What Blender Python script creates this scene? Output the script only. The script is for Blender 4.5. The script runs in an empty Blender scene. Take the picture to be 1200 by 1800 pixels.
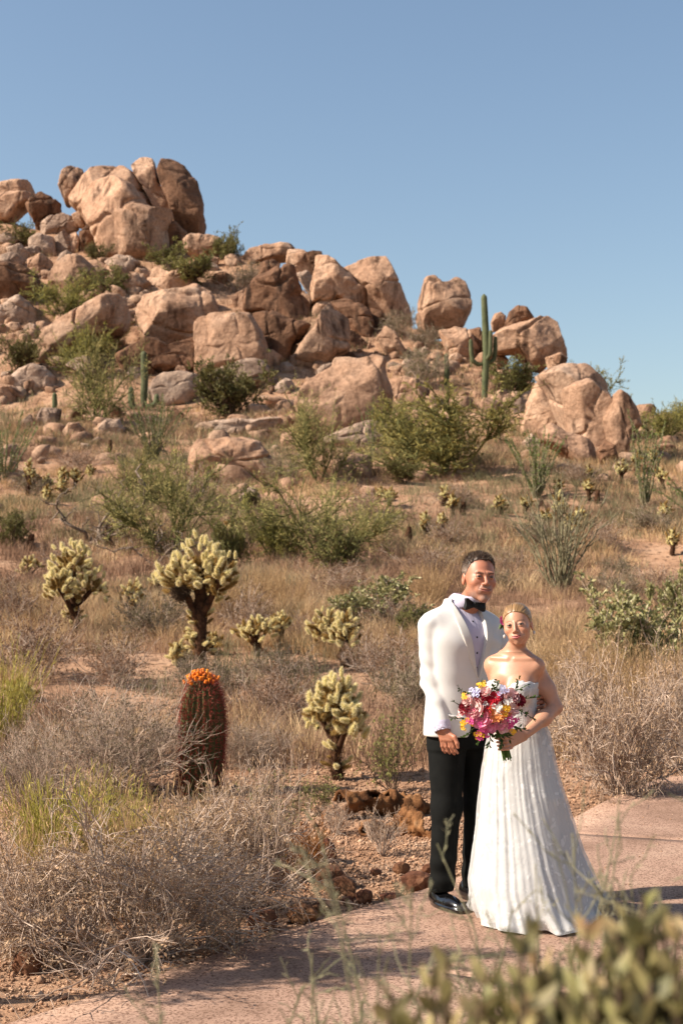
import bpy, math, random
import numpy as np
from mathutils import Vector, Matrix

# ---------------------------------------------------------------- camera, world, sun, exposure
SC = bpy.context.scene
COL = SC.collection
CAM_Z = 1.6
PITCH = math.atan(150 / 2500)
cd = bpy.data.cameras.new('camera')
cam = bpy.data.objects.new('camera', cd)
COL.objects.link(cam)
cam.location = (0, 0, CAM_Z)
cam.rotation_euler = (math.pi / 2 + PITCH, 0, 0)
cd.sensor_fit = 'VERTICAL'
cd.sensor_height = 36
cd.lens = 50
cd.clip_start = 0.05
cd.clip_end = 8000
cd.dof.use_dof = True
cd.dof.focus_distance = 7.15
cd.dof.aperture_fstop = 5.2
SC.camera = cam

SUN_EL = math.radians(39)
SUN_AZ = math.radians(14)          # towards the camera side of due left
sun_from = Vector((-math.cos(SUN_AZ) * math.cos(SUN_EL), -math.sin(SUN_AZ) * math.cos(SUN_EL), math.sin(SUN_EL)))
W = bpy.data.worlds.new('World')
SC.world = W
W.use_nodes = True
wn = W.node_tree.nodes
wl = W.node_tree.links
wn.clear()
sky = wn.new('ShaderNodeTexSky')
sky.sky_type = 'NISHITA'
sky.sun_disc = False
sky.sun_elevation = SUN_EL
sky.sun_rotation = math.atan2(sun_from.x, sun_from.y)
sky.altitude = 800
sky.air_density = 1.35
sky.dust_density = 2.4
sky.ozone_density = 1.0
bg = wn.new('ShaderNodeBackground')
bg.inputs['Strength'].default_value = 0.074
wo = wn.new('ShaderNodeOutputWorld')
wl.new(sky.outputs[0], bg.inputs[0])
wl.new(bg.outputs[0], wo.inputs[0])
sl = bpy.data.lights.new('sun', 'SUN')
sl.energy = 5.0
sl.angle = math.radians(0.53)
sl.color = (1.0, 0.89, 0.76)
so = bpy.data.objects.new('sun', sl)
COL.objects.link(so)
so.rotation_euler = sun_from.to_track_quat('Z', 'Y').to_euler()
so.location = (-20, -10, 30)
SC.view_settings.view_transform = 'Standard'
SC.view_settings.look = 'None'
SC.view_settings.exposure = 1.0
SC.view_settings.gamma = 1.0
SC.view_settings.use_curve_mapping = False

# ---------------------------------------------------------------- helpers
rng = np.random.default_rng(7)
random.seed(7)
CP, SP = math.cos(PITCH), math.sin(PITCH)


def ray(px, row):
    """direction through a photograph pixel, scaled to one metre of depth"""
    u = (px - 600) / 2500
    v = (900 - row) / 2500
    y = CP - v * SP
    return u / y, (SP + v * CP) / y


def at(px, row, Y):
    a, b = ray(px, row)
    return np.array((a * Y, Y, CAM_Z + b * Y))


def hash3(i, j, k, seed):
    h = (i.astype(np.int64) * 374761393 + j.astype(np.int64) * 668265263 + k.astype(np.int64) * 2147483647 + seed * 974634577) & 0xFFFFFFFF
    h = ((h ^ (h >> 13)) * 1274126177) & 0xFFFFFFFF
    h = h ^ (h >> 16)
    return (h & 0xFFFF).astype(np.float32) / 32767.5 - 1.0


def vnoise(P, freq=1.0, seed=0):
    P = np.asarray(P, dtype=np.float32) * freq
    I = np.floor(P)
    F = P - I
    F = F * F * (3 - 2 * F)
    I = I.astype(np.int64)
    out = 0
    for dx in (0, 1):
        wx = F[:, 0] if dx else 1 - F[:, 0]
        for dy in (0, 1):
            wy = F[:, 1] if dy else 1 - F[:, 1]
            for dz in (0, 1):
                wz = F[:, 2] if dz else 1 - F[:, 2]
                out = out + hash3(I[:, 0] + dx, I[:, 1] + dy, I[:, 2] + dz, seed) * wx * wy * wz
    return out


def fbm(P, freq=1.0, octv=4, seed=0, gain=0.5):
    s, a = 0, 1.0
    for o in range(octv):
        s = s + a * vnoise(P, freq, seed + 17 * o)
        freq *= 2.03
        a *= gain
    return s


def make_mesh(name, verts, faces, smooth=False, colors=None):
    """faces: an int array (n,k) or a list of such arrays"""
    if not isinstance(faces, (list, tuple)):
        faces = [faces]
    faces = [np.asarray(f, dtype=np.int32) for f in faces if len(f)]
    me = bpy.data.meshes.new(name)
    v = np.ascontiguousarray(verts, dtype=np.float32)
    me.vertices.add(len(v))
    me.vertices.foreach_set('co', v.ravel())
    loops = np.concatenate([f.ravel() for f in faces])
    tot = np.concatenate([np.full(len(f), f.shape[1], dtype=np.int32) for f in faces])
    start = np.concatenate([[0], np.cumsum(tot)[:-1]]).astype(np.int32)
    me.loops.add(len(loops))
    me.loops.foreach_set('vertex_index', loops)
    me.polygons.add(len(tot))
    me.polygons.foreach_set('loop_start', start)
    if smooth:
        me.polygons.foreach_set('use_smooth', np.ones(len(tot), dtype=bool))
    if colors is not None:
        ca = me.color_attributes.new('Col', 'FLOAT_COLOR', 'POINT')
        c = np.ones((len(v), 4), dtype=np.float32)
        c[:, :3] = colors
        ca.data.foreach_set('color', c.ravel())
    me.update(calc_edges=True)
    me.validate()
    return me


class Acc:
    """collects vertex / face arrays into one mesh"""
    def __init__(self):
        self.v, self.f, self.n = [], {}, 0

    def add(self, verts, faces):
        if not len(verts):
            return self
        faces = np.asarray(faces)
        self.f.setdefault(faces.shape[1], []).append(faces + self.n)
        self.v.append(verts)
        self.n += len(verts)
        return self

    def mesh(self, name, smooth=False):
        return make_mesh(name, np.concatenate(self.v), [np.concatenate(a) for a in self.f.values()], smooth)


def norm(a):
    return a / np.maximum(np.linalg.norm(a, axis=-1, keepdims=True), 1e-9)


def tubes(paths, radii, sides=3, cap=False):
    """paths (N,K,3), radii (N,K) -> verts, quads"""
    paths = np.asarray(paths, dtype=np.float64)
    N, K, _ = paths.shape
    radii = np.broadcast_to(np.asarray(radii, dtype=np.float64), (N, K))
    tan = np.gradient(paths, axis=1) if K > 2 else np.repeat(paths[:, 1:] - paths[:, :1], 2, axis=1)
    tan = norm(tan)
    ref = np.where(np.abs(tan[:, :1, 2:3]) > 0.85, np.array([1.0, 0.13, 0]), np.array([0.0, 0.11, 1.0]))
    ref = np.broadcast_to(ref, tan.shape)
    n1 = norm(np.cross(tan, ref))
    n2 = np.cross(tan, n1)
    ang = np.arange(sides) / sides * 2 * math.pi
    v = paths[:, :, None, :] + radii[:, :, None, None] * (np.cos(ang)[None, None, :, None] * n1[:, :, None, :] + np.sin(ang)[None, None, :, None] * n2[:, :, None, :])
    idx = np.arange(N * K * sides).reshape(N, K, sides)
    a = idx[:, :-1]
    b = idx[:, 1:]
    q = np.stack([a, np.roll(a, -1, axis=2), np.roll(b, -1, axis=2), b], axis=-1).reshape(-1, 4)
    return v.reshape(-1, 3), q


def leaves(pos, dirs, length, width, fold=0.25, r=None):
    """pointed folded leaves: two triangles each"""
    r = r or rng
    N = len(pos)
    dirs = norm(dirs)
    rnd = norm(r.normal(size=(N, 3)))
    side = norm(np.cross(dirs, rnd))
    nor = np.cross(side, dirs)
    L = np.broadcast_to(np.asarray(length, dtype=float), (N,))[:, None]
    Wd = np.broadcast_to(np.asarray(width, dtype=float), (N,))[:, None]
    mid = pos + dirs * L * 0.5
    v = np.stack([pos, mid + side * Wd * 0.5 + nor * Wd * fold, pos + dirs * L, mid - side * Wd * 0.5 + nor * Wd * fold], axis=1)
    i = np.arange(N)[:, None] * 4
    t = np.concatenate([i + np.array([[0, 1, 2]]), i + np.array([[0, 2, 3]])])
    return v.reshape(-1, 3), t


def spikes(pos, dirs, length, width, r=None):
    r = r or rng
    N = len(pos)
    side = norm(np.cross(dirs, norm(r.normal(size=(N, 3)))))
    L = np.broadcast_to(np.asarray(length, dtype=float), (N,))[:, None]
    Wd = np.broadcast_to(np.asarray(width, dtype=float), (N,))[:, None]
    v = np.stack([pos - side * Wd * .5, pos + side * Wd * .5, pos + dirs * L], axis=1)
    return v.reshape(-1, 3), np.arange(N * 3).reshape(N, 3)


def link(o, parent=None, kind=None):
    COL.objects.link(o)
    if parent is not None:
        o.parent = parent
    if kind:
        o['kind'] = kind
    return o


def part(name, me, m, parent, loc=(0, 0, 0)):
    o = bpy.data.objects.new(name, me)
    o.location = tuple(float(c) for c in loc)
    if m is not None and not me.materials:
        me.materials.append(m)
    return link(o, parent)


def tag(o, label, cat, group=None):
    o['label'] = label
    o['category'] = cat
    if group:
        o['group'] = group
    return o


def thing(name, label, cat, loc=(0, 0, 0), rz=0.0, group=None, scale=1.0):
    o = bpy.data.objects.new(name, None)
    o.location = tuple(float(c) for c in loc)
    o.rotation_euler = (0, 0, rz)
    o.scale = (scale,) * 3 if np.isscalar(scale) else tuple(float(s) for s in scale)
    o.empty_display_size = 0.1
    link(o)
    return tag(o, label, cat, group)


# ---------------------------------------------------------------- materials
def srgb(r, g, b):
    f = lambda c: (c / 255) / 12.92 if c / 255 <= 0.04045 else ((c / 255 + 0.055) / 1.055) ** 2.4
    return (f(r), f(g), f(b), 1)


MATS = {}
KALB = 0.64           # the colours below were read off sunlit surfaces; this brings them to real reflectances


def mat(name, cols, scale=4.0, rough=0.8, bump=0.0, bscale=30.0, island=0.0, objrand=0.0, transl=0.0, spec=0.25,
        detail=5, coords='Object', ramp=(0.3, 0.7), vcol=False, sss=0.0, speck=None, sheen=0.0, bdist=0.02, coat=0.0, stretch=None, k=None):
    """procedural surface: a noise-driven colour ramp, per-piece variation and fine relief"""
    if name in MATS:
        return MATS[name]
    k = KALB if k is None else k
    cols = [tuple(v * k for v in c[:3]) for c in cols]
    m = bpy.data.materials.new(name)
    m.use_nodes = True
    nt = m.node_tree
    nd, lk = nt.nodes, nt.links
    b = nd['Principled BSDF']
    b.inputs['Roughness'].default_value = rough
    b.inputs['Specular IOR Level'].default_value = spec
    tc = nd.new('ShaderNodeTexCoord')
    vec = tc.outputs[coords]
    if stretch:
        mp = nd.new('ShaderNodeMapping')
        mp.inputs['Scale'].default_value = stretch
        lk.new(vec, mp.inputs['Vector'])
        vec = mp.outputs[0]
    if vcol:
        va = nd.new('ShaderNodeVertexColor')
        va.layer_name = 'Col'
        colr = va.outputs[0]
    else:
        nz = nd.new('ShaderNodeTexNoise')
        nz.inputs['Scale'].default_value = scale
        nz.inputs['Detail'].default_value = detail
        nz.inputs['Roughness'].default_value = 0.6
        lk.new(vec, nz.inputs['Vector'])
        rp = nd.new('ShaderNodeValToRGB')
        els = rp.color_ramp.elements
        while len(els) < len(cols):
            els.new(0.5)
        for i, c in enumerate(cols):
            els[i].position = ramp[0] + (ramp[1] - ramp[0]) * (i / max(1, len(cols) - 1))
            els[i].color = c if len(c) == 4 else (*c, 1)
        lk.new(nz.outputs['Fac'], rp.inputs['Fac'])
        colr = rp.outputs[0]
    if speck:
        sc_, thr, sc_col = speck
        vz = nd.new('ShaderNodeTexVoronoi')
        vz.inputs['Scale'].default_value = sc_
        lk.new(vec, vz.inputs['Vector'])
        sep = nd.new('ShaderNodeSeparateColor')
        lk.new(vz.outputs['Color'], sep.inputs[0])
        mr = nd.new('ShaderNodeMapRange')
        mr.inputs['From Min'].default_value = thr
        mr.inputs['From Max'].default_value = 1.0
        lk.new(sep.outputs[0], mr.inputs['Value'])
        mx = nd.new('ShaderNodeMix')
        mx.data_type = 'RGBA'
        lk.new(mr.outputs[0], mx.inputs['Factor'])
        lk.new(colr, mx.inputs['A'])
        mx.inputs['B'].default_value = (sc_col[0] * k, sc_col[1] * k, sc_col[2] * k, 1)
        colr = mx.outputs['Result']
    if island or objrand:
        hs = nd.new('ShaderNodeHueSaturation')
        lk.new(colr, hs.inputs['Color'])
        if island:
            g = nd.new('ShaderNodeNewGeometry')
            mr = nd.new('ShaderNodeMapRange')
            mr.inputs['To Min'].default_value = 1 - island
            mr.inputs['To Max'].default_value = 1 + island
            lk.new(g.outputs['Random Per Island'], mr.inputs['Value'])
            val = mr.outputs[0]
        if objrand:
            oi = nd.new('ShaderNodeObjectInfo')
            mr2 = nd.new('ShaderNodeMapRange')
            mr2.inputs['To Min'].default_value = 1 - objrand
            mr2.inputs['To Max'].default_value = 1 + objrand
            lk.new(oi.outputs['Random'], mr2.inputs['Value'])
            mr3 = nd.new('ShaderNodeMapRange')
            mr3.inputs['To Min'].default_value = 0.5 - objrand * 0.06
            mr3.inputs['To Max'].default_value = 0.5 + objrand * 0.06
            lk.new(oi.outputs['Random'], mr3.inputs['Value'])
            lk.new(mr3.outputs[0], hs.inputs['Hue'])
            if island:
                mm = nd.new('ShaderNodeMath')
                mm.operation = 'MULTIPLY'
                lk.new(val, mm.inputs[0])
                lk.new(mr2.outputs[0], mm.inputs[1])
                val = mm.outputs[0]
            else:
                val = mr2.outputs[0]
        lk.new(val, hs.inputs['Value'])
        colr = hs.outputs[0]
    lk.new(colr, b.inputs['Base Color'])
    if bump:
        bn = nd.new('ShaderNodeTexNoise')
        bn.inputs['Scale'].default_value = bscale
        bn.inputs['Detail'].default_value = 8
        bn.inputs['Roughness'].default_value = 0.65
        lk.new(vec, bn.inputs['Vector'])
        bp = nd.new('ShaderNodeBump')
        bp.inputs['Strength'].default_value = bump
        bp.inputs['Distance'].default_value = bdist
        lk.new(bn.outputs['Fac'], bp.inputs['Height'])
        lk.new(bp.outputs[0], b.inputs['Normal'])
    if sss:
        b.inputs['Subsurface Weight'].default_value = sss
        b.inputs['Subsurface Radius'].default_value = (0.012, 0.005, 0.003)
        b.inputs['Subsurface Scale'].default_value = 1.0
    if sheen:
        b.inputs['Sheen Weight'].default_value = sheen
    if coat:
        b.inputs['Coat Weight'].default_value = coat
        b.inputs['Coat Roughness'].default_value = 0.08
    if transl:
        tr = nd.new('ShaderNodeBsdfTranslucent')
        lk.new(colr, tr.inputs['Color'])
        ms = nd.new('ShaderNodeMixShader')
        ms.inputs[0].default_value = transl
        lk.new(b.outputs[0], ms.inputs[1])
        lk.new(tr.outputs[0], ms.inputs[2])
        lk.new(ms.outputs[0], nd['Material Output'].inputs['Surface'])
    MATS[name] = m
    return m


# ---------------------------------------------------------------- terrain
PY = np.array([-10, 0, 12.5, 16, 20, 26, 33, 39, 45, 55, 70, 85, 100, 115, 130])
PZ = np.array([0, 0, 0.0, .24, .62, 1.08, 1.65, 2.55, 3.65, 5.8, 9.2, 13.5, 21.0, 29.5, 37.0])
CU = (np.array([-900, 0, 350, 500, 600, 720, 850, 1000, 1200, 1700]) - 600) / 2500
CY = np.array([130, 126, 119, 110, 104, 99, 92, 87, 79, 66])
PZ = PZ + 0.0
_py = np.linspace(-10, 130, 1401)
_pz = np.interp(_py, PY, PZ)
_k = np.hanning(61)
_k /= _k.sum()
_pz = np.convolve(np.pad(_pz, 30, mode='edge'), _k, mode='valid')


def crestY(u):
    return np.interp(u, CU, CY)


def terrain(X, Y):
    X = np.asarray(X, dtype=float)
    Y = np.asarray(Y, dtype=float)
    u = X / np.maximum(Y, 1.0)
    yc = crestY(u)
    d = Y - yc
    ye = np.where(d < 0, Y, yc)
    z = np.interp(ye, _py, _pz)
    z = np.where(d > 0, z - 0.32 * np.maximum(d, 0) - 0.0, z)
    z = np.maximum(z, np.where(d > 0, 0.0, -1))
    side = np.clip((np.abs(X) - 90) / 160, 0, 1)
    z = z * (1 - side * side * (3 - 2 * side))
    sh = X.shape
    P = np.stack([X.ravel(), Y.ravel(), np.zeros(X.size)], axis=1)
    w = np.clip((Y.ravel() - 11) / 25, 0, 1) * np.clip((400 - np.abs(Y.ravel())) / 200, 0, 1)
    w2 = np.clip((Y.ravel() - 9.5) / 8, 0, 1) * np.clip((400 - np.abs(Y.ravel())) / 200, 0, 1)
    n = (fbm(P, 0.13, 3, 3) * 0.42 + fbm(P, 0.6, 3, 9) * 0.10) * w + fbm(P, 1.7, 2, 5) * 0.03 * w2
    return z + n.reshape(sh)


def gz(x, y):
    return float(terrain(np.array([x]), np.array([y]))[0])


_ys = np.concatenate([np.arange(3.5, 20, .04), np.arange(20, 60, .1), np.arange(60, 126, .2)])


def gp(px, row):
    """the ground point seen at a photograph pixel"""
    a, b = ray(px, row)
    z = terrain(a * _ys, _ys)
    hit = np.nonzero(CAM_Z + b * _ys <= z)[0]
    Y = _ys[hit[0]] if len(hit) else float(crestY(a)) - 0.5
    return np.array((a * Y, Y, gz(a * Y, Y)))


SOIL = [srgb(158, 118, 90), srgb(196, 154, 122), srgb(214, 174, 142)]
m_soil = mat('soil', SOIL, scale=0.9, rough=0.95, bump=0.9, bscale=14, spec=0.1, coords='Object', bdist=0.05, speck=(9, 0.75, srgb(120, 92, 72)))

xs = np.concatenate([-np.geomspace(40, 3000, 14)[::-1], np.arange(-38, -6, .8), np.arange(-6, 6, .12), np.arange(6, 38.1, .8), np.geomspace(40, 3000, 14)])
ys = np.concatenate([-np.geomspace(4, 3000, 12)[::-1], np.arange(-3, 3, .5), np.arange(3, 18, .11), np.arange(18, 45, .35), np.arange(45, 130, .7), np.arange(130, 220, 5), np.geomspace(230, 4000, 14)])
GX, GY = np.meshgrid(xs, ys)
GZ = terrain(GX, GY)
nv, nu = GX.shape
ii = np.arange(nv * nu).reshape(nv, nu)
gf = np.stack([ii[:-1, :-1], ii[:-1, 1:], ii[1:, 1:], ii[1:, :-1]], axis=-1).reshape(-1, 4)
# a shallow bed is left under the path so that the slabs rise from the gravel
ground = bpy.data.objects.new('ground', make_mesh('ground', np.stack([GX, GY, GZ - 0.012], axis=-1).reshape(-1, 3), gf, smooth=True))
ground.data.materials.append(m_soil)
link(ground, kind='structure')

# ---------------------------------------------------------------- path: pinkish exposed-aggregate slabs between saw-cut joints
FAR = np.array([(-3.6, 2.6), (-2.3, 4.0), (-1.21, 5.37), (-.975, 5.75), (-.74, 6.06), (-.5, 6.52), (-.07, 7.12), (.53, 7.86), (1.1, 8.95), (1.66, 10.3), (2.32, 11.75), (3.3, 13.4), (4.9, 15.1), (7.5, 16.6)])


def resample(P, n):
    d = np.concatenate([[0], np.cumsum(np.linalg.norm(np.diff(P, axis=0), axis=1))])
    t = np.linspace(0, d[-1], n)
    q = np.stack([np.interp(t, d, P[:, i]) for i in range(P.shape[1])], axis=1)
    return q


FARs = resample(FAR, 160)
for _ in range(25):
    FARs[1:-1] = FARs[1:-1] * .5 + (FARs[:-2] + FARs[2:]) * .25
tg = norm(np.gradient(FARs, axis=0))
nr = np.stack([tg[:, 1], -tg[:, 0]], axis=1)
PW = 2.55
m_path = mat('pink_aggregate', [srgb(162, 130, 110), srgb(196, 160, 138), srgb(212, 178, 154)], scale=1.4, rough=0.9, bump=0.55, bscale=160, spec=0.15, bdist=0.006, speck=(120, 0.5, srgb(116, 86, 70)))
m_bed = mat('path_bed', [srgb(96, 74, 60), srgb(120, 94, 76)], rough=0.95)


def path_strip(i0, i1, inset, z0, z1, ncross=9):
    rows = []
    for i in range(i0, i1 + 1):
        t = np.linspace(inset, PW - inset, ncross)
        c = FARs[i][None] + nr[i][None] * t[:, None]
        if i == i0:
            c = c + tg[i] * inset
        if i == i1:
            c = c - tg[i] * inset
        rows.append(c)
    R = np.array(rows)
    n, k, _ = R.shape
    top = np.concatenate([R, np.full((n, k, 1), z1)], axis=2).reshape(-1, 3)
    bot = np.concatenate([R, np.full((n, k, 1), z0)], axis=2).reshape(-1, 3)
    idx = np.arange(n * k).reshape(n, k)
    q = [np.stack([idx[:-1, :-1], idx[:-1, 1:], idx[1:, 1:], idx[1:, :-1]], axis=-1).reshape(-1, 4)]
    ring = np.concatenate([idx[0, :], idx[1:, -1], idx[-1, ::-1][1:], idx[::-1, 0][1:-1]])
    r2 = np.roll(ring, -1)
    q.append(np.stack([ring, ring + n * k, r2 + n * k, r2], axis=-1))
    return np.concatenate([top, bot]), np.concatenate(q)


v, f = path_strip(0, 159, 0.03, -0.1, 0.016)
path = bpy.data.objects.new('path', make_mesh('path', v, f))
path.data.materials.append(m_bed)
link(path, kind='structure')
for a, b in ((0, 22), (22, 45), (45, 76), (76, 101), (101, 128), (128, 159)):
    v, f = path_strip(a, b, 0.0018, -0.08, 0.026)
    part('slab', make_mesh('slab', v, f), m_path, path)


def on_path(x, y, pad=0.0):
    d = (x[:, None] - FARs[None, :, 0]) ** 2 + (y[:, None] - FARs[None, :, 1]) ** 2
    j = d.argmin(axis=1)
    s = (x - FARs[j, 0]) * nr[j, 0] + (y - FARs[j, 1]) * nr[j, 1]
    return (s > -pad) & (s < PW + pad)

# ---------------------------------------------------------------- gravel and dry grass (uncountable)
def pebbles(N, xr, yr, rmin, rmax, seed, path_only=False):
    r = np.random.default_rng(seed)
    x = r.uniform(*xr, N)
    y = r.uniform(*yr, N)
    keep = on_path(x, y, -.01) & (r.uniform(size=N) < .15 + .85 * ~on_path(x, y, -.16)) if path_only else ~on_path(x, y, -0.02)
    x, y = x[keep], y[keep]
    n = len(x)
    o = np.array([(1, 0, 0), (-1, 0, 0), (0, 1, 0), (0, -1, 0), (0, 0, 1), (0, 0, -1)], float)
    s = r.uniform(rmin, rmax, (n, 1, 1)) * r.uniform(.6, 1.3, (n, 1, 3)) * np.array([1, 1, .7])
    v = o[None] * s * r.uniform(.7, 1.25, (n, 6, 1)) + r.normal(size=(n, 6, 3)) * s * .18
    a = r.uniform(0, 6.28, n)
    c, sn = np.cos(a), np.sin(a)
    vx = v[..., 0] * c[:, None] - v[..., 1] * sn[:, None]
    vy = v[..., 0] * sn[:, None] + v[..., 1] * c[:, None]
    v = np.stack([vx, vy, v[..., 2]], axis=-1)
    v += np.stack([x, y, (np.full(n, .026) if path_only else terrain(x, y) - .008) + s[:, 0, 2] * .3], axis=-1)[:, None]
    t = np.array([(0, 2, 4), (2, 1, 4), (1, 3, 4), (3, 0, 4), (2, 0, 5), (1, 2, 5), (3, 1, 5), (0, 3, 5)])
    f = (np.arange(n)[:, None, None] * 6 + t[None]).reshape(-1, 3)
    return v.reshape(-1, 3), f


m_gravel = mat('gravel', [srgb(150, 112, 86), srgb(190, 150, 120), srgb(222, 188, 158)], scale=3, rough=0.9, island=0.35, spec=0.15)
A = Acc()
A.add(*pebbles(42000, (-3.2, 2.6), (4.8, 10.5), .004, .012, 1))
A.add(*pebbles(26000, (-4.2, 4.6), (8, 15), .006, .016, 2))
A.add(*pebbles(1600, (-3, 4.5), (5, 17), .014, .034, 3))
A.add(*pebbles(5200, (-2.2, 4), (5, 13), .003, .009, 4, True))
g = bpy.data.objects.new('gravel', A.mesh('gravel'))
g.data.materials.append(m_gravel)
link(g, kind='stuff')
tag(g, 'pale tan crushed gravel and pebbles spread beside the path', 'gravel')


def clumps(cx, cy, h, nb, spread, r, lean=.5, width=.006):
    """dry tufts: nb narrow bent blades round each centre"""
    n = len(cx)
    N = n * nb
    base = np.stack([np.repeat(cx, nb), np.repeat(cy, nb)], axis=1)
    hh = np.repeat(h, nb) * r.uniform(.45, 1.1, N)
    off = r.normal(size=(N, 2)) * (np.repeat(spread, nb)[:, None]) * .45
    b = base + off
    z = terrain(b[:, 0], b[:, 1]) - .01
    d = off / np.maximum(np.repeat(spread, nb)[:, None], 1e-3) * lean + r.normal(size=(N, 2)) * lean * .55
    a = r.uniform(0, 6.28, N)
    side = np.stack([np.cos(a), np.sin(a), np.zeros(N)], axis=1) * (np.repeat(np.broadcast_to(width, (n,)), nb)[:, None])
    p0 = np.stack([b[:, 0], b[:, 1], z], axis=1)
    p1 = p0 + np.stack([d[:, 0] * hh * .4, d[:, 1] * hh * .4, hh * .6], axis=1)
    p2 = p0 + np.stack([d[:, 0] * hh * 1.1, d[:, 1] * hh * 1.1, hh * .98], axis=1)
    v = np.stack([p0 - side, p0 + side, p1 - side * .8, p1 + side * .8, p2], axis=1).reshape(-1, 3)
    i = np.arange(N)[:, None] * 5
    return v, i + np.array([[0, 1, 3, 2]]), i + np.array([[2, 3, 4]])


def polar(N, y0, y1, r, umax=.42, power=1.0):
    Y = y0 + (y1 - y0) * r.uniform(size=N) ** power
    X = r.uniform(-umax, umax, N) * Y
    return X, Y


def grass_field(name, label, m, sets, seed):
    r = np.random.default_rng(seed)
    A = Acc()
    for (N, y0, y1, h, nb, sp, wd, thr, ns) in sets:
        X, Y = polar(N, y0, y1, r)
        P = np.stack([X, Y, 0 * X], axis=1)
        keep = (fbm(P, .16, 3, ns) + .35 * vnoise(P, .9, ns + 3) > thr) & (Y < crestY(X / Y) + 4) & ~on_path(X, Y, .25)
        X, Y = X[keep], Y[keep]
        hh = h * r.uniform(.55, 1.35, len(X))
        v, q, t = clumps(X, Y, hh, nb, np.full(len(X), sp) * r.uniform(.6, 1.5, len(X)), r, .5, wd)
        n0 = A.n
        A.add(v, q)
        A.f.setdefault(3, []).append(t + n0)
    o = bpy.data.objects.new(name, A.mesh(name))
    o.data.materials.append(m)
    link(o, kind='stuff')
    return tag(o, label, 'grass' if 'grass' in name else 'scrub')


m_straw = mat('straw', [srgb(180, 144, 102), srgb(210, 176, 132), srgb(226, 198, 158)], k=.74, scale=.35, rough=.85, island=.25, transl=.25, spec=.15)
m_scrub = mat('scrub', [srgb(118, 92, 76), srgb(164, 132, 108), srgb(194, 158, 128)], k=.70, scale=.3, rough=.9, island=.3, transl=.15, spec=.1)
m_graygreen = mat('graygreen', [srgb(112, 110, 80), srgb(150, 142, 106), srgb(176, 160, 128)], scale=.3, rough=.9, island=.3, transl=.2, spec=.1)
grass_field('dry_grass', 'straw coloured dry grass growing in patches over the slope', m_straw, [
    (4200, 13.5, 34, .38, 38, .17, .0035, -.2, 31), (8500, 30, 75, .42, 22, .26, .007, .12, 31), (3600, 70, 118, .42, 14, .3, .013, .0, 31)], 11)
grass_field('low_scrub', 'low grey brown twiggy scrub covering the hillside', m_scrub, [
    (3200, 13, 34, .34, 40, .2, .003, -.15, 47), (8000, 30, 75, .42, 26, .32, .007, -.05, 47), (5000, 70, 120, .5, 14, .45, .014, -.2, 47)], 12)
grass_field('green_undergrowth', 'sparse grey green undergrowth among the dry grass', m_graygreen, [
    (1600, 14, 34, .34, 36, .2, .003, .1, 71), (6500, 30, 75, .45, 26, .34, .007, .0, 71), (3000, 70, 120, .55, 14, .45, .015, .0, 71)], 13)

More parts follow.
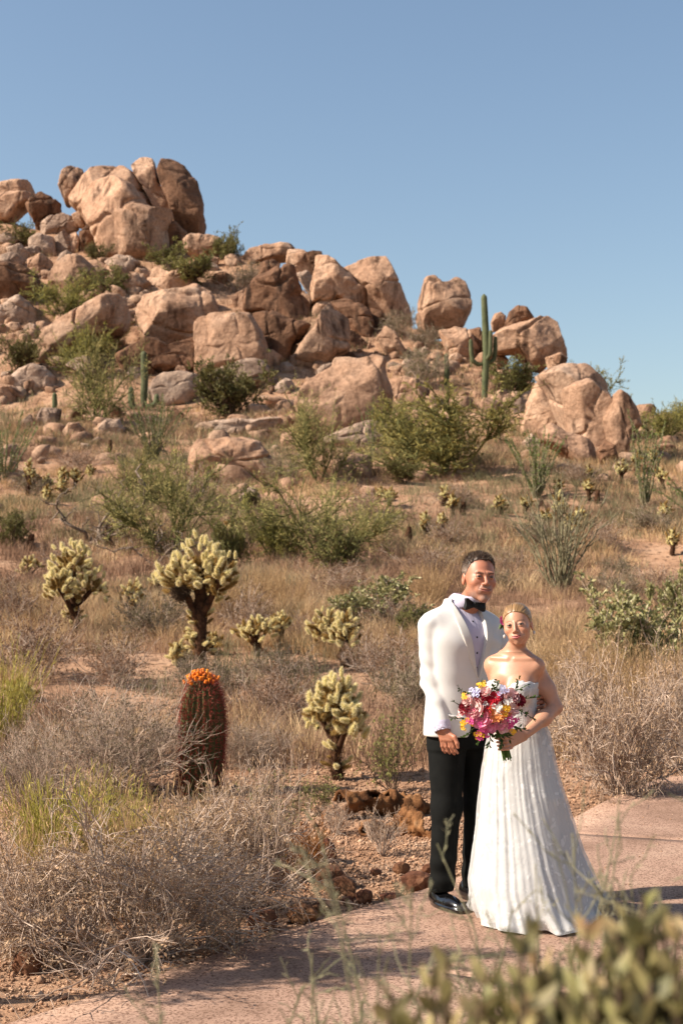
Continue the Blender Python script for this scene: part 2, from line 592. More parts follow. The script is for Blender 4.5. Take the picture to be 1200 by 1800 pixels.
# ---------------------------------------------------------------- boulders
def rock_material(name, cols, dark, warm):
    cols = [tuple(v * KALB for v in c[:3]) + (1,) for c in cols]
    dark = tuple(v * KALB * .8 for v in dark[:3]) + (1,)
    m = bpy.data.materials.new(name)
    m.use_nodes = True
    nd, lk = m.node_tree.nodes, m.node_tree.links
    b = nd['Principled BSDF']
    b.inputs['Roughness'].default_value = .92
    b.inputs['Specular IOR Level'].default_value = .15
    tc = nd.new('ShaderNodeTexCoord')
    oi = nd.new('ShaderNodeObjectInfo')
    ad = nd.new('ShaderNodeVectorMath')
    ad.operation = 'ADD'
    lk.new(tc.outputs['Object'], ad.inputs[0])
    mv = nd.new('ShaderNodeVectorMath')
    mv.operation = 'SCALE'
    mv.inputs[0].default_value = (31, 17, 23)
    lk.new(oi.outputs['Random'], mv.inputs['Scale'])
    lk.new(mv.outputs[0], ad.inputs[1])
    vec = ad.outputs[0]

    def noise(sc, det, rough=.6, st=None):
        n = nd.new('ShaderNodeTexNoise')
        n.inputs['Scale'].default_value = sc
        n.inputs['Detail'].default_value = det
        n.inputs['Roughness'].default_value = rough
        if st:
            mp = nd.new('ShaderNodeMapping')
            mp.inputs['Scale'].default_value = st
            lk.new(vec, mp.inputs[0])
            lk.new(mp.outputs[0], n.inputs['Vector'])
        else:
            lk.new(vec, n.inputs['Vector'])
        return n.outputs['Fac']

    def ramp(fac, stops):
        r = nd.new('ShaderNodeValToRGB')
        e = r.color_ramp.elements
        while len(e) < len(stops):
            e.new(.5)
        for i, (p, c) in enumerate(stops):
            e[i].position = p
            e[i].color = c
        lk.new(fac, r.inputs['Fac'])
        return r.outputs[0]

    def mix(fac, a, c, blend='MIX'):
        x = nd.new('ShaderNodeMix')
        x.data_type = 'RGBA'
        x.blend_type = blend
        if isinstance(fac, float):
            x.inputs['Factor'].default_value = fac
        else:
            lk.new(fac, x.inputs['Factor'])
        lk.new(a, x.inputs['A'])
        if isinstance(c, tuple):
            x.inputs['B'].default_value = c
        else:
            lk.new(c, x.inputs['B'])
        return x.outputs['Result']
    base = ramp(noise(.45, 6), [(.3, cols[0]), (.5, cols[1]), (.72, cols[2])])
    streak = ramp(noise(.8, 5, .6, (1.6, 1.6, .35)), [(.53, (0, 0, 0, 1)), (.68, (1, 1, 1, 1))])
    col = mix(streak, base, dark)
    fine = ramp(noise(5, 6, .7), [(.33, (.6, .58, .56, 1)), (.62, (1.08, 1.06, 1.05, 1))])
    col = mix(1.0, col, fine, 'MULTIPLY')
    hs = nd.new('ShaderNodeHueSaturation')
    mr = nd.new('ShaderNodeMapRange')
    mr.inputs['To Min'].default_value = .86
    mr.inputs['To Max'].default_value = 1.12
    lk.new(oi.outputs['Random'], mr.inputs['Value'])
    lk.new(mr.outputs[0], hs.inputs['Value'])
    lk.new(col, hs.inputs['Color'])
    lk.new(hs.outputs[0], b.inputs['Base Color'])
    add = nd.new('ShaderNodeMath')
    add.operation = 'ADD'
    lk.new(noise(1.2, 10, .66), add.inputs[0])
    n2 = nd.new('ShaderNodeMath')
    n2.operation = 'MULTIPLY'
    n2.inputs[1].default_value = .25
    lk.new(noise(9, 6, .7), n2.inputs[0])
    lk.new(n2.outputs[0], add.inputs[1])
    bp = nd.new('ShaderNodeBump')
    bp.inputs['Strength'].default_value = .95
    bp.inputs['Distance'].default_value = .22
    lk.new(add.outputs[0], bp.inputs['Height'])
    lk.new(bp.outputs[0], b.inputs['Normal'])
    return m


m_rock = rock_material('granite', [srgb(182, 142, 114), srgb(212, 172, 142), srgb(226, 192, 164)], srgb(120, 90, 72), 0)
m_rockred = rock_material('varnished_and_shaded_granite', [srgb(110, 82, 64), srgb(142, 106, 82), srgb(174, 134, 106)], srgb(80, 60, 48), 0)  # varnish brown; on the shaded boulders it puts the shade into the colour
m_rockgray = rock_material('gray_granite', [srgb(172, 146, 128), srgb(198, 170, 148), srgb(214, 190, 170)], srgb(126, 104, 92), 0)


def uvsphere(nu, nv):
    """lat-long sphere about the y axis: poles at -y / +y"""
    th = np.arange(nu) / nu * 2 * math.pi
    ph = np.linspace(-math.pi / 2, math.pi / 2, nv + 2)[1:-1]
    T, Pp = np.meshgrid(th, ph)
    idx = np.arange(nu * nv).reshape(nv, nu)
    q = np.stack([idx[:-1], np.roll(idx[:-1], -1, axis=1), np.roll(idx[1:], -1, axis=1), idx[1:]], axis=-1).reshape(-1, 4)
    r0, r1 = idx[0], idx[-1]
    a, b = nu * nv, nu * nv + 1
    t = np.concatenate([np.stack([np.full(nu, a), np.roll(r0, -1), r0], axis=-1), np.stack([np.full(nu, b), r1, np.roll(r1, -1)], axis=-1)])
    return T, Pp, q, t


def boulder(outline, Y, label, m=None, depth=.8, facets=5, rough=.05, seed=0, group='boulders piled over the hill', name='boulder', n=(130, 64), power=.36, bury=.16, ysh=.3):
    """a weathered stone whose front view is the given outline; real depth, rounded or faceted back and front"""
    r = np.random.default_rng(seed + 1000)
    O = np.array([at(p[0], p[1], Y) for p in outline])[:, [0, 2]]
    zlo, zhi = O[:, 1].min(), O[:, 1].max()
    low = np.clip(1 - (O[:, 1] - zlo) / (.3 * (zhi - zlo)), 0, 1)
    O[:, 1] -= low * bury * (zhi - zlo)                        # the foot stands in the ground
    c = (O.min(axis=0) + O.max(axis=0)) / 2 * .5 + O.mean(axis=0) * .5
    Q = np.concatenate([O, O[:1]])
    Q = resample(Q, 200)[:-1]
    for _ in range(3):
        Q = Q * .5 + (np.roll(Q, 1, axis=0) + np.roll(Q, -1, axis=0)) * .25
    ang = np.arctan2(Q[:, 1] - c[1], Q[:, 0] - c[0])
    rad = np.linalg.norm(Q - c, axis=1)
    T, Pp, q, t = uvsphere(*n)
    ta = (T + math.pi) % (2 * math.pi) - math.pi
    # outermost crossing per direction
    bins = np.linspace(-math.pi, math.pi, 181)
    mx = np.zeros(180)
    bi = np.clip(np.digitize(ang, bins) - 1, 0, 179)
    np.maximum.at(mx, bi, rad)
    bc = (bins[:-1] + bins[1:]) / 2
    ok = mx > 0
    R = np.interp(ta.ravel(), bc[ok], mx[ok], period=2 * math.pi).reshape(T.shape)
    w = O[:, 0].max() - O[:, 0].min()
    h = O[:, 1].max() - O[:, 1].min()
    hd = depth * .5 * math.sqrt(w * h)
    cp = np.abs(np.cos(Pp)) ** power
    V = np.stack([R * cp * np.cos(T), np.sign(np.sin(Pp)) * hd * np.abs(np.sin(Pp)) ** .8, R * cp * np.sin(T)], axis=-1).reshape(-1, 3)
    V = np.concatenate([V, [[0, -hd, 0], [0, hd, 0]]])
    s = math.sqrt(w * h)
    # broken faces: planes whose normals lean towards or away from the viewer
    for k in range(facets):
        nrm = np.array([r.normal() * .62, r.choice([-1, -1, 1]), r.normal() * .5])
        nrm /= np.linalg.norm(nrm)
        sd = V @ nrm
        d = sd.max() * r.uniform(.68, .88)
        over = np.maximum(sd - d, 0)
        V = V - nrm[None] * (over * (1 - .05))[:, None]
    Vn = norm(V / np.array([w, 2 * hd, h]))
    off = np.array([seed * 3.7, seed * 1.9, seed * 5.3])
    disp = fbm(V / s * 1.6 + off, 1.0, 5, seed) * (rough * 1.15 + .008) * s
    Vs = V / s
    wob = vnoise(Vs * 1.5 + off, 1.0, seed + 5) * .22 + vnoise(Vs * 6 + off, 1.0, seed + 6) * .03

    def joints(nv, sp):
        f = Vs @ (np.array(nv) / np.linalg.norm(nv)) * sp + wob + seed * .37
        return np.abs(f - np.round(f)) / sp
    gate = np.clip(.5 + 1.3 * vnoise(Vs * 1.7 + off, 1.0, seed + 8), 0, 1)
    cr = joints((1, r.normal() * .5, r.normal() * .25), 2.3)
    disp -= np.exp(-(cr / .014) ** 2) * gate * (rough * 1.1 + .008) * s          # weathered joints
    c2 = joints((r.normal() * .3, r.normal() * .4, 1), 2.1)
    disp -= np.exp(-(c2 / .016) ** 2) * (1 - gate) * (rough * .9 + .006) * s
    rd = 1 - np.abs(fbm(V / s * 2.6 + off, 1.0, 4, seed + 40))
    disp += (rd - .6) * (rough * .55 + .008) * s
    V = V + Vn * disp[:, None]
    me = make_mesh(name, V, [q, t], smooth=True)
    me.materials.append(m or m_rock)
    o = bpy.data.objects.new(name, me)
    o.location = (c[0], Y + hd * ysh, c[1])
    link(o)
    return tag(o, label, 'boulder' if name == 'boulder' else 'rock', group)


def z1(*p): return [(x / 3, 260 + y / 3) for x, y in p]
def z2(*p): return [(x / 3, 540 + y / 3) for x, y in p]
def z3(*p): return [(340 + x / 2.857, 400 + y / 2.857) for x, y in p]
def z4(*p): return [(700 + x / 2.4, 470 + y / 2.4) for x, y in p]


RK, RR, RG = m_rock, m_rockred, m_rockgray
ROCKS = [
    # the summit
    (z1((345, 275), (420, 150), (480, 95), (560, 75), (650, 85), (710, 130), (770, 220), (825, 310), (720, 380), (650, 430), (560, 450), (480, 390), (400, 335)), RK, .9, 'tallest domed tan boulder at the summit, its flank worn smooth', .03, 4, 0),
    (z1((545, 420), (600, 335), (680, 285), (760, 280), (840, 310), (915, 318), (905, 370), (860, 450), (875, 540), (800, 562), (690, 568), (600, 560), (570, 480)), RK, .9, 'snout shaped boulder jutting below the domed summit boulder', .03, 4, -2.5),
    (z1((420, 260), (470, 170), (560, 130), (700, 190), (800, 300), (880, 400), (890, 500), (860, 565), (700, 575), (560, 565), (490, 470), (430, 350)), RK, .9, 'bulky rock mass behind the snout shaped boulder', .03, 3, .4),
    (z1((700, 95), (760, 63), (810, 75), (822, 130), (835, 200), (905, 270), (925, 400), (880, 420), (780, 260), (715, 150)), RK, 1.2, 'narrow upright boulder wedged between the two summit domes', .03, 3, 2),
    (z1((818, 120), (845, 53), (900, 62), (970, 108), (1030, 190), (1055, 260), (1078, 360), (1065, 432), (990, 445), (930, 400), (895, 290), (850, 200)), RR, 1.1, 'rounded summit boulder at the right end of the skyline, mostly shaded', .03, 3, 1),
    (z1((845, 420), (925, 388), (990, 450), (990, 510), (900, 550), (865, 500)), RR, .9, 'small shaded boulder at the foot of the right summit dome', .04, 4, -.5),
    (z1((313, 205), (330, 130), (370, 93), (432, 113), (440, 200), (350, 275)), RK, 1, 'upright knob of rock at the left shoulder of the domed summit boulder', .04, 3, 2),
    (z1((-60, 215), (0, 192), (60, 175), (150, 168), (183, 240), (100, 270), (-60, 270)), RK, .9, 'flat topped boulder on the skyline at the left picture edge', .04, 4, 2),
    (z1((-60, 262), (0, 235), (80, 220), (165, 225), (170, 280), (110, 330), (50, 372), (-60, 360)), RK, .9, 'rounded boulder under the flat topped one at the left skyline', .04, 3, 0),
    (z1((138, 300), (180, 250), (220, 230), (245, 250), (270, 258), (312, 290), (312, 340), (240, 370), (205, 425), (170, 390)), RR, .9, 'cracked brown boulder between the left skyline boulder and the summit', .06, 6, 0),
    (z1((215, 400), (260, 358), (330, 343), (390, 360), (402, 420), (330, 458), (220, 460)), RG, .8, 'pale grey blocky boulder below the cracked brown one', .05, 6, 0),
    (z1((380, 352), (430, 322), (472, 370), (440, 410), (395, 405)), RK, .9, 'small wedge of rock beside the pale grey block', .05, 4, 0),
    (z1((360, 462), (400, 438), (424, 480), (418, 560), (378, 550)), RK, .8, 'thin standing slab left of the squarish brown block', .05, 4, 0),
    (z1((418, 445), (480, 383), (525, 410), (550, 505), (500, 550), (440, 550)), RR, .9, 'squarish brown block leaning under the snout boulder', .05, 5, 0),
    (z1((148, 490), (210, 453), (285, 470), (298, 560), (220, 578), (160, 568)), RG, .9, 'pale grey boulder with a shaded right side, left of the standing slab', .05, 5, 0),
    (z1((285, 470), (340, 430), (372, 470), (372, 560), (310, 575)), RG, .8, 'pale split block between the grey boulder and the standing slab', .05, 5, .6),
    (z1((36, 525), (110, 498), (155, 545), (135, 605), (45, 608)), RG, .9, 'small pale boulder above the large dark boulder at left', .05, 4, 0),
    (z1((145, 590), (220, 543), (275, 600), (268, 668), (180, 672), (143, 630)), RK, .9, 'reddish boulder between the small pale one and the egg shaped one', .05, 5, 0),
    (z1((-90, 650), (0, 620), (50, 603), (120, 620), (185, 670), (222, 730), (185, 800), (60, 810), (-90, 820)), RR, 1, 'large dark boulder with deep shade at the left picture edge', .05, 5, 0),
    (z1((253, 660), (300, 600), (360, 563), (420, 560), (485, 620), (510, 675), (455, 730), (330, 745), (258, 715)), RK, .9, 'smooth egg shaped boulder below the pale grey blocks', .025, 2, 0),
    (z1((553, 595), (620, 563), (690, 573), (745, 600), (705, 648), (600, 655)), RG, .8, 'low pale boulder under the snout boulder', .05, 4, 0),
    (z1((963, 485), (1000, 463), (1100, 460), (1168, 480), (1178, 545), (1100, 610), (1030, 570), (975, 535)), RK, .9, 'flat topped block right of the shaded summit dome', .04, 4, 0),
    (z1((1060, 600), (1110, 570), (1160, 580), (1150, 620), (1080, 640)), RK, .8, 'small light rock among bushes under the flat topped block', .05, 4, 0),
    (z1((-40, 860), (60, 800), (110, 778), (172, 850), (185, 900), (60, 935), (-40, 940)), RG, .9, 'jagged pale outcrop at the left picture edge below the dark boulder', .07, 7, 0),
    # the long slab outcrop
    ([(64, 625), (82, 583), (127, 547), (160, 525), (190, 512), (219, 523), (220, 555), (212, 582), (150, 596), (105, 620), (75, 640)], RK, .7, 'long sloping slab of tan rock under the egg shaped boulder', .05, 6, 0),
    ([(180, 506), (208, 488), (236, 478), (262, 492), (250, 520), (205, 520)], RK, .8, 'hollowed arch of rock above the long sloping slab', .08, 5, .5),
    ([(255, 495), (272, 468), (300, 478), (322, 468), (345, 488), (335, 512), (290, 514)], RK, .8, 'knobbly ledge of rock right of the hollowed arch', .07, 5, .8),
    ([(238, 545), (255, 518), (300, 503), (342, 500), (372, 520), (384, 548), (345, 586), (300, 606), (258, 604), (242, 575)], RK, .9, 'broad rounded tan boulder below the knobbly ledge', .04, 5, -.3),
    ([(208, 622), (253, 598), (300, 605), (347, 588), (350, 645), (290, 655), (225, 655)], RR, .8, 'low reddish ledge under the broad rounded boulder', .06, 6, -.5),
    # the middle outcrop
    (z3((0, 470), (90, 425), (200, 418), (290, 430), (335, 520), (382, 645), (370, 680), (150, 700), (0, 730)), RK, .9, 'massive cube like tan boulder at the left of the middle outcrop', .035, 5, -.5),
    (z3((195, 680), (230, 610), (290, 573), (348, 600), (345, 655), (300, 685)), RK, .9, 'small boulder leaning on the massive cube like one', .04, 4, -1.6),
    (z3((300, 435), (400, 428), (480, 460), (585, 488), (565, 540), (505, 590), (480, 660), (405, 672), (365, 600), (328, 510)), RR, .8, 'brown wedge boulder right of the massive cube like one', .05, 5, .2),
    (z3((480, 650), (530, 590), (600, 510), (640, 420), (685, 372), (722, 410), (768, 455), (780, 520), (775, 610), (700, 650), (600, 698), (495, 690)), RK, .8, 'tall pointed boulder in the centre of the middle outcrop', .03, 4, -.6),
    (z3((262, 408), (280, 310), (310, 250), (400, 208), (500, 198), (532, 280), (575, 340), (605, 400), (585, 475), (500, 470), (420, 430), (330, 410)), RR, .7, 'dark varnished rock face above the brown wedge boulder', .07, 6, 1.2),
    (z3((296, 255), (340, 180), (400, 158), (438, 170), (425, 225), (330, 268)), RR, .9, 'dark knob perched on top of the varnished face', .07, 5, 1.4),
    (z3((160, 295), (210, 248), (295, 233), (290, 315), (200, 320)), RK, .8, 'small rounded tan rock left of the varnished face', .05, 4, 1),
    (z3((190, 340), (272, 300), (270, 420), (212, 420)), RK, .8, 'tan rock tucked in front of the varnished face', .05, 5, .6),
    (z3((-60, 300), (20, 285), (90, 330), (130, 390), (60, 430), (-60, 440)), RK, .8, 'lumpy tan ledge left of the tucked tan rock', .07, 5, .4),
    (z3((205, 168), (280, 115), (370, 88), (480, 78), (518, 105), (475, 155), (350, 172), (220, 188)), RK, .9, 'long flat rock lying on the skyline left of centre', .04, 3, 1.5),
    (z3((466, 175), (480, 113), (540, 103), (592, 140), (604, 215), (560, 238), (505, 210)), RK, 1, 'blunt tan block right of the long flat skyline rock', .04, 4, 1.4),
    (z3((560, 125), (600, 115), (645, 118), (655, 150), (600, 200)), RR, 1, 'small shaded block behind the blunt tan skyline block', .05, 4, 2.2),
    (z3((515, 235), (570, 215), (620, 270), (618, 350), (560, 310)), RG, .8, 'pale tilted slab under the blunt skyline block', .05, 5, .9),
    (z3((606, 240), (622, 148), (680, 150), (760, 208), (800, 235), (835, 290), (893, 318), (884, 372), (840, 394), (740, 362), (690, 340), (640, 370), (612, 430), (585, 470), (600, 340)), RK, .8, 'jagged cleft outcrop left of the big squared skyline boulder', .06, 6, .5),
    (z3((740, 200), (830, 175), (910, 160), (962, 156), (1002, 220), (1042, 300), (1082, 390), (1098, 445), (1020, 440), (960, 430), (880, 410), (870, 330), (800, 260)), RK, 1, 'big squared boulder on the skyline with a steep right side', .03, 4, 1),
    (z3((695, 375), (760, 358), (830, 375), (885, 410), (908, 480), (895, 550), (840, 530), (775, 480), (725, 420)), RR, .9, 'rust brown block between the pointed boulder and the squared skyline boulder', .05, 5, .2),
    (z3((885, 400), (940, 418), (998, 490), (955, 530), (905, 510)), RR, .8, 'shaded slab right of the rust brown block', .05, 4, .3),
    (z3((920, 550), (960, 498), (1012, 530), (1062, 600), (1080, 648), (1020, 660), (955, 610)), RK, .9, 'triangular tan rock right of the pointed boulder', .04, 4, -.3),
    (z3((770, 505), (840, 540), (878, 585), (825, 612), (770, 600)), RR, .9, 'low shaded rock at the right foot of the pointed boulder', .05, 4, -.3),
    (z3((500, 870), (560, 780), (620, 740), (690, 690), (700, 640), (760, 637), (830, 642), (920, 622), (985, 640), (968, 690), (990, 760), (1014, 840), (1004, 910), (960, 950), (880, 990), (700, 1020), (560, 960)), RK, .8, 'pale flat topped boulder shaped like a paw below the pointed one', .025, 3, -.5),
    (z3((862, 640), (872, 600), (886, 575), (898, 605), (910, 640)), RK, 1, 'little spike of rock behind the paw shaped boulder', .04, 2, 1.0),
    (z3((985, 770), (1060, 738), (1140, 758), (1195, 820), (1110, 900), (1005, 900)), RK, .9, 'squat rounded rock right of the paw shaped boulder', .05, 4, .2),
    (z3((1070, 800), (1110, 782), (1160, 820), (1150, 870), (1080, 870)), RG, .9, 'small light rock in front of the squat rounded one', .05, 3, -.8),
    (z3((20, 830), (60, 735), (130, 700), (250, 668), (340, 670), (405, 725), (395, 790), (250, 810), (100, 840)), RG, .7, 'long pale rock behind the green bush left of the paw shaped boulder', .05, 4, .4),
    (z3((610, 730), (650, 690), (695, 680), (690, 740), (630, 770)), RG, .8, 'small pale rock tucked behind the left of the paw shaped boulder', .05, 4, .8),
    # the balanced rock and its neighbours
    (z4((78, 200), (100, 90), (118, 35), (150, 26), (182, 62), (210, 56), (245, 36), (282, 55), (302, 110), (307, 160), (275, 220), (250, 247), (190, 257), (120, 268), (88, 235)), RK, .9, 'balanced heart shaped boulder standing alone against the sky', .035, 4, .8),
    (z4((168, 262), (240, 248), (292, 255), (315, 300), (335, 345), (285, 398), (230, 385), (195, 325)), RK, .9, 'rounded block carrying the balanced heart shaped boulder', .04, 4, .4),
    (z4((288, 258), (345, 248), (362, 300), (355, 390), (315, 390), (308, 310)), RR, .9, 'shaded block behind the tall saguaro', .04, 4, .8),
    (z4((390, 232), (403, 195), (430, 185), (454, 205), (448, 248), (400, 260)), RK, 1, 'small round boulder on the skyline right of the saguaro', .03, 2, 1),
    (z4((438, 250), (470, 185), (500, 161), (540, 168), (568, 212), (525, 250)), RR, 1, 'domed boulder beside the small round one on the skyline', .04, 4, 1.6),
    (z4((385, 300), (430, 265), (540, 240), (600, 203), (640, 197), (682, 222), (702, 290), (722, 372), (640, 372), (620, 400), (560, 390), (500, 345), (410, 350)), RK, .9, 'wide boulder with a shaded right end on the right skyline', .035, 5, .4),
    (z4((620, 378), (680, 360), (714, 380), (688, 425), (640, 432)), RK, .9, 'small block propping the wide right skyline boulder', .04, 3, .1),
    (z4((590, 460), (650, 418), (720, 403), (800, 398), (852, 440), (890, 500), (905, 550), (915, 650), (930, 750), (840, 780), (735, 740), (680, 600), (630, 480)), RK, .9, 'large tan outcrop with a smooth back at the right', .03, 4, .8),
    (z4((522, 650), (540, 560), (580, 480), (620, 453), (662, 480), (695, 540), (745, 600), (757, 700), (685, 690), (610, 670), (560, 712), (526, 690)), RK, .8, 'bulging lobe at the left front of the large right outcrop', .04, 4, -1.2),
    (z4((865, 640), (900, 570), (925, 517), (962, 540), (1003, 610), (1022, 665), (975, 710), (955, 800), (915, 815), (895, 750)), RK, .9, 'pointed tooth of rock at the right end of the large outcrop', .03, 4, -.3),
    (z4((690, 520), (800, 470), (880, 530), (930, 620), (960, 740), (930, 800), (800, 800), (720, 720)), RK, .8, 'broad rock between the smooth backed outcrop and the pointed tooth', .03, 3, .2),
    (z4((585, 690), (640, 653), (740, 700), (825, 740), (842, 815), (760, 815), (680, 775), (600, 735)), RK, .9, 'sloping rock lying at the foot of the large right outcrop', .04, 4, -1.4),
    (z4((832, 775), (870, 723), (912, 750), (925, 810), (850, 825)), RR, .9, 'round rock under the tooth at the right outcrop', .05, 3, -1.0),
    (z4((520, 735), (560, 700), (610, 740), (600, 775), (540, 775)), RG, .9, 'low pale rock left of the sloping rock', .05, 4, -1.0),
    (z4((398, 570), (440, 540), (492, 550), (486, 600), (410, 598)), RK, .9, 'small rounded rock right of the saguaro foot', .04, 3, 0),
    (z4((476, 590), (510, 548), (540, 560), (534, 622), (490, 625)), RG, .9, 'pale upright rock left of the large right outcrop', .05, 4, 0),
    # left middle ground
    (z2((40, 385), (100, 320), (170, 298), (240, 310), (295, 370), (290, 430), (180, 442), (60, 432)), RG, .9, 'pale domed boulder half hidden by bushes at the left', .035, 3, 0),
    (z2((10, 345), (60, 330), (80, 370), (50, 395), (5, 390)), RG, .9, 'small pale rock left of the domed bush boulder', .05, 3, .3),
    (z2((345, 305), (400, 268), (475, 258), (505, 330), (475, 400), (425, 350)), RG, .8, 'pale slab behind the leafy palo verde at left', .05, 5, 0),
    (z2((765, 450), (800, 380), (860, 343), (960, 338), (1045, 350), (1050, 450), (1000, 505), (880, 525), (785, 505)), RG, .9, 'smooth pale boulder right of the slim saguaro', .025, 2, 0),
    (z2((1042, 430), (1070, 360), (1130, 318), (1165, 330), (1150, 410), (1060, 475)), RG, .9, 'pale boulder leaning on the smooth one by the slim saguaro', .03, 3, .2),
    (z2((-40, 405), (60, 408), (135, 470), (105, 510), (-40, 515)), RK, .8, 'low reddish rock at the left picture edge', .06, 5, 0),
    (z2((335, 650), (360, 608), (410, 603), (470, 675), (400, 700), (345, 695)), RK, .9, 'small angular rock with a dark right side on the left slope', .06, 6, 0),
    (z2((520, 635), (560, 588), (630, 588), (657, 640), (600, 702), (545, 702)), RG, .9, 'angular grey rock below the leafy palo verde at left', .06, 6, 0),
    (z2((195, 580), (220, 533), (325, 538), (310, 610), (215, 640)), RG, .8, 'blocky pale rock left of the small angular rock', .05, 5, 0),
    (z2((475, 710), (520, 683), (548, 700), (490, 735)), RG, .9, 'small flat pale stone on the bare left slope', .05, 4, 0),
    (z2((110, 600), (160, 565), (180, 610), (130, 640)), RG, .9, 'little pale stone left of the blocky rock', .05, 4, 0),
    ([(336, 805), (345, 770), (400, 763), (462, 770), (484, 800), (482, 836), (440, 852), (380, 848), (340, 830)], RK, .9, 'blunt overhanging rock with deep shade under it, mid slope', .06, 5, 0),
    ([(330, 750), (420, 735), (500, 730), (505, 752), (420, 764), (345, 764)], RG, .8, 'pale bare rock shelf above the overhanging rock', .05, 4, 0),
    ([(404, 897), (425, 865), (445, 853), (458, 870), (445, 902)], RG, .9, 'lone pale rock on the slope below the overhanging rock', .04, 3, 0),
    ([(560, 775), (640, 740), (700, 745), (720, 775), (640, 790)], RG, .7, 'pale low ledge under the paw shaped boulder', .05, 4, .5),
]
for i, (ol, m, dp, lab, rgh, fc, dy) in enumerate(ROCKS):
    base = max(p[1] for p in ol)
    cx = sum(p[0] for p in ol) / len(ol)
    G = gp(cx, base - 3)
    boulder(ol, G[1] + dy * .8 + .3, lab, m, dp, fc, rgh, seed=i)

# loose boulders between the named ones
r_ = np.random.default_rng(5)
LOOSE = [(20, 470, 34), (58, 452, 26), (12, 432, 30), (118, 470, 30), (150, 500, 26), (232, 470, 24), (262, 455, 22), (300, 452, 24), (392, 500, 30), (372, 478, 20), (408, 468, 24),
         (70, 520, 30), (40, 555, 34), (130, 505, 22), (210, 520, 20), (20, 585, 30), (55, 590, 24), (130, 640, 30), (178, 622, 24), (240, 665, 26), (320, 660, 24),
         (480, 640, 30), (505, 655, 24), (470, 690, 22), (500, 690, 26), (520, 640, 22), (610, 640, 26), (700, 625, 26), (720, 650, 24), (690, 650, 22), (735, 600, 24), (745, 625, 20),
         (830, 615, 26), (900, 610, 26), (880, 640, 22), (800, 640, 24), (930, 650, 22), (945, 630, 20), (985, 640, 22), (870, 690, 20), (900, 705, 24), (840, 700, 18),
         (30, 700, 26), (75, 735, 22), (170, 720, 20), (205, 770, 20), (150, 790, 16), (310, 740, 24), (540, 760, 22), (1090, 830, 26), (1060, 845, 18), (1140, 830, 22), (990, 830, 24), (1170, 800, 30)]
CUTS = (',', ' with ', ' at ', ' below ', ' under ', ' above ', ' on ', ' right ', ' left ', ' between ', ' beside ', ' behind ', ' in ', ' against ', ' jutting ', ' leaning ', ' wedged ', ' lying ', ' standing ', ' half ', ' tucked ', ' propping ', ' carrying ')


def short(l):
    for c in CUTS:
        l = l.split(c)[0]
    return l


_sh = [short(q[3]) for q in ROCKS]
NAMED = [(sum(p[0] for p in q[0]) / len(q[0]), sum(p[1] for p in q[0]) / len(q[0]), s) for q, s in zip(ROCKS, _sh) if _sh.count(s) == 1 and len(s.split()) < 7]
USED = set()
for i, (px, row, w) in enumerate(LOOSE):
    G = gp(px, row)
    hh = w * r_.uniform(.55, .9)
    n_ = 8
    ol = [(px + w * .62 * math.cos(a) * r_.uniform(.8, 1.15), row - hh * .45 + hh * .62 * -math.sin(a) * r_.uniform(.8, 1.15)) for a in np.linspace(0, 2 * math.pi, n_ + 1)[:-1]]
    mt = int(r_.integers(3))
    tint = ['tan', 'pale', 'brown'][mt]
    lab_ = None
    for (nx, ny, s) in sorted(NAMED, key=lambda k: (k[0] - px) ** 2 + (k[1] - row) ** 2):
        rel = ('right of' if px > nx else 'left of') if abs(px - nx) > abs(row - ny) else ('below' if row > ny else 'above')
        lab_ = 'small %s rock %s the %s' % (tint, rel, s)
        if lab_ not in USED:
            break
    USED.add(lab_)
    zone = 'below the summit at upper left' if px < 430 and row < 530 else 'on the left flank of the hill' if px < 340 else 'at the foot of the middle outcrop' if px < 760 and row < 720 else 'on the slope under the right skyline' if px > 760 and row < 720 else 'on the open lower slope'
    boulder(ol, G[1] + .2, lab_, [RK, RG, RR][mt], 1.0, 5, .06, seed=200 + i, n=(44, 22), group='small boulders ' + zone)

# rubble: angular blocks strewn between the boulders, too many to count
r_ = np.random.default_rng(55)
N_ = 3400
Yr = r_.uniform(50, 119, N_)
Xr = r_.uniform(-.34, .3, N_) * Yr
P_ = np.stack([Xr, Yr, 0 * Xr], axis=1)
kp = (fbm(P_, .12, 3, 91) > -.15) & (Yr < crestY(Xr / Yr) + 2) & (r_.uniform(size=N_) < np.clip((Yr - 60) / 35, .22, 1))
Xr, Yr = Xr[kp], Yr[kp]
T, Pp, q_, t_ = uvsphere(10, 6)
us = np.stack([np.cos(Pp) * np.cos(T), np.sin(Pp), np.cos(Pp) * np.sin(T)], axis=-1).reshape(-1, 3)
us = np.concatenate([us, [[0, -1, 0], [0, 1, 0]]])
A = Acc()
for i in range(len(Xr)):
    sz = .16 + .55 * r_.uniform() ** 2.2
    v = np.sign(us) * np.abs(us) ** .7 * sz * r_.uniform(.6, 1.3, 3) * (1 + r_.normal(size=(len(us), 1)) * .07)
    a = r_.uniform(0, 6.28)
    v = v @ np.array([[math.cos(a), math.sin(a), 0], [-math.sin(a), math.cos(a), 0], [r_.normal() * .3, r_.normal() * .3, 1]])
    v = v + [Xr[i], Yr[i], 0]
    A.v.append(v)
    A.f.setdefault(4, []).append(q_ + A.n)
    A.f.setdefault(3, []).append(t_ + A.n)
    A.n += len(v)
allv = np.concatenate(A.v)
allv[:, 2] += np.repeat(terrain(Xr, Yr), len(us))
A.v = [allv]
rub = bpy.data.objects.new('rubble', A.mesh('rubble', False))
rub.data.materials.append(m_rock)
link(rub, kind='stuff')
tag(rub, 'small broken rubble strewn between the boulders', 'rubble')

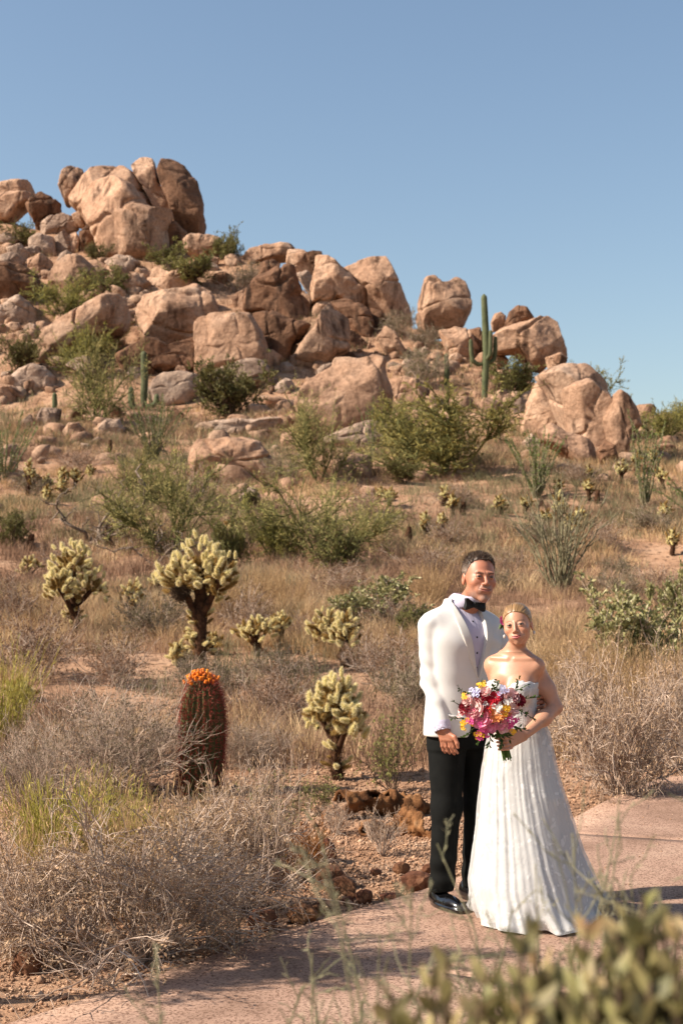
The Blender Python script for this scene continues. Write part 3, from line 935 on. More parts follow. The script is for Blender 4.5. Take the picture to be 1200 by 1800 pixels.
# ---------------------------------------------------------------- plants
def branch(start, direc, length, K, r, wob=.12, rise=0.0, droop=0.0):
    """bent twigs: start (N,3), direc (N,3), length (N,) -> paths (N,K,3)"""
    N = len(start)
    d = norm(direc)
    t = np.linspace(0, 1, K)[None, :, None]
    L = np.asarray(length)[:, None, None]
    p = start[:, None, :] + d[:, None, :] * L * t
    bend = norm(r.normal(size=(N, 3)))[:, None, :] * L * wob * (t * t)
    j = np.cumsum(r.normal(size=(N, K, 3)) * .5, axis=1) * L * wob * .35
    j -= j[:, :1]
    p = p + bend + j
    p[:, :, 2] += (rise - droop) * (L * t * t)[:, :, 0]
    return p


def along(paths, n, r, lo=.25, hi=1.0):
    N, K, _ = paths.shape
    i = r.integers(0, N, n)
    t = (lo + (hi - lo) * r.uniform(size=n)) * (K - 1)
    k = np.minimum(t.astype(int), K - 2)
    f = (t - k)[:, None]
    p = paths[i, k] * (1 - f) + paths[i, k + 1] * f
    d = norm(paths[i, k + 1] - paths[i, k])
    return p, d


def shrub_mesh(seed, n0=14, spread=.9, n1=90, n2=400, nl=1500, leaf=(.05, .02), rad=.012, h=1.0, w=1.0, wob=.2, l1=.4, l2=.22, twig_up=.2, leafdir=.8, droop=0., lo=.35, fold=.25, clump=0):
    """unit shrub: radius about w/1, height about h -> stems mesh arrays, foliage mesh arrays"""
    r = np.random.default_rng(seed)
    a = r.uniform(0, 2 * math.pi, n0)
    s = np.sqrt(r.uniform(0.02, 1, n0)) * spread
    d0 = np.stack([np.cos(a) * s, np.sin(a) * s, np.sqrt(np.maximum(1.05 - s * s, .05))], axis=1)
    st = np.stack([np.cos(a), np.sin(a), 0 * a], axis=1) * .05 * w * r.uniform(.2, 1, (n0, 1))
    L0 = r.uniform(.65, 1.0, n0)
    p0 = branch(st, d0, L0, 7, r, wob, droop=droop)
    q, d = along(p0, n1, r, .2, 1)
    p1 = branch(q, d + r.normal(size=(n1, 3)) * .65 + [0, 0, twig_up], l1 * r.uniform(.5, 1.1, n1), 5, r, wob, droop=droop)
    allp = [(p0, rad, .45), (p1, rad * .5, .5)]
    leafsrc = p1
    if n2:
        q, d = along(p1, n2, r, .15, 1)
        p2 = branch(q, d + r.normal(size=(n2, 3)) * .7 + [0, 0, twig_up], l2 * r.uniform(.4, 1.1, n2), 4, r, wob, droop=droop)
        allp.append((p2, rad * .28, .5))
        leafsrc = p2
    S = Acc()
    for p, rr, tp in allp:
        K = p.shape[1]
        S.add(*tubes(p * [w, w, h], np.linspace(1, tp, K)[None] * rr * r.uniform(.7, 1.2, (len(p), 1)), 3))
    F = Acc()
    if nl:
        if clump:
            q, d = along(leafsrc, nl // clump, r, lo, 1)
            q = np.repeat(q, clump, axis=0) + r.normal(size=(nl // clump * clump, 3)) * leaf[0] * .6
            d = np.repeat(d, clump, axis=0)
        else:
            q, d = along(leafsrc, nl, r, lo, 1)
        dd = d + r.normal(size=d.shape) * leafdir + [0, 0, .25]
        F.add(*leaves(q * [w, w, h], dd, leaf[0] * r.uniform(.6, 1.3, len(q)), leaf[1] * r.uniform(.7, 1.2, len(q)), fold, r))
    zmin = 0
    return S, F


m_twig = mat('dry_twig', [srgb(140, 118, 102), srgb(180, 158, 140), srgb(206, 186, 168)], k=.88, scale=6, rough=.9, island=.3, spec=.1)
m_bark = mat('bark', [srgb(84, 68, 54), srgb(118, 98, 80)], scale=8, rough=.9, island=.2, spec=.1)
m_greenbark = mat('palo_verde_bark', [srgb(104, 104, 60), srgb(140, 136, 84)], scale=5, rough=.85, island=.2, spec=.15)
m_palo = mat('palo_verde_leaf', [srgb(136, 130, 66), srgb(160, 150, 84), srgb(178, 164, 104)], k=.82, scale=1.2, rough=.75, island=.3, objrand=.18, transl=.3, spec=.2)
m_creo = mat('creosote_leaf', [srgb(98, 98, 54), srgb(126, 122, 70), srgb(152, 144, 90)], k=.8, scale=1.2, rough=.7, island=.3, objrand=.2, transl=.25, spec=.25)
m_graylf = mat('bursage_leaf', [srgb(120, 112, 84), srgb(148, 136, 106), srgb(172, 154, 124)], scale=1.5, rough=.85, island=.28, objrand=.15, transl=.25, spec=.15)
m_drylf = mat('dry_leaf', [srgb(158, 128, 100), srgb(186, 156, 126), srgb(212, 184, 152)], k=.8, scale=3, rough=.85, island=.3, transl=.25, spec=.15)
m_brown = mat('brown_leaf', [srgb(120, 90, 68), srgb(150, 116, 90), srgb(178, 142, 110)], scale=1.5, rough=.9, island=.3, objrand=.15, transl=.2, spec=.1)
m_jojo = mat('jojoba_leaf', [srgb(122, 122, 76), srgb(150, 146, 96), srgb(176, 164, 114)], k=.85, scale=3, rough=.5, island=.3, transl=.22, spec=.4)
m_jojonear = mat('jojoba_leaf_near', [srgb(116, 116, 64), srgb(158, 152, 96), srgb(204, 186, 130), srgb(206, 150, 112)], k=.56, scale=9, rough=.5, island=.4, transl=.28, spec=.4, bump=.2, bscale=60)
m_ocot = mat('ocotillo_leaf', [srgb(96, 118, 54), srgb(124, 142, 74), srgb(150, 158, 92)], scale=3, rough=.7, island=.25, objrand=.1, transl=.25, spec=.2)
m_ocostem = mat('ocotillo_stem', [srgb(104, 100, 72), srgb(142, 134, 104), srgb(168, 158, 130)], scale=9, rough=.85, island=.2, spec=.15, bump=.5, bscale=60)
m_broom = mat('broom_stem', [srgb(150, 142, 62), srgb(184, 172, 88), srgb(208, 186, 116)], k=.85, scale=3, rough=.75, island=.3, transl=.25, spec=.2)

KINDS = {}


def kind(name, n, stem_m, leaf_m, **kw):
    out = []
    for i in range(n):
        S, F = shrub_mesh(hash(name) % 1 + 31 * len(KINDS) + i, **kw)
        allv = np.concatenate(S.v + F.v)
        rr_ = np.percentile(np.hypot(allv[:, 0], allv[:, 1]), 96)
        zz_ = np.percentile(allv[:, 2], 98.5)
        for A_ in (S, F):
            A_.v = [v_ / [rr_, rr_, zz_] for v_ in A_.v]
        ms = S.mesh(name + '_stems')
        ms.materials.append(stem_m)
        mf = None
        if F.n:
            mf = F.mesh(name + '_foliage')
            mf.materials.append(leaf_m)
        out.append((ms, mf))
    KINDS[name] = out


# unit sizes: radius 1, height 1
kind('palo', 3, m_greenbark, m_palo, n0=9, n1=130, n2=900, nl=4800, leaf=(.075, .018), rad=.022, spread=.85, l1=.45, l2=.26, wob=.28, twig_up=.3)
m_airy = mat('airy_leaf', [srgb(150, 142, 84), srgb(176, 164, 106), srgb(192, 176, 124)], k=.92, scale=1.2, rough=.8, island=.3, objrand=.15, transl=.35, spec=.15)
kind('airy', 2, m_greenbark, m_airy, n0=8, n1=100, n2=700, nl=2500, leaf=(.065, .012), rad=.016, spread=.8, l1=.5, l2=.3, wob=.3, twig_up=.25)
kind('creo', 3, m_bark, m_creo, n0=14, n1=150, n2=800, nl=6500, leaf=(.07, .028), rad=.016, spread=.85, l1=.36, l2=.22, wob=.2, twig_up=.35)
kind('gray', 3, m_twig, m_graylf, n0=22, n1=200, n2=900, nl=5000, leaf=(.06, .018), rad=.01, spread=.95, l1=.36, l2=.2, wob=.22, twig_up=.3)
kind('brown', 3, m_twig, m_brown, n0=26, n1=240, n2=900, nl=2600, leaf=(.06, .016), rad=.009, spread=.95, l1=.36, l2=.2, wob=.22, twig_up=.3)
kind('jojoba', 2, m_twig, m_jojo, n0=22, n1=260, n2=900, nl=8500, leaf=(.07, .034), rad=.012, spread=.92, l1=.3, l2=.17, wob=.2, twig_up=.5, fold=.12)
kind('drybush', 2, m_twig, m_drylf, n0=46, n1=520, n2=2600, nl=6500, leaf=(.032, .014), rad=.0085, spread=1.0, l1=.36, l2=.17, wob=.26, twig_up=.25, droop=.1, clump=4)
kind('finegray', 2, m_twig, m_graylf, n0=60, n1=700, n2=3000, nl=7000, leaf=(.03, .008), rad=.006, spread=1.0, l1=.34, l2=.17, wob=.2, twig_up=.4)
kind('sprig', 2, m_bark, m_creo, n0=16, n1=110, n2=420, nl=1500, leaf=(.05, .018), rad=.009, spread=.75, l1=.32, l2=.18, wob=.2, twig_up=.3)
kind('bare', 2, m_twig, m_drylf, n0=26, n1=180, n2=500, nl=900, leaf=(.035, .016), rad=.012, spread=.85, l1=.3, l2=.16, wob=.16, twig_up=.3, clump=3)


def shrub(kd, px, row, wpx, hpx, name, label, cat='bush', group=None, Y=None, var=None, sink=.02, grow_w=1.1):
    G = gp(px, row) if Y is None else np.array((*at(px, row, Y)[:2], gz(*at(px, row, Y)[:2])))
    sc = G[1] / 2500
    lib = KINDS[kd]
    ms, mf = lib[(int(px + row) if var is None else var) % len(lib)]
    R, H = wpx * sc / 2 * grow_w, hpx * sc * 1.02
    t = thing(name, label, cat, G - [0, 0, sink * H], (px * 7.31 + row) % 6.28, group, (R, R, H))
    part('stems', ms, None, t)
    if mf:
        part('foliage', mf, None, t)
    return t


HG = 'green bushes on the hillside'
SHRUBS = [
    ('palo', 790, 842, 290, 148, 'palo_verde', 'large dense palo verde below the tall saguaro, dark underneath', 'tree', None),
    ('palo', 700, 812, 130, 110, 'palo_verde', 'lighter palo verde at the left side of the large dense one', 'tree', None),
    ('airy', 562, 850, 170, 160, 'palo_verde', 'feathery pale green palo verde below the paw shaped boulder', 'tree', None),
    ('creo', 412, 738, 160, 105, 'creosote_bush', 'round green bush below the massive cube like boulder', 'bush', HG),
    ('airy', 172, 748, 140, 160, 'palo_verde', 'leafy palo verde with dark branches left of the slim saguaro', 'tree', None),
    ('palo', 150, 660, 110, 80, 'palo_verde', 'spreading light green bush above the leafy palo verde at left', 'bush', HG),
    ('palo', 190, 620, 90, 60, 'creosote_bush', 'hazy green bush under the long sloping slab', 'bush', HG),
    ('gray', 750, 685, 90, 84, 'creosote_bush', 'grey green bush left of the tall saguaro', 'bush', HG),
    ('creo', 897, 695, 95, 62, 'creosote_bush', 'low green bush right of the tall saguaro', 'bush', HG),
    ('palo', 626, 474, 58, 50, 'palo_verde', 'small tree standing on the skyline behind the jagged cleft outcrop', 'tree', None),
    ('creo', 402, 462, 60, 58, 'creosote_bush', 'dark green bush on the skyline beside the flat topped block', 'bush', HG),
    ('creo', 330, 505, 110, 60, 'creosote_bush', 'wide green bush right of the low pale boulder under the summit', 'bush', HG),
    ('creo', 290, 470, 60, 34, 'creosote_bush', 'small green bush at the foot of the shaded summit dome', 'bush', HG),
    ('creo', 32, 432, 62, 38, 'creosote_bush', 'green bush below the left skyline boulders', 'bush', HG),
    ('palo', 108, 560, 110, 78, 'creosote_bush', 'bright green bush between the dark boulder and the egg shaped one', 'bush', HG),
    ('creo', 188, 522, 76, 50, 'creosote_bush', 'green bush right of the egg shaped boulder', 'bush', HG),
    ('creo', 172, 460, 46, 32, 'creosote_bush', 'tiny green bush below the squarish brown block', 'bush', HG),
    ('gray', 424, 512, 76, 52, 'creosote_bush', 'grey bush left of the varnished rock face', 'bush', HG),
    ('palo', 1165, 778, 110, 70, 'palo_verde', 'dark green tree behind the right outcrop on the skyline', 'tree', None),
    ('palo', 1040, 690, 96, 66, 'palo_verde', 'green tree peeping over the back of the large right outcrop', 'tree', None),
    ('palo', 1210, 770, 90, 62, 'palo_verde', 'green bush on the skyline at the right picture edge', 'bush', None),
    ('creo', 30, 658, 84, 66, 'creosote_bush', 'green bush by the left picture edge above the pale domed boulder', 'bush', HG),
    ('gray', 700, 592, 70, 46, 'creosote_bush', 'grey green bush below the big squared skyline boulder', 'bush', HG),
    ('gray', 745, 612, 66, 40, 'creosote_bush', 'small grey bush below the balanced heart shaped boulder', 'bush', HG),
    ('airy', 300, 975, 230, 170, 'palo_verde', 'wide airy palo verde behind the two big chollas', 'tree', None),
    ('airy', 255, 900, 150, 110, 'palo_verde', 'thin yellow green palo verde left of the lone pale rock', 'tree', None),
    ('airy', 565, 1000, 250, 165, 'palo_verde', 'sprawling airy palo verde with a dark core, mid slope centre', 'tree', None),
    ('creo', 585, 1010, 110, 82, 'creosote_bush', 'dark bush at the heart of the sprawling airy palo verde', 'bush', None),
    ('palo', 490, 990, 110, 110, 'palo_verde', 'pale green small palo verde left of the dark bush', 'tree', None),
    ('gray', 500, 850, 80, 55, 'bursage', 'grey green bush right of the overhanging rock', 'bush', None),
    ('creo', 410, 1010, 90, 100, 'creosote_bush', 'green bush right behind the right big cholla', 'bush', None),
    ('creo', 710, 850, 60, 46, 'creosote_bush', 'dark low bush left under the large dense palo verde', 'bush', None),
    ('creo', 445, 900, 46, 42, 'creosote_bush', 'dark small bush beside the lone pale rock', 'bush', None),
    ('creo', 20, 960, 70, 60, 'creosote_bush', 'dark green shrub at the left picture edge behind the left cholla', 'bush', None),
    ('jojoba', 645, 1112, 170, 92, 'jojoba', 'round grey green jojoba bush behind the twin chollas', 'bush', None),
    ('jojoba', 1110, 1192, 215, 150, 'jojoba', 'wide pale green jojoba bush right of the couple', 'bush', None),
    ('jojoba', 1215, 1120, 120, 140, 'jojoba', 'tall jojoba bush at the right picture edge', 'bush', None),
    ('creo', 735, 1130, 80, 60, 'creosote_bush', 'dark green bush just behind the man\'s shoulder', 'bush', None),
    ('gray', 870, 1040, 60, 40, 'bursage', 'grey bush on the slope right of the man\'s head', 'bush', None),
    ('gray', 1090, 1060, 80, 60, 'bursage', 'grey bush on the slope above the wide jojoba', 'bush', None),
    ('gray', 1085, 1020, 70, 44, 'bursage', 'dark grey bush right of the bare ocotillo', 'bush', None),
    ('brown', 1010, 850, 80, 40, 'dry_bush', 'rounded straw brown bush at the foot of the right outcrop', 'bush', None),
]
for s in SHRUBS:
    shrub(*s[:6], s[6], s[7], s[8])
# grey and brown desert brush in the middle ground, left to right
BR = 'grey brown brush'
BRUSH = [
    ('brown', 60, 1195, 190, 120, 'grey brown brush at the left picture edge below the left cholla'),
    ('brown', 205, 1205, 160, 90, 'dark tangled brush in the shade between the two big chollas'),
    ('gray', 270, 1130, 120, 90, 'grey brush between the trunks of the two big chollas'),
    ('brown', 20, 1100, 110, 90, 'straw brown brush left of the left cholla trunk'),
    ('brown', 430, 1120, 110, 90, 'lilac brown brush right of the right big cholla'),
    ('gray', 510, 1210, 120, 70, 'grey brush below the round topped cholla pair'),
    ('brown', 470, 1275, 180, 110, 'wide tan brush left of the nearest cholla'),
    ('gray', 395, 1235, 110, 80, 'pale brush right behind the barrel cactus'),
    ('brown', 680, 1215, 170, 105, 'dark brown brush right of the twin chollas'),
    ('brown', 640, 1180, 110, 60, 'shaded brush under the twin chollas'),
    ('gray', 720, 1265, 110, 105, 'grey green brush beside the man\'s sleeve'),
    ('brown', 695, 1120, 100, 70, 'brown brush behind the man\'s upper arm'),
    ('brown', 540, 1130, 100, 55, 'brown brush above the twin chollas'),
    ('gray', 330, 1200, 80, 50, 'low grey brush at the foot of the right big cholla'),
    ('brown', 110, 1010, 100, 60, 'brown brush behind the left cholla crown'),
    ('brown', 900, 1010, 90, 46, 'brown brush right above the man\'s head'),
    ('brown', 780, 960, 90, 46, 'brown brush left above the man\'s head'),
    ('gray', 960, 960, 100, 50, 'grey brush at the foot of the green ocotillo'),
    ('brown', 1060, 965, 100, 50, 'brown brush right of the green ocotillo'),
    ('gray', 1150, 935, 90, 46, 'grey brush below the right ocotillo'),
    ('brown', 800, 890, 90, 40, 'straw brush under the large dense palo verde'),
    ('brown', 600, 1050, 130, 60, 'shaded brush in front of the sprawling palo verde'),
    ('brown', 760, 1010, 130, 50, 'dark brush on the slope left of the man\'s head'),
    ('brown', 1150, 1045, 110, 50, 'brown brush behind the tall right jojoba'),
    ('gray', 60, 870, 80, 40, 'grey brush among the small left chollas'),
    ('brown', 330, 880, 120, 60, 'brown brush below the overhanging rock'),
    ('brown', 140, 830, 90, 44, 'brown brush on the bare left slope'),
    ('brown', 640, 905, 100, 46, 'brown brush left of the twin leaning chollas'),
]
for k, px, row, w, h, lab in BRUSH:
    shrub(k, px, row, w, h, 'desert_brush', lab, 'brush', BR)

# ---- near plants
NG = None
shrub('drybush', 260, 1668, 520, 250, 'dry_bush', 'big tangled grey bush of bare twigs and dry leaves beside the path at lower left', 'bush', Y=6.45, var=0)
shrub('drybush', 30, 1650, 330, 190, 'dry_bush', 'dry twiggy bush at the lower left picture edge', 'bush', Y=6.6, var=1)
shrub('drybush', 430, 1600, 250, 250, 'dry_bush', 'dry bush with long pale bare twigs right of the big tangled one', 'bush', Y=7.4, var=1)
shrub('finegray', 190, 1395, 320, 190, 'bursage', 'soft grey green rounded bush left of the barrel cactus', 'bush', var=0)
shrub('finegray', 60, 1420, 220, 150, 'bursage', 'dim grey bush at the left edge behind the yellow broom', 'bush', var=1)
shrub('drybush', 1085, 1398, 280, 238, 'dry_bush', 'tall dry brown bush by the path right of the woman', 'bush', var=1)
shrub('drybush', 1195, 1350, 200, 200, 'dry_bush', 'dry brown bush at the right picture edge by the path', 'bush', var=0)
shrub('drybush', 1000, 1330, 130, 150, 'dry_bush', 'dry bush directly behind the woman', 'bush', var=1)
shrub('sprig', 690, 1392, 120, 140, 'creosote_bush', 'thin leafy shrub between the nearest cholla and the man', 'bush', var=0)
shrub('sprig', 560, 1432, 90, 70, 'wild_sprig', 'sprig with reddish leaves in the gravel before the nearest cholla', 'plant', var=1)
shrub('sprig', 470, 1500, 190, 170, 'creosote_bush', 'green leafed shrub behind the long pale twigs', 'bush', Y=8.3, var=0)
shrub('bare', 672, 1502, 80, 82, 'bursage', 'small silvery bare shrub in front of the orange log', 'bush', var=0)
shrub('bare', 590, 1465, 70, 56, 'bursage', 'tiny silvery shrub left of the orange log', 'bush', var=1)
shrub('finegray', 440, 1345, 150, 80, 'bursage', 'low pale bush between the barrel cactus and the nearest cholla', 'bush', var=1)
shrub('sprig', 310, 1440, 120, 90, 'creosote_bush', 'fine green leafy shrub at the foot of the barrel cactus', 'bush', Y=9.2, var=1)


def tuft(px, row, wpx, hpx, n, m, name, label, cat='grass', lean=.4, wd=.0028, Y=None, seed=0):
    """one countable tuft: narrow blades from one foot"""
    r = np.random.default_rng(seed + 77)
    G = gp(px, row) if Y is None else np.array((*at(px, row, Y)[:2], gz(*at(px, row, Y)[:2])))
    sc = G[1] / 2500
    R, H = wpx * sc / 2, hpx * sc
    a = r.uniform(0, 6.283, n)
    q = np.sqrt(r.uniform(0, 1, n))
    st = np.stack([np.cos(a) * q * R * .45, np.sin(a) * q * R * .45, 0 * a], axis=1)
    d = np.stack([np.cos(a) * q * lean, np.sin(a) * q * lean, np.ones(n)], axis=1) + r.normal(size=(n, 3)) * .08
    p = branch(st, d, H * r.uniform(.45, 1.08, n), 5, r, .14)
    v, f = tubes(p, np.linspace(1, .35, 5)[None] * wd * r.uniform(.7, 1.2, (n, 1)), 3)
    t = thing(name, label, cat, G - [0, 0, .01])
    part('stems', make_mesh(name, v, f), m, t)
    # seed heads and side leaves
    qq, dd = along(p, n * 3, r, .45, 1)
    v, f = leaves(qq, dd + r.normal(size=dd.shape) * .35, .045 * H / .5, .006, .2, r)
    part('foliage', make_mesh(name + '_leaves', v, f), m, t)
    return t


m_redgrass = mat('red_grass', [srgb(150, 92, 50), srgb(182, 120, 66), srgb(190, 150, 80)], scale=4, rough=.8, island=.3, transl=.25, spec=.15)
tuft(110, 1490, 200, 185, 520, m_broom, 'yellow_broom', 'bright yellow green broom behind the big tangled bush', 'bush', .35, .003, Y=7.9, seed=1)
tuft(190, 1470, 150, 150, 300, m_broom, 'yellow_broom', 'smaller yellow green broom right of the bright one', 'bush', .35, .003, Y=8.4, seed=2)
tuft(5, 1320, 90, 175, 200, m_broom, 'green_broom', 'tall green broom at the left picture edge', 'bush', .35, .0045, seed=3)
tuft(525, 1545, 110, 110, 240, m_redgrass, 'rusty_grass', 'rusty orange grass tuft among the red stones by the path', 'grass', .5, .0018, seed=4)
tuft(270, 1560, 300, 230, 420, m_straw, 'dry_grass_tuft', 'tall straw stalks rising from the big tangled bush', 'grass', .5, .002, Y=7.3, seed=5)
tuft(365, 1475, 130, 120, 90, m_straw, 'dry_grass_tuft', 'thin straw stalks in front of the barrel cactus', 'grass', .45, .0022, Y=8.6, seed=6)
tuft(60, 1570, 220, 190, 240, m_straw, 'dry_grass_tuft', 'straw stalks at the lower left behind the dry twigs', 'grass', .5, .0022, Y=7.2, seed=7)
for i, (px, row, w, h) in enumerate([(1010, 1262, 130, 140), (1090, 1275, 130, 150), (1160, 1265, 120, 140), (1050, 1235, 110, 120), (985, 1215, 90, 100), (1195, 1250, 90, 120), (1130, 1300, 130, 120)]):
    tuft(px, row, w, h, 300, m_straw, 'dry_grass_tuft', ['tall straw grass beside the woman\'s elbow', 'tall straw grass above the tall dry brown bush', 'tall straw grass below the wide jojoba', 'straw grass at the left foot of the wide jojoba', 'straw grass behind the woman\'s shoulder', 'straw grass at the right picture edge', 'straw grass over the path side bush'][i], 'grass', .45, .0035, seed=10 + i)
for i, (px, row, w, h, lab) in enumerate([(430, 1085, 120, 90, 'straw grass behind the round topped cholla pair'), (505, 1075, 110, 80, 'golden grass above the twin chollas'), (750, 1060, 110, 80, 'golden grass behind the man\'s collar'), (470, 1050, 100, 60, 'golden grass below the sprawling palo verde'), (55, 1090, 110, 70, 'straw grass left of the left big cholla'), (385, 1090, 70, 80, 'straw grass right of the right cholla trunk')]):
    tuft(px, row, w, h, 220, m_straw, 'dry_grass_tuft', lab, 'grass', .5, .005, seed=30 + i)

# ---------------------------------------------------------------- cacti
m_cjoint = mat('cholla_joint', [srgb(176, 164, 104), srgb(200, 186, 126)], k=.8, scale=20, rough=.85, spec=.1, island=.12)
m_cspine = mat('cholla_spine', [srgb(226, 208, 150), srgb(242, 228, 178), srgb(250, 242, 208)], k=.95, scale=6, rough=.6, spec=.3, island=.18, transl=.3)
m_cold = mat('cholla_old_joint', [srgb(120, 92, 50), srgb(150, 118, 66)], scale=20, rough=.9, spec=.1, island=.15)
m_coldsp = mat('cholla_old_spine', [srgb(176, 140, 76), srgb(206, 172, 104)], scale=8, rough=.7, spec=.2, island=.2, transl=.25)
m_ctrunk = mat('cholla_trunk', [srgb(52, 36, 28), srgb(84, 58, 42), srgb(112, 80, 56)], scale=14, rough=.95, spec=.1, bump=.9, bscale=40)
m_ctrsp = mat('cholla_trunk_spine', [srgb(84, 58, 40), srgb(130, 96, 62)], scale=8, rough=.9, island=.25, spec=.1)


def joint_mesh(seed, ns, spine_m, core_m, length=1.0, rad=.165, sl=.16, sw=.012):
    """one cholla joint, unit length along +z, wrapped in straw spines; the spines are a second material on the same joint"""
    r = np.random.default_rng(seed)
    K, S = 7, 8
    t = np.linspace(0, 1, K)
    prof = rad * np.array([.62, .9, 1.0, 1.03, 1.0, .82, .35])
    path = np.stack([.06 * np.sin(t * 2 + seed), .05 * np.cos(t * 2.2 + seed), t * length], axis=1)[None]
    v, q = tubes(path, prof[None], S)
    cap = np.arange((K - 1) * S, K * S)
    v = np.concatenate([v, [path[0, -1] + [0, 0, .05]]])
    tri = np.stack([cap, np.roll(cap, -1), np.full(S, len(v) - 1)], axis=1)
    tt = r.uniform(.02, 1.05, ns)
    a = r.uniform(0, 6.283, ns)
    rr = np.interp(tt, t, prof)
    c = np.stack([np.interp(tt, t, path[0, :, 0]), np.interp(tt, t, path[0, :, 1]), np.minimum(tt, 1.0) * length], axis=1)
    out = np.stack([np.cos(a), np.sin(a), np.interp(tt, [0, .8, 1.05], [.15, .4, 2.2])], axis=1)
    out = norm(out + r.normal(size=(ns, 3)) * .3)
    p = c + np.stack([np.cos(a) * rr, np.sin(a) * rr, 0 * a], axis=1) * .92
    sv, sf = spikes(p, out, sl * r.uniform(.6, 1.25, ns), sw, r)
    n0 = len(v)
    me = make_mesh('joint', np.concatenate([v, sv]), [q, np.concatenate([tri, sf + n0])])
    me.materials.append(core_m)
    me.materials.append(spine_m)
    mi = np.zeros(len(q) + len(tri) + len(sf), dtype=np.int32)
    mi[len(q) + len(tri):] = 1
    me.polygons.foreach_set('material_index', mi)
    return me


J_NEW = [joint_mesh(i, 620, m_cspine, m_cjoint, sl=.25, sw=.024) for i in range(3)]
J_OLD = [joint_mesh(i + 5, 380, m_coldsp, m_cold, sl=.24, sw=.026) for i in range(2)]
J_FAR = [joint_mesh(i + 9, 90, m_cspine, m_cjoint, sl=.22, sw=.05) for i in range(2)]
J_FAROLD = [joint_mesh(i + 12, 50, m_coldsp, m_cold, sw=.03) for i in range(1)]


def orient(d):
    return Vector(d).to_track_quat('Z', 'Y').to_euler()


def trunk_mesh(pts, rads, ns, seed, sl=.03):
    r = np.random.default_rng(seed)
    P = resample(np.array(pts, float), 14)
    R = np.interp(np.linspace(0, 1, 14), np.linspace(0, 1, len(rads)), rads)
    v, q = tubes(P[None], R[None], 9)
    v = v + norm(v - np.repeat(P, 9, axis=0)) * (vnoise(v, 18, seed) * .35 * R.mean())[:, None]
    i = r.integers(0, len(v), ns)
    c = np.repeat(P, 9, axis=0)[i]
    f = r.uniform(0, 1, (ns, 1))
    j = np.minimum(i + 9, len(v) - 1)
    p = v[i] * (1 - f) + v[j] * f
    sv, sf = spikes(p, norm(p - c + r.normal(size=(ns, 3)) * .02), sl * r.uniform(.5, 1.3, ns), sl * .12, r)
    me = make_mesh('trunk', np.concatenate([v, sv]), [q, sf + len(v)], smooth=True)
    me.materials.append(m_ctrunk)
    me.materials.append(m_ctrsp)
    mi = np.zeros(len(q) + len(sf), dtype=np.int32)
    mi[len(q):] = 1
    me.polygons.foreach_set('material_index', mi)
    return me


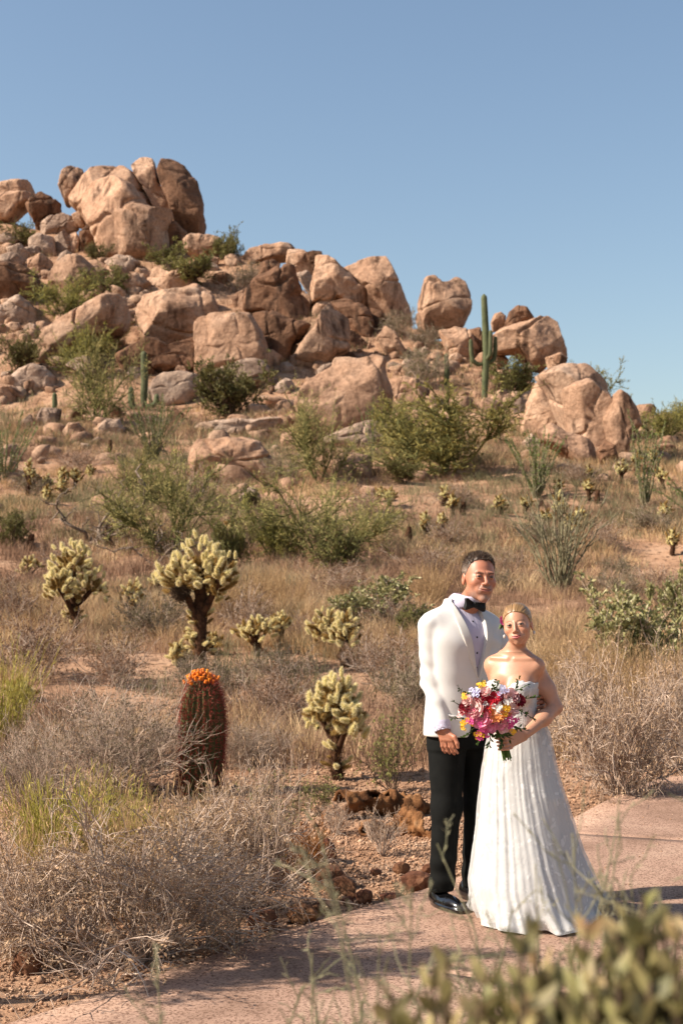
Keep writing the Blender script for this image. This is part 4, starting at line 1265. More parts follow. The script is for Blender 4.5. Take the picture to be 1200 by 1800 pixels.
def cholla(px, row, top, cwpx, label, seed, njoint=40, crown=.5, jl=.14, lean=0., trunk_r=.045, near=True, Y=None, group='teddy bear chollas', skirt=0, flat=.75, cshift=0., nsub=3):
    """trunk with a crown of joints radiating up and out; px,row = foot, top = photo row of the crown's top, cwpx = crown width"""
    r = np.random.default_rng(seed)
    G = gp(px, row) if Y is None else np.array((*at(px, row, Y)[:2], gz(*at(px, row, Y)[:2])))
    sc = G[1] / 2500
    H = (row - top) * sc
    R = cwpx * sc / 2
    t = thing('teddy_bear_cholla', label, 'cactus', G - [0, 0, .02], 0, group)
    ch = H * min(.95, crown * 1.12)                         # crown height
    z0 = H - ch
    lx = lean * H
    tp = [(0, 0, 0), (lx * .3 + r.normal() * .02, r.normal() * .02, z0 * .5), (lx * .7, 0, z0), (lx + cshift * R, 0, z0 + ch * .45)]
    part('trunk', trunk_mesh(tp, [trunk_r * 1.25, trunk_r * 1.1, trunk_r * 1.2, trunk_r * .8], 1400 if near else 160, seed, .04 if near else .05), None, t)
    C = np.array([lx * .8 + cshift * R, 0, z0 + ch * .38])
    lob0 = r.uniform(0, 6.28)
    new, old = (J_NEW, J_OLD) if near else (J_FAR, J_FAROLD)

    def put(p, d, L, lib):
        o = part('joint', lib[int(r.integers(len(lib)))], None, t, p)
        o.rotation_euler = orient(d)
        o.rotation_euler.rotate_axis('Z', float(r.uniform(0, 6.28)))
        o.scale = (L * r.uniform(.85, 1.15), L * r.uniform(.85, 1.15), L)

    # a few limbs, each with its own head: old brown wood inside, fresh straw joints crowding the surface
    subs = [(C + np.array([0, 0, ch * .12]), R * .66, ch * .46, .4)]
    for k in range(nsub):
        a = lob0 + k * 2 * math.pi / nsub + r.normal() * .3
        rr = R * r.uniform(.42, .6)
        subs.append((C + np.array([math.cos(a) * (R - rr * .8), math.sin(a) * (R - rr * .8), ch * r.uniform(-.3, .08)]), rr, ch * r.uniform(.30, .42), .6 / nsub))
    wood = Acc()
    for si, (c0, Rs, Hs, share) in enumerate(subs):
        st_ = np.array([lx * .7, 0, z0 * .96])
        if si:
            pth = resample(np.array([st_ - [0, 0, z0 * .1 * si], (st_ + c0) / 2 - [0, 0, ch * .06], c0]), 8)
            wood.add(*tubes(pth[None], np.linspace(trunk_r * .8, trunk_r * .55, 8)[None], 7))
        n_t = max(5, int(njoint * 1.5 * share))
        for b in range(n_t):
            f = (b + .5) / n_t
            th = b * 2.39996 + si + r.normal() * .2
            el = math.acos(1 - f * 1.5)
            dd = np.array([math.sin(el) * math.cos(th), math.sin(el) * math.sin(th), math.cos(el)])
            ext = np.array([Rs * dd[0], Rs * dd[1], Hs * dd[2] * (1 if dd[2] > 0 else .7)]) * (1 + r.normal() * .12)
            tip = c0 + ext
            d = norm(dd * np.array([1, 1, .7]) + r.normal(size=3) * .35 + [0, 0, .7])
            L = jl * r.uniform(.7, 1.2)
            put(tip - d * L, d, L, old if dd[2] < -.25 and r.uniform() < .7 else new)
            if b % 2 == 0:
                put(c0 + ext * r.uniform(.15, .45), norm(ext + [0, 0, .35 * Rs]), jl * 1.15, old)
    if wood.n:
        part('limbs', wood.mesh('limbs', True), m_ctrunk, t)
    for k in range(skirt):
        a = r.uniform(0, 6.28)
        z = r.uniform(.25, .95) * z0
        d = norm(np.array([math.cos(a), math.sin(a) * .5, r.uniform(-.3, .6)]))
        p = np.array([lx * z / H, 0, z]) + d * trunk_r * .8
        put(p, d, jl * r.uniform(.6, .9), old if r.uniform() < .5 else new)
        if r.uniform() < .6:
            put(p + d * jl * .6, d + [0, 0, .4], jl * r.uniform(.6, .8), new if r.uniform() < .6 else old)
    return t


cholla(595, 1370, 1174, 118, 'nearest cholla with a single brown trunk in the gravel', 41, 74, .56, .098, -.02, .038, skirt=8)
cholla(352, 1176, 938, 142, 'big cholla with a dark shaggy trunk and a bird nest, left of centre', 42, 92, .50, .125, .0, .075, skirt=30)
cholla(132, 1128, 944, 122, 'big cholla with a broad pale crown at the left', 43, 84, .55, .125, -.02, .065, skirt=18, cshift=-.05)
cholla(452, 1152, 1074, 78, 'low round topped cholla, front one of the pair left of the twin chollas', 44, 36, .66, .1, -.03, .04)
cholla(492, 1140, 1070, 46, 'slim cholla behind the low round topped one', 45, 26, .55, .1, 0, .035)
cholla(575, 1150, 1066, 84, 'left one of the twin chollas with spreading arms', 46, 34, .62, .11, .06, .045)
cholla(606, 1172, 1070, 82, 'right one of the twin chollas with a dark trunk', 47, 34, .55, .11, 0, .045)
cholla(236, 1085, 1012, 50, 'small cholla between the two big ones', 48, 24, .62, .11, 0, .035)
cholla(52, 1012, 972, 52, 'pale cholla peeping out behind the broad crowned one', 49, 22, .8, .13, 0, .04)
cholla(282, 1050, 990, 44, 'side branching cholla arm left of the bird nest', 50, 18, .75, .13, 0, .04)
cholla(314, 1172, 1124, 54, 'little cholla at the left foot of the shaggy trunk', 51, 22, .8, .1, 0, .03)
cholla(375, 1150, 1105, 30, 'little cholla at the right foot of the shaggy trunk', 52, 12, .8, .1, 0, .03)
cholla(30, 1235, 1190, 60, 'pale low cholla half hidden at the left edge', 53, 22, .8, .1, 0, .035)


FARCH = [
    (62, 862, 824, 24, 'far cholla at the left, first of the small cluster'), (85, 868, 832, 22, 'far cholla, second of the small left cluster'), (112, 862, 815, 24, 'tallest far cholla of the small left cluster'),
    (132, 858, 818, 26, 'far cholla, right one of the small left cluster'), (80, 885, 850, 20, 'lowest far cholla of the small left cluster'), (113, 878, 836, 24, 'broad far cholla in the middle of the small left cluster'), (160, 845, 816, 18, 'far cholla standing apart right of the left cluster'), (250, 830, 805, 20, 'far cholla in front of the left ocotillo'), (48, 870, 800, 24, 'far cholla under the green ocotillo at the left edge'),
    (778, 890, 852, 28, 'leaning dark stemmed cholla on the slope, upper of the three'), (752, 948, 895, 28, 'leaning cholla on the slope, lower left of the three'), (780, 952, 895, 26, 'leaning cholla on the slope, lower right of the three'),
    (795, 905, 866, 24, 'dark cholla beside the upper leaning one'), (684, 890, 858, 24, 'far cholla behind the sprawling palo verde'), (665, 885, 856, 20, 'pale cholla left behind the sprawling palo verde'),
    (882, 905, 868, 28, 'cholla left of the green ocotillo foot'), (925, 905, 872, 24, 'cholla at the foot of the green ocotillo'), (982, 930, 858, 34, 'large pale cholla behind the bare ocotillo'), (960, 925, 895, 24, 'low cholla left of the large pale one'), (1000, 945, 898, 30, 'low cholla right of the large pale one'), (1024, 925, 890, 24, 'cholla right behind the bare ocotillo'),
    (1036, 880, 840, 22, 'leaning cholla below the right outcrop'), (1034, 848, 815, 20, 'small cholla against the right outcrop'), (1090, 850, 806, 30, 'stout cholla at the foot of the tooth of rock'), (1115, 835, 790, 26, 'cholla behind the right ocotillo, left one'), (1150, 825, 782, 22, 'tall cholla behind the right ocotillo'), (1165, 860, 820, 24, 'cholla right of the right ocotillo'), (980, 870, 842, 16, 'tiny cholla right of the green ocotillo'), (1180, 975, 925, 28, 'cholla on the slope at the right picture edge'), (1165, 915, 880, 24, 'cholla under the right edge ocotillo'), (408, 935, 918, 22, 'cholla peeping over the green bush right of the big cholla')]
for i, (px, row, top, w, lab) in enumerate(FARCH):
    cholla(px, row, top, w, lab, 300 + i, 20, .58, .17, (i % 5 - 2) * .06, .06, near=False, group='small chollas far up the slope')
# bird nest in the shaggy trunk cholla: a ball of fine twigs, its own thing
r_ = np.random.default_rng(3)
nG = gp(352, 1176)
c = at(318, 1040, nG[1] - .12)
n_ = 420
dirs = norm(r_.normal(size=(n_, 3)))
tang = norm(np.cross(dirs, r_.normal(size=(n_, 3))))
p = branch(dirs * .12 * r_.uniform(.5, 1, (n_, 1)) - tang * .09, tang + dirs * -.1, np.full(n_, .2), 4, r_, .3)
nest = thing('bird_nest', 'dark ball of dry twigs caught in the big cholla', 'nest', c)
_n = part('twigs', make_mesh('nest', *tubes(p, np.full((n_, 4), .0035), 3)), m_bark, nest)
_n['kind'] = 'stuff'
# dead cholla stumps
for i, (px, row, h, lab) in enumerate([(716, 962, 36, 'dark dead cholla stump left of the leaning chollas'), (53, 970, 30, 'dark dead cholla stump behind the left big cholla'), (812, 905, 22, 'dark dead cholla stump on the slope above the man'), (1012, 925, 34, 'dark dead cholla stump behind the bare ocotillo'), (1048, 885, 22, 'dark dead cholla stump below the right outcrop'), (192, 800, 26, 'dark dead stem on the bare left slope')]):
    G = gp(px, row)
    sc = G[1] / 2500
    H = h * sc
    t = thing('cholla_stump', lab, 'stump', G, 0, 'dead cholla stumps')
    part('trunk', trunk_mesh([(0, 0, -.05), (.03, 0, H * .5), (.1 * H, 0, H)], [.09, .11, .06], 160, i, .06), None, t)

# ---- saguaros
m_sag = mat('saguaro_skin', [srgb(84, 92, 58), srgb(108, 114, 76), srgb(126, 128, 90)], k=.56, scale=1.4, rough=.7, spec=.25, bump=.4, bscale=25, objrand=.08)


def ribbed(path, R, nrib=16, K=40, depth=.13):
    P = resample(np.array(path, float), K)
    for _ in range(3):
        P[1:-1] = P[1:-1] * .5 + (P[:-2] + P[2:]) * .25
    t = np.linspace(0, 1, K)
    L = np.linalg.norm(np.diff(P, axis=0), axis=1).sum()
    dt = (1 - t) * L
    rr = np.interp(t, np.linspace(0, 1, len(R)), R)
    rr = rr * np.sqrt(np.clip(1 - np.clip(1 - dt / (rr * 1.3), 0, 1) ** 2, .02, 1))
    S = nrib * 4
    v, q = tubes(P[None], rr[None], S)
    a = np.arange(S) / S * nrib * 2 * math.pi
    mod = 1 - depth * (.5 - .5 * np.cos(a)) ** 1.5
    v = v.reshape(K, S, 3)
    v = P[:, None] + (v - P[:, None]) * mod[None, :, None]
    return v.reshape(-1, 3), q


def saguaro(px, row, top, wpx, label, arms=(), seed=0):
    G = gp(px, row)
    sc = G[1] / 2500
    H, R = (row - top) * sc, wpx * sc / 2
    t = thing('saguaro', label, 'cactus', G - [0, 0, .1], seed, 'saguaros')
    t.rotation_euler = (0, 0, 0)
    part('trunk', make_mesh('trunk', *ribbed([(0, 0, 0), (.02 * H, 0, H * .5), (.0, 0, H + .1)], [R * .8, R * 1.05, R, R * .85]), smooth=True), m_sag, t)
    for (zb, dx, dy, zt, ar) in arms:       # foot height, outward reach, tip height as fractions of H
        d = np.array([dx, dy, 0]) * H
        p = [(0, 0, zb * H), tuple(d * .45 + [0, 0, (zb - .015) * H]), tuple(d * .9 + [0, 0, (zb + .02) * H]), tuple(d + [0, 0, (zb + .1) * H]), tuple(d * 1.03 + [0, 0, zt * H])]
        part('arm', make_mesh('arm', *ribbed(p, [R * ar * .8, R * ar, R * ar, R * ar * .85], 12), smooth=True), m_sag, t)
    return t


saguaro(851, 702, 515, 12.5, 'tall saguaro with three raised arms on the right of the hill', ((.35, -.125, -.02, .58, .64), (.40, .055, -.05, .66, .64), (.37, .105, .01, .61, .64)))
saguaro(252, 722, 617, 12.5, 'slim unbranched saguaro rising from the left ocotillo', ((.05, -.2, -.02, .42, .9), (.1, .22, 0, .3, .8)))
saguaro(784, 682, 622, 9, 'short shaded saguaro left of the tall one', ())
saguaro(96, 722, 690, 9, 'stubby young saguaro on the left slope', ())

# ---- ocotillos
def ocotillo(px, row, hpx, wpx, n, label, leafy=True, seed=0, rad=.018, curve=.25, Y=None):
    r = np.random.default_rng(seed)
    G = gp(px, row) if Y is None else np.array((*at(px, row, Y)[:2], gz(*at(px, row, Y)[:2])))
    sc = G[1] / 2500
    H, R = hpx * sc, wpx * sc / 2
    a = np.arange(n) * 2.39996 + r.normal(size=n) * .3
    q = np.sqrt((np.arange(n) + .5) / n)
    d = np.stack([np.cos(a) * q * R, np.sin(a) * q * R, H * np.sqrt(np.clip(1.1 - .35 * q * q, .2, 1.2))], axis=1)
    L = np.linalg.norm(d, axis=1) * r.uniform(.75, 1.05, n)
    t = thing('ocotillo', label, 'ocotillo', G - [0, 0, .05], 0, 'ocotillos')
    allp = []
    for i in range(n):
        p = branch(np.array([[math.cos(a[i]) * .06, math.sin(a[i]) * .06, 0]]), d[i:i + 1], L[i:i + 1], 12, r, .07)
        tt = np.linspace(0, 1, 12)[None, :, None]
        p = p + np.array([math.cos(a[i]) * R, math.sin(a[i]) * R, 0])[None, None] * curve * (tt * tt - tt) * q[i]
        allp.append(p)
        part('wand', make_mesh('wand', *tubes(p, np.linspace(1.2, .45, 12)[None] * rad, 5), smooth=True), m_ocostem, t)
    P = np.concatenate(allp)
    if leafy:
        ql, dl = along(P, int(n * 110), r, .12, 1)
        v, f = leaves(ql, dl + r.normal(size=ql.shape) * .7, .09 * r.uniform(.6, 1.2, len(ql)), .04, .2, r)
        part('foliage', make_mesh('leaf_sleeve', v, f), m_ocot, t)
    else:
        q2, d2_ = along(P, n * 5, r, .3, .95)
        p2 = branch(q2, d2_ + r.normal(size=q2.shape) * .45, H * .2 * r.uniform(.5, 1, len(q2)), 4, r, .2)
        for k in range(len(p2)):
            part('side_twig', make_mesh('side_twig', *tubes(p2[k:k + 1], np.linspace(.6, .3, 4)[None] * rad, 3)), m_ocostem, t)
    return t


ocotillo(985, 1050, 195, 215, 34, 'bare grey ocotillo fanning out behind the couple', False, 1, .02, .3)
ocotillo(942, 878, 125, 120, 22, 'green leafed ocotillo above the bare grey one', True, 2, .022)
ocotillo(1132, 895, 160, 90, 17, 'slender green ocotillo on the right slope', True, 3, .022)
ocotillo(1225, 905, 70, 190, 14, 'ocotillo leaning in from the right picture edge', True, 4, .02)
ocotillo(268, 815, 125, 130, 30, 'dense green ocotillo round the foot of the slim saguaro', True, 5, .024)
ocotillo(8, 850, 120, 150, 20, 'bright green ocotillo at the left picture edge', True, 6, .024)
ocotillo(655, 800, 100, 80, 9, 'thin ocotillo wands left of the large dense palo verde', True, 7, .02)

# ---- barrel cactus with its crown of orange fruit
m_barrel = mat('barrel_skin', [srgb(64, 74, 40), srgb(92, 98, 56), srgb(112, 112, 68)], scale=10, rough=.75, spec=.2, bump=.4, bscale=50)
m_bspine = mat('barrel_spine', [srgb(150, 44, 40), srgb(186, 80, 66), srgb(206, 130, 106)], scale=14, rough=.6, spec=.3, island=.3, transl=.15)
m_fruit = mat('barrel_fruit', [srgb(206, 92, 14), srgb(232, 128, 24), srgb(244, 168, 48)], k=.85, scale=16, rough=.55, spec=.3, island=.2, objrand=.12)
BG = gp(352, 1392)
sc = BG[1] / 2500
BH, BRd = 208 * sc, 38 * sc
bar = thing('barrel_cactus', 'stout barrel cactus with red spines and a crown of orange fruit', 'cactus', BG - [0, 0, .02])
nrib, K = 22, 34
t = np.linspace(0, 1, K)
prof = BRd * np.sqrt(np.clip(1 - np.clip((t - .55) / .45, 0, 1) ** 2.6, .04, 1)) * np.interp(t, [0, .15, .5, 1], [.86, .96, 1.03, 1.0])
P = np.stack([.02 * np.sin(t * 2), 0 * t, t * BH], axis=1)
v, q = tubes(P[None], prof[None], nrib * 4)
a = np.arange(nrib * 4) / 4 * 2 * math.pi
mod = 1 - .2 * (.5 - .5 * np.cos(a))
v = v.reshape(K, -1, 3)
v = P[:, None] + (v - P[:, None]) * np.stack([mod, mod, np.ones_like(mod)], axis=1)[None]
part('body', make_mesh('barrel_body', v.reshape(-1, 3), q, smooth=True), m_barrel, bar)
r_ = np.random.default_rng(8)
sp, sd = [], []
for i in range(nrib):
    col = v[:, i * 4]
    for k in range(46):
        f = (k + r_.uniform(-.2, .2)) / 46 * (K - 1)
        k0 = int(np.clip(f, 0, K - 2))
        p = col[k0] + (col[k0 + 1] - col[k0]) * (f - k0)
        out = norm(p - np.array([0, 0, p[2] - .04 - .1 * max(0, p[2] / BH - .7)]))
        for _ in range(9):
            sp.append(p)
            sd.append(out * r_.uniform(.5, 1) + r_.normal(size=3) * .62)
sp, sd = np.array(sp), norm(np.array(sd))
part('spines', make_mesh('barrel_spines', *spikes(sp, sd, r_.uniform(.03, .068, len(sp)), .0036, r_)), m_bspine, bar)


def lathe(prof, S=10):
    prof = np.array(prof, float)
    K = len(prof)
    a = np.arange(S) / S * 2 * math.pi
    v = np.stack([prof[:, None, 0] * np.cos(a), prof[:, None, 0] * np.sin(a), np.broadcast_to(prof[:, None, 1], (K, S))], axis=-1).reshape(-1, 3)
    idx = np.arange(K * S).reshape(K, S)
    q = np.stack([idx[:-1], np.roll(idx[:-1], -1, axis=1), np.roll(idx[1:], -1, axis=1), idx[1:]], axis=-1).reshape(-1, 4)
    return v, q


fm = make_mesh('fruit', *lathe([(.001, 0), (.012, .004), (.018, .016), (.016, .028), (.007, .034), (.014, .046), (.010, .050), (.002, .044)], 8), smooth=True)
for i in range(46):
    a = i * 2.39996
    q_ = math.sqrt((i + .5) / 46)
    rr = BRd * .70 * q_
    zz = BH * (1.0 - .07 * q_ * q_) - .01
    o = part('fruit', fm, m_fruit, bar, (rr * math.cos(a) + r_.normal() * .008, rr * math.sin(a) + r_.normal() * .008, zz + r_.uniform(-.02, .02)))
    o.rotation_euler = orient((math.cos(a) * q_ * .7, math.sin(a) * q_ * .7, 1))
    o.scale = (.85, .85, float(r_.uniform(.7, 1.1)))

# ---------------------------------------------------------------- dead wood and stones beside the path
m_dead = mat('dead_wood', [srgb(110, 92, 78), srgb(150, 132, 116), srgb(186, 170, 152)], scale=6, rough=.9, island=.1, spec=.1, bump=.6, bscale=40)
m_log = mat('cholla_log', [srgb(58, 38, 26), srgb(112, 74, 46), srgb(160, 112, 72), srgb(196, 156, 116)], scale=7, rough=.9, spec=.12, bump=.9, bscale=30, ramp=(.25, .75))
m_redstone = mat('red_stone', [srgb(86, 54, 42), srgb(128, 84, 62), srgb(160, 116, 88)], k=.56, scale=9, rough=.9, spec=.15, bump=.8, bscale=30, objrand=.2)


def gnarled(px, row, hpx, seed, label, n=5, wide=1.0):
    r = np.random.default_rng(seed)
    G = gp(px, row)
    sc = G[1] / 2500
    H = hpx * sc
    t = thing('dead_branch', label, 'dead tree', G - [0, 0, .05])
    for i in range(n):
        d = np.array([r.normal() * .9 * wide, r.normal() * .3, 1 + r.normal() * .3])
        p0 = branch(np.array([[r.normal() * .05, 0, 0]]), d[None], np.array([H * r.uniform(.7, 1.1)]), 12, r, .55)
        A = Acc()
        A.add(*tubes(p0, np.linspace(.05, .016, 12)[None] * H / 1.2, 6))
        q, dd = along(p0, 9, r, .3, 1)
        p1 = branch(q, dd + r.normal(size=(9, 3)) * .9, H * .4 * r.uniform(.4, 1, 9), 8, r, .6)
        A.add(*tubes(p1, np.linspace(.018, .007, 8)[None] * H / 1.2, 4))
        q, dd = along(p1, 22, r, .2, 1)
        p2 = branch(q, dd + r.normal(size=(22, 3)) * .9, H * .2 * r.uniform(.4, 1, 22), 5, r, .6)
        A.add(*tubes(p2, np.linspace(.008, .004, 5)[None] * H / 1.2, 3))
        part('limb', A.mesh('limb', True), m_dead, t)


gnarled(165, 962, 112, 4, 'twisted grey dead branches behind the broad crowned cholla', 5, 1.0)
gnarled(275, 1000, 70, 6, 'tangled grey dead branches left of the bird nest', 4, 1.4)
p = [gp(62, 1062), gp(110, 1058)]
lg = thing('dead_log', 'bleached grey dead log lying at the left cholla trunk', 'log', p[0])
rel = p[1] - p[0]
path_ = np.array([(0, 0, .12), rel * .4 + [0, 0, .05], rel + [0, -.1, .1], rel * 1.35 + [0, -.1, .38]])
P = resample(path_, 14)
part('trunk', make_mesh('log', *tubes(P[None], np.linspace(.11, .05, 14)[None], 9), smooth=True), m_dead, lg)


# the hollow weathered log: a shell pierced by holes
def shell_log(px0, row0, px1, row1, R, label, seed, holes=9):
    a, b = gp(px0, row0), gp(px1, row1)
    K, S = 60, 34
    t_ = np.linspace(0, 1, K)
    r = np.random.default_rng(seed)
    P = a[None] + (b - a)[None] * t_[:, None] + np.stack([0 * t_, .05 * np.sin(t_ * 5), R * .75 + .04 * np.sin(t_ * 4 + 1)], axis=1)
    rr = R * (1 + .25 * np.sin(t_ * 7 + seed)) * np.interp(t_, [0, .06, .94, 1], [.7, 1, 1, .6])
    v, q = tubes((P - a)[None], rr[None], S)
    v = v + norm(v - np.repeat(P - a, S, axis=0)) * (fbm(v * [1, 1, 1], 16, 4, seed) * R * .42 + np.abs(vnoise(v, 26, seed + 2)) * R * .3)[:, None]
    qc = v[q].mean(axis=1)
    keep = vnoise(qc * [1, 1.4, 1.4], 9, seed + 3) < .30
    q = q[keep]
    me = make_mesh('log', v, q, smooth=True)
    me.materials.append(m_log)
    t = thing('hollow_log', label, 'log', a)
    o = part('shell', me, None, t)
    md = o.modifiers.new('thick', 'SOLIDIFY')
    md.thickness = .018
    return t


shell_log(600, 1440, 745, 1425, .085, 'gnarled orange hollow log lying in the gravel left of the man', 3)
shell_log(690, 1462, 775, 1470, .07, 'broken end of orange hollow log beside the man\'s trousers', 5)
shell_log(640, 1478, 700, 1452, .035, 'thin curved piece of dark wood under the orange log', 7)


def stone(px, row, w, h, label, seed, m=m_redstone, depth=1.0):
    r = np.random.default_rng(seed)
    G = gp(px, row)
    ol = [(px + w * .5 * math.cos(a) * r.uniform(.82, 1.12), row - h * .45 - h * .52 * math.sin(a) * r.uniform(.8, 1.15)) for a in np.linspace(0, 2 * math.pi, 10)[:-1]]
    o = boulder(ol, G[1] + .03, label, m, depth, 7, .06, seed=seed + 500, n=(40, 20), name='stone', group='stones along the path edge')
    return o


for i, (px, row, w, h, lab) in enumerate([(573, 1518, 40, 44, 'dark upright red stone behind the rusty grass'), (582, 1562, 54, 40, 'large dull red stone by the rusty grass'), (600, 1578, 60, 36, 'sharp edged brown stone by the path'), (640, 1588, 34, 26, 'small maroon stone at the path edge'), (733, 1566, 62, 34, 'flat mossy brown stone at the path edge by the man'), (705, 1535, 32, 20, 'small tan stone in the gravel above the flat mossy one'), (612, 1592, 24, 16, 'little red stone between larger ones at the path edge'), (690, 1585, 50, 14, 'low dark stone lying along the path edge'), (460, 1640, 60, 44, 'orange brown stone under the dry bush'), (530, 1622, 60, 30, 'dark stone in the shade at the path edge'), (48, 1712, 50, 44, 'rusty stone at the lower left on the gravel'), (480, 1560, 50, 30, 'red stone half hidden by the dry bush'), (660, 1540, 22, 14, 'pebble sized stone below the small silvery shrub'), (560, 1606, 40, 20, 'rough red stone at the path edge below the rusty grass'), (755, 1535, 28, 16, 'small pale stone beside the man\'s shoe')]):
    stone(px, row, w, h, lab, i)

# ---------------------------------------------------------------- people: smooth bodies grown from distance fields
F32 = np.float32


def smin(a, b, k):
    h = np.clip(.5 + .5 * (b - a) / k, 0, 1)
    return b * (1 - h) + a * h - k * h * (1 - h)


def smax(a, b, k):
    return -smin(-a, -b, k)


def sph(P, c, r):
    return np.linalg.norm(P - np.asarray(c, F32), axis=1) - r


def ell(P, c, r):
    r = np.asarray(r, F32)
    p = P - np.asarray(c, F32)
    k0 = np.linalg.norm(p / r, axis=1)
    k1 = np.linalg.norm(p / (r * r), axis=1)
    return k0 * (k0 - 1) / np.maximum(k1, 1e-6)


def cap(P, a, b, r1, r2=None):
    r2 = r1 if r2 is None else r2
    a = np.asarray(a, F32)
    b = np.asarray(b, F32)
    pa = P - a
    ba = b - a
    h = np.clip(pa @ ba / max(float(ba @ ba), 1e-9), 0, 1)
    return np.linalg.norm(pa - h[:, None] * ba, axis=1) - (r1 + (r2 - r1) * h)


def box(P, c, half, rad=.0):
    q = np.abs(P - np.asarray(c, F32)) - np.asarray(half, F32) + rad
    return np.linalg.norm(np.maximum(q, 0), axis=1) + np.minimum(q.max(axis=1), 0) - rad


def chain(P, pts, rads, k=.02):
    d = None
    for i in range(len(pts) - 1):
        c = cap(P, pts[i], pts[i + 1], rads[i], rads[i + 1])
        d = c if d is None else smin(d, c, k)
    return d


def soft(z, Z, T):
    """table lookup with the corners rounded off"""
    zz = np.linspace(Z[0], Z[-1], 241)
    t = np.interp(zz, Z, T)
    k = np.hanning(41)
    k /= k.sum()
    t = np.convolve(np.pad(t, 20, mode='reflect', reflect_type='odd'), k, mode='valid')
    return np.interp(z, zz, t)


def loft(P, Z, A_, B_, C_, e=2.0):
    """upright stack of rounded cross-sections"""
    z = P[:, 2]
    a, b, c = soft(z, Z, A_), soft(z, Z, B_), soft(z, Z, C_)
    q = (np.abs(P[:, 0] / a) ** e + np.abs((P[:, 1] - c) / b) ** e) ** (1 / e)
    d = (q - 1) * np.minimum(a, b)
    return np.maximum(d, np.maximum(Z[0] - z, z - Z[-1])).astype(F32)


def poly2(x, z, pts):
    """signed distance to a polygon in the x-z plane (negative inside)"""
    pts = np.asarray(pts, float)
    d = np.full(x.shape, 1e9)
    s = np.zeros(x.shape, bool)
    n = len(pts)
    for i in range(n):
        ax, az = pts[i]
        bx, bz = pts[(i + 1) % n]
        ex, ez = bx - ax, bz - az
        wx, wz = x - ax, z - az
        h = np.clip((wx * ex + wz * ez) / (ex * ex + ez * ez), 0, 1)
        d = np.minimum(d, (wx - ex * h) ** 2 + (wz - ez * h) ** 2)
        c = (az <= z) != (bz <= z)
        xi = ax + (z - az) / (ez if abs(ez) > 1e-9 else 1e-9) * ex
        s ^= c & (x < xi)
    return np.where(s, -1, 1) * np.sqrt(d)


def grow(f, lo, hi, h):
    """surface nets over the distance field f(P) in the box lo..hi at voxel h -> verts, quads"""
    lo = np.asarray(lo, float)
    hi = np.asarray(hi, float)
    B = 12
    nb = np.maximum(np.ceil((hi - lo) / (h * B)).astype(int), 1)
    N = nb * B
    D = np.empty(tuple(N), dtype=F32)
    bi = np.stack(np.meshgrid(*[np.arange(n) for n in nb], indexing='ij'), axis=-1).reshape(-1, 3)
    bc = lo + (bi + .5) * B * h
    db = f(bc.astype(F32))
    act = np.abs(db) < B * h * 1.25
    loc = np.stack(np.meshgrid(*[np.arange(B)] * 3, indexing='ij'), axis=-1).reshape(-1, 3)
    D4 = D.reshape(nb[0], B, nb[1], B, nb[2], B)
    for k in np.nonzero(~act)[0]:
        i, j, l = bi[k]
        D4[i, :, j, :, l, :] = db[k]
    ai = np.nonzero(act)[0]
    for s in range(0, len(ai), 400):
        ch = ai[s:s + 400]
        pts = (lo + (bi[ch][:, None] * B + loc[None]).reshape(-1, 3) * h).astype(F32)
        val = f(pts).reshape(len(ch), B, B, B)
        for n_, k in enumerate(ch):
            i, j, l = bi[k]
            D4[i, :, j, :, l, :] = val[n_]
    neg = D < 0
    sl = [slice(0, -1), slice(1, None)]
    cnt = np.zeros(tuple(N - 1), dtype=np.int8)
    for a in (0, 1):
        for b in (0, 1):
            for c in (0, 1):
                cnt += neg[sl[a], sl[b], sl[c]]
    cells = np.argwhere((cnt > 0) & (cnt < 8))
    ids = np.full(tuple(N - 1), -1, dtype=np.int32)
    ids[tuple(cells.T)] = np.arange(len(cells))
    acc = np.zeros((len(cells), 3))
    w = np.zeros(len(cells))
    cor = [(a, b, c) for a in (0, 1) for b in (0, 1) for c in (0, 1)]
    val = {o: D[cells[:, 0] + o[0], cells[:, 1] + o[1], cells[:, 2] + o[2]] for o in cor}
    for o in cor:
        for ax in range(3):
            if o[ax] == 0:
                e = list(o)
                e[ax] = 1
                v0, v1 = val[o], val[tuple(e)]
                m = (v0 < 0) != (v1 < 0)
                t = np.where(m, v0 / np.where(np.abs(v0 - v1) < 1e-12, 1, v0 - v1), 0)
                p = np.tile(np.array(o, float), (len(cells), 1))
                p[:, ax] += t
                acc += p * m[:, None]
                w += m
    V = lo + (cells + acc / w[:, None]) * h
    Q = []
    for ax in range(3):
        o1, o2 = [(1, 2), (2, 0), (0, 1)][ax]
        a = np.moveaxis(neg, ax, 0)
        ch = a[:-1] != a[1:]
        e = np.argwhere(ch)
        sgn = a[:-1][ch]
        full = np.zeros_like(e)
        rest = [i for i in range(3) if i != ax]
        full[:, ax] = e[:, 0]
        full[:, rest[0]] = e[:, 1]
        full[:, rest[1]] = e[:, 2]
        ok = (full[:, o1] > 0) & (full[:, o2] > 0) & (full[:, o1] < N[o1] - 1) & (full[:, o2] < N[o2] - 1)
        full, sgn = full[ok], sgn[ok]
        d1 = np.zeros(3, int)
        d1[o1] = 1
        d2 = np.zeros(3, int)
        d2[o2] = 1
        q = np.stack([ids[tuple((full - d1 - d2).T)], ids[tuple((full - d2).T)], ids[tuple(full.T)], ids[tuple((full - d1).T)]], axis=1)
        q[~sgn] = q[~sgn][:, ::-1]
        Q.append(q[(q >= 0).all(axis=1)])
    return V, np.concatenate(Q)


def join(parts):
    vs, qs, n = [], [], 0
    for v, q in parts:
        vs.append(v)
        qs.append(q + n)
        n += len(v)
    return np.concatenate(vs), np.concatenate(qs)


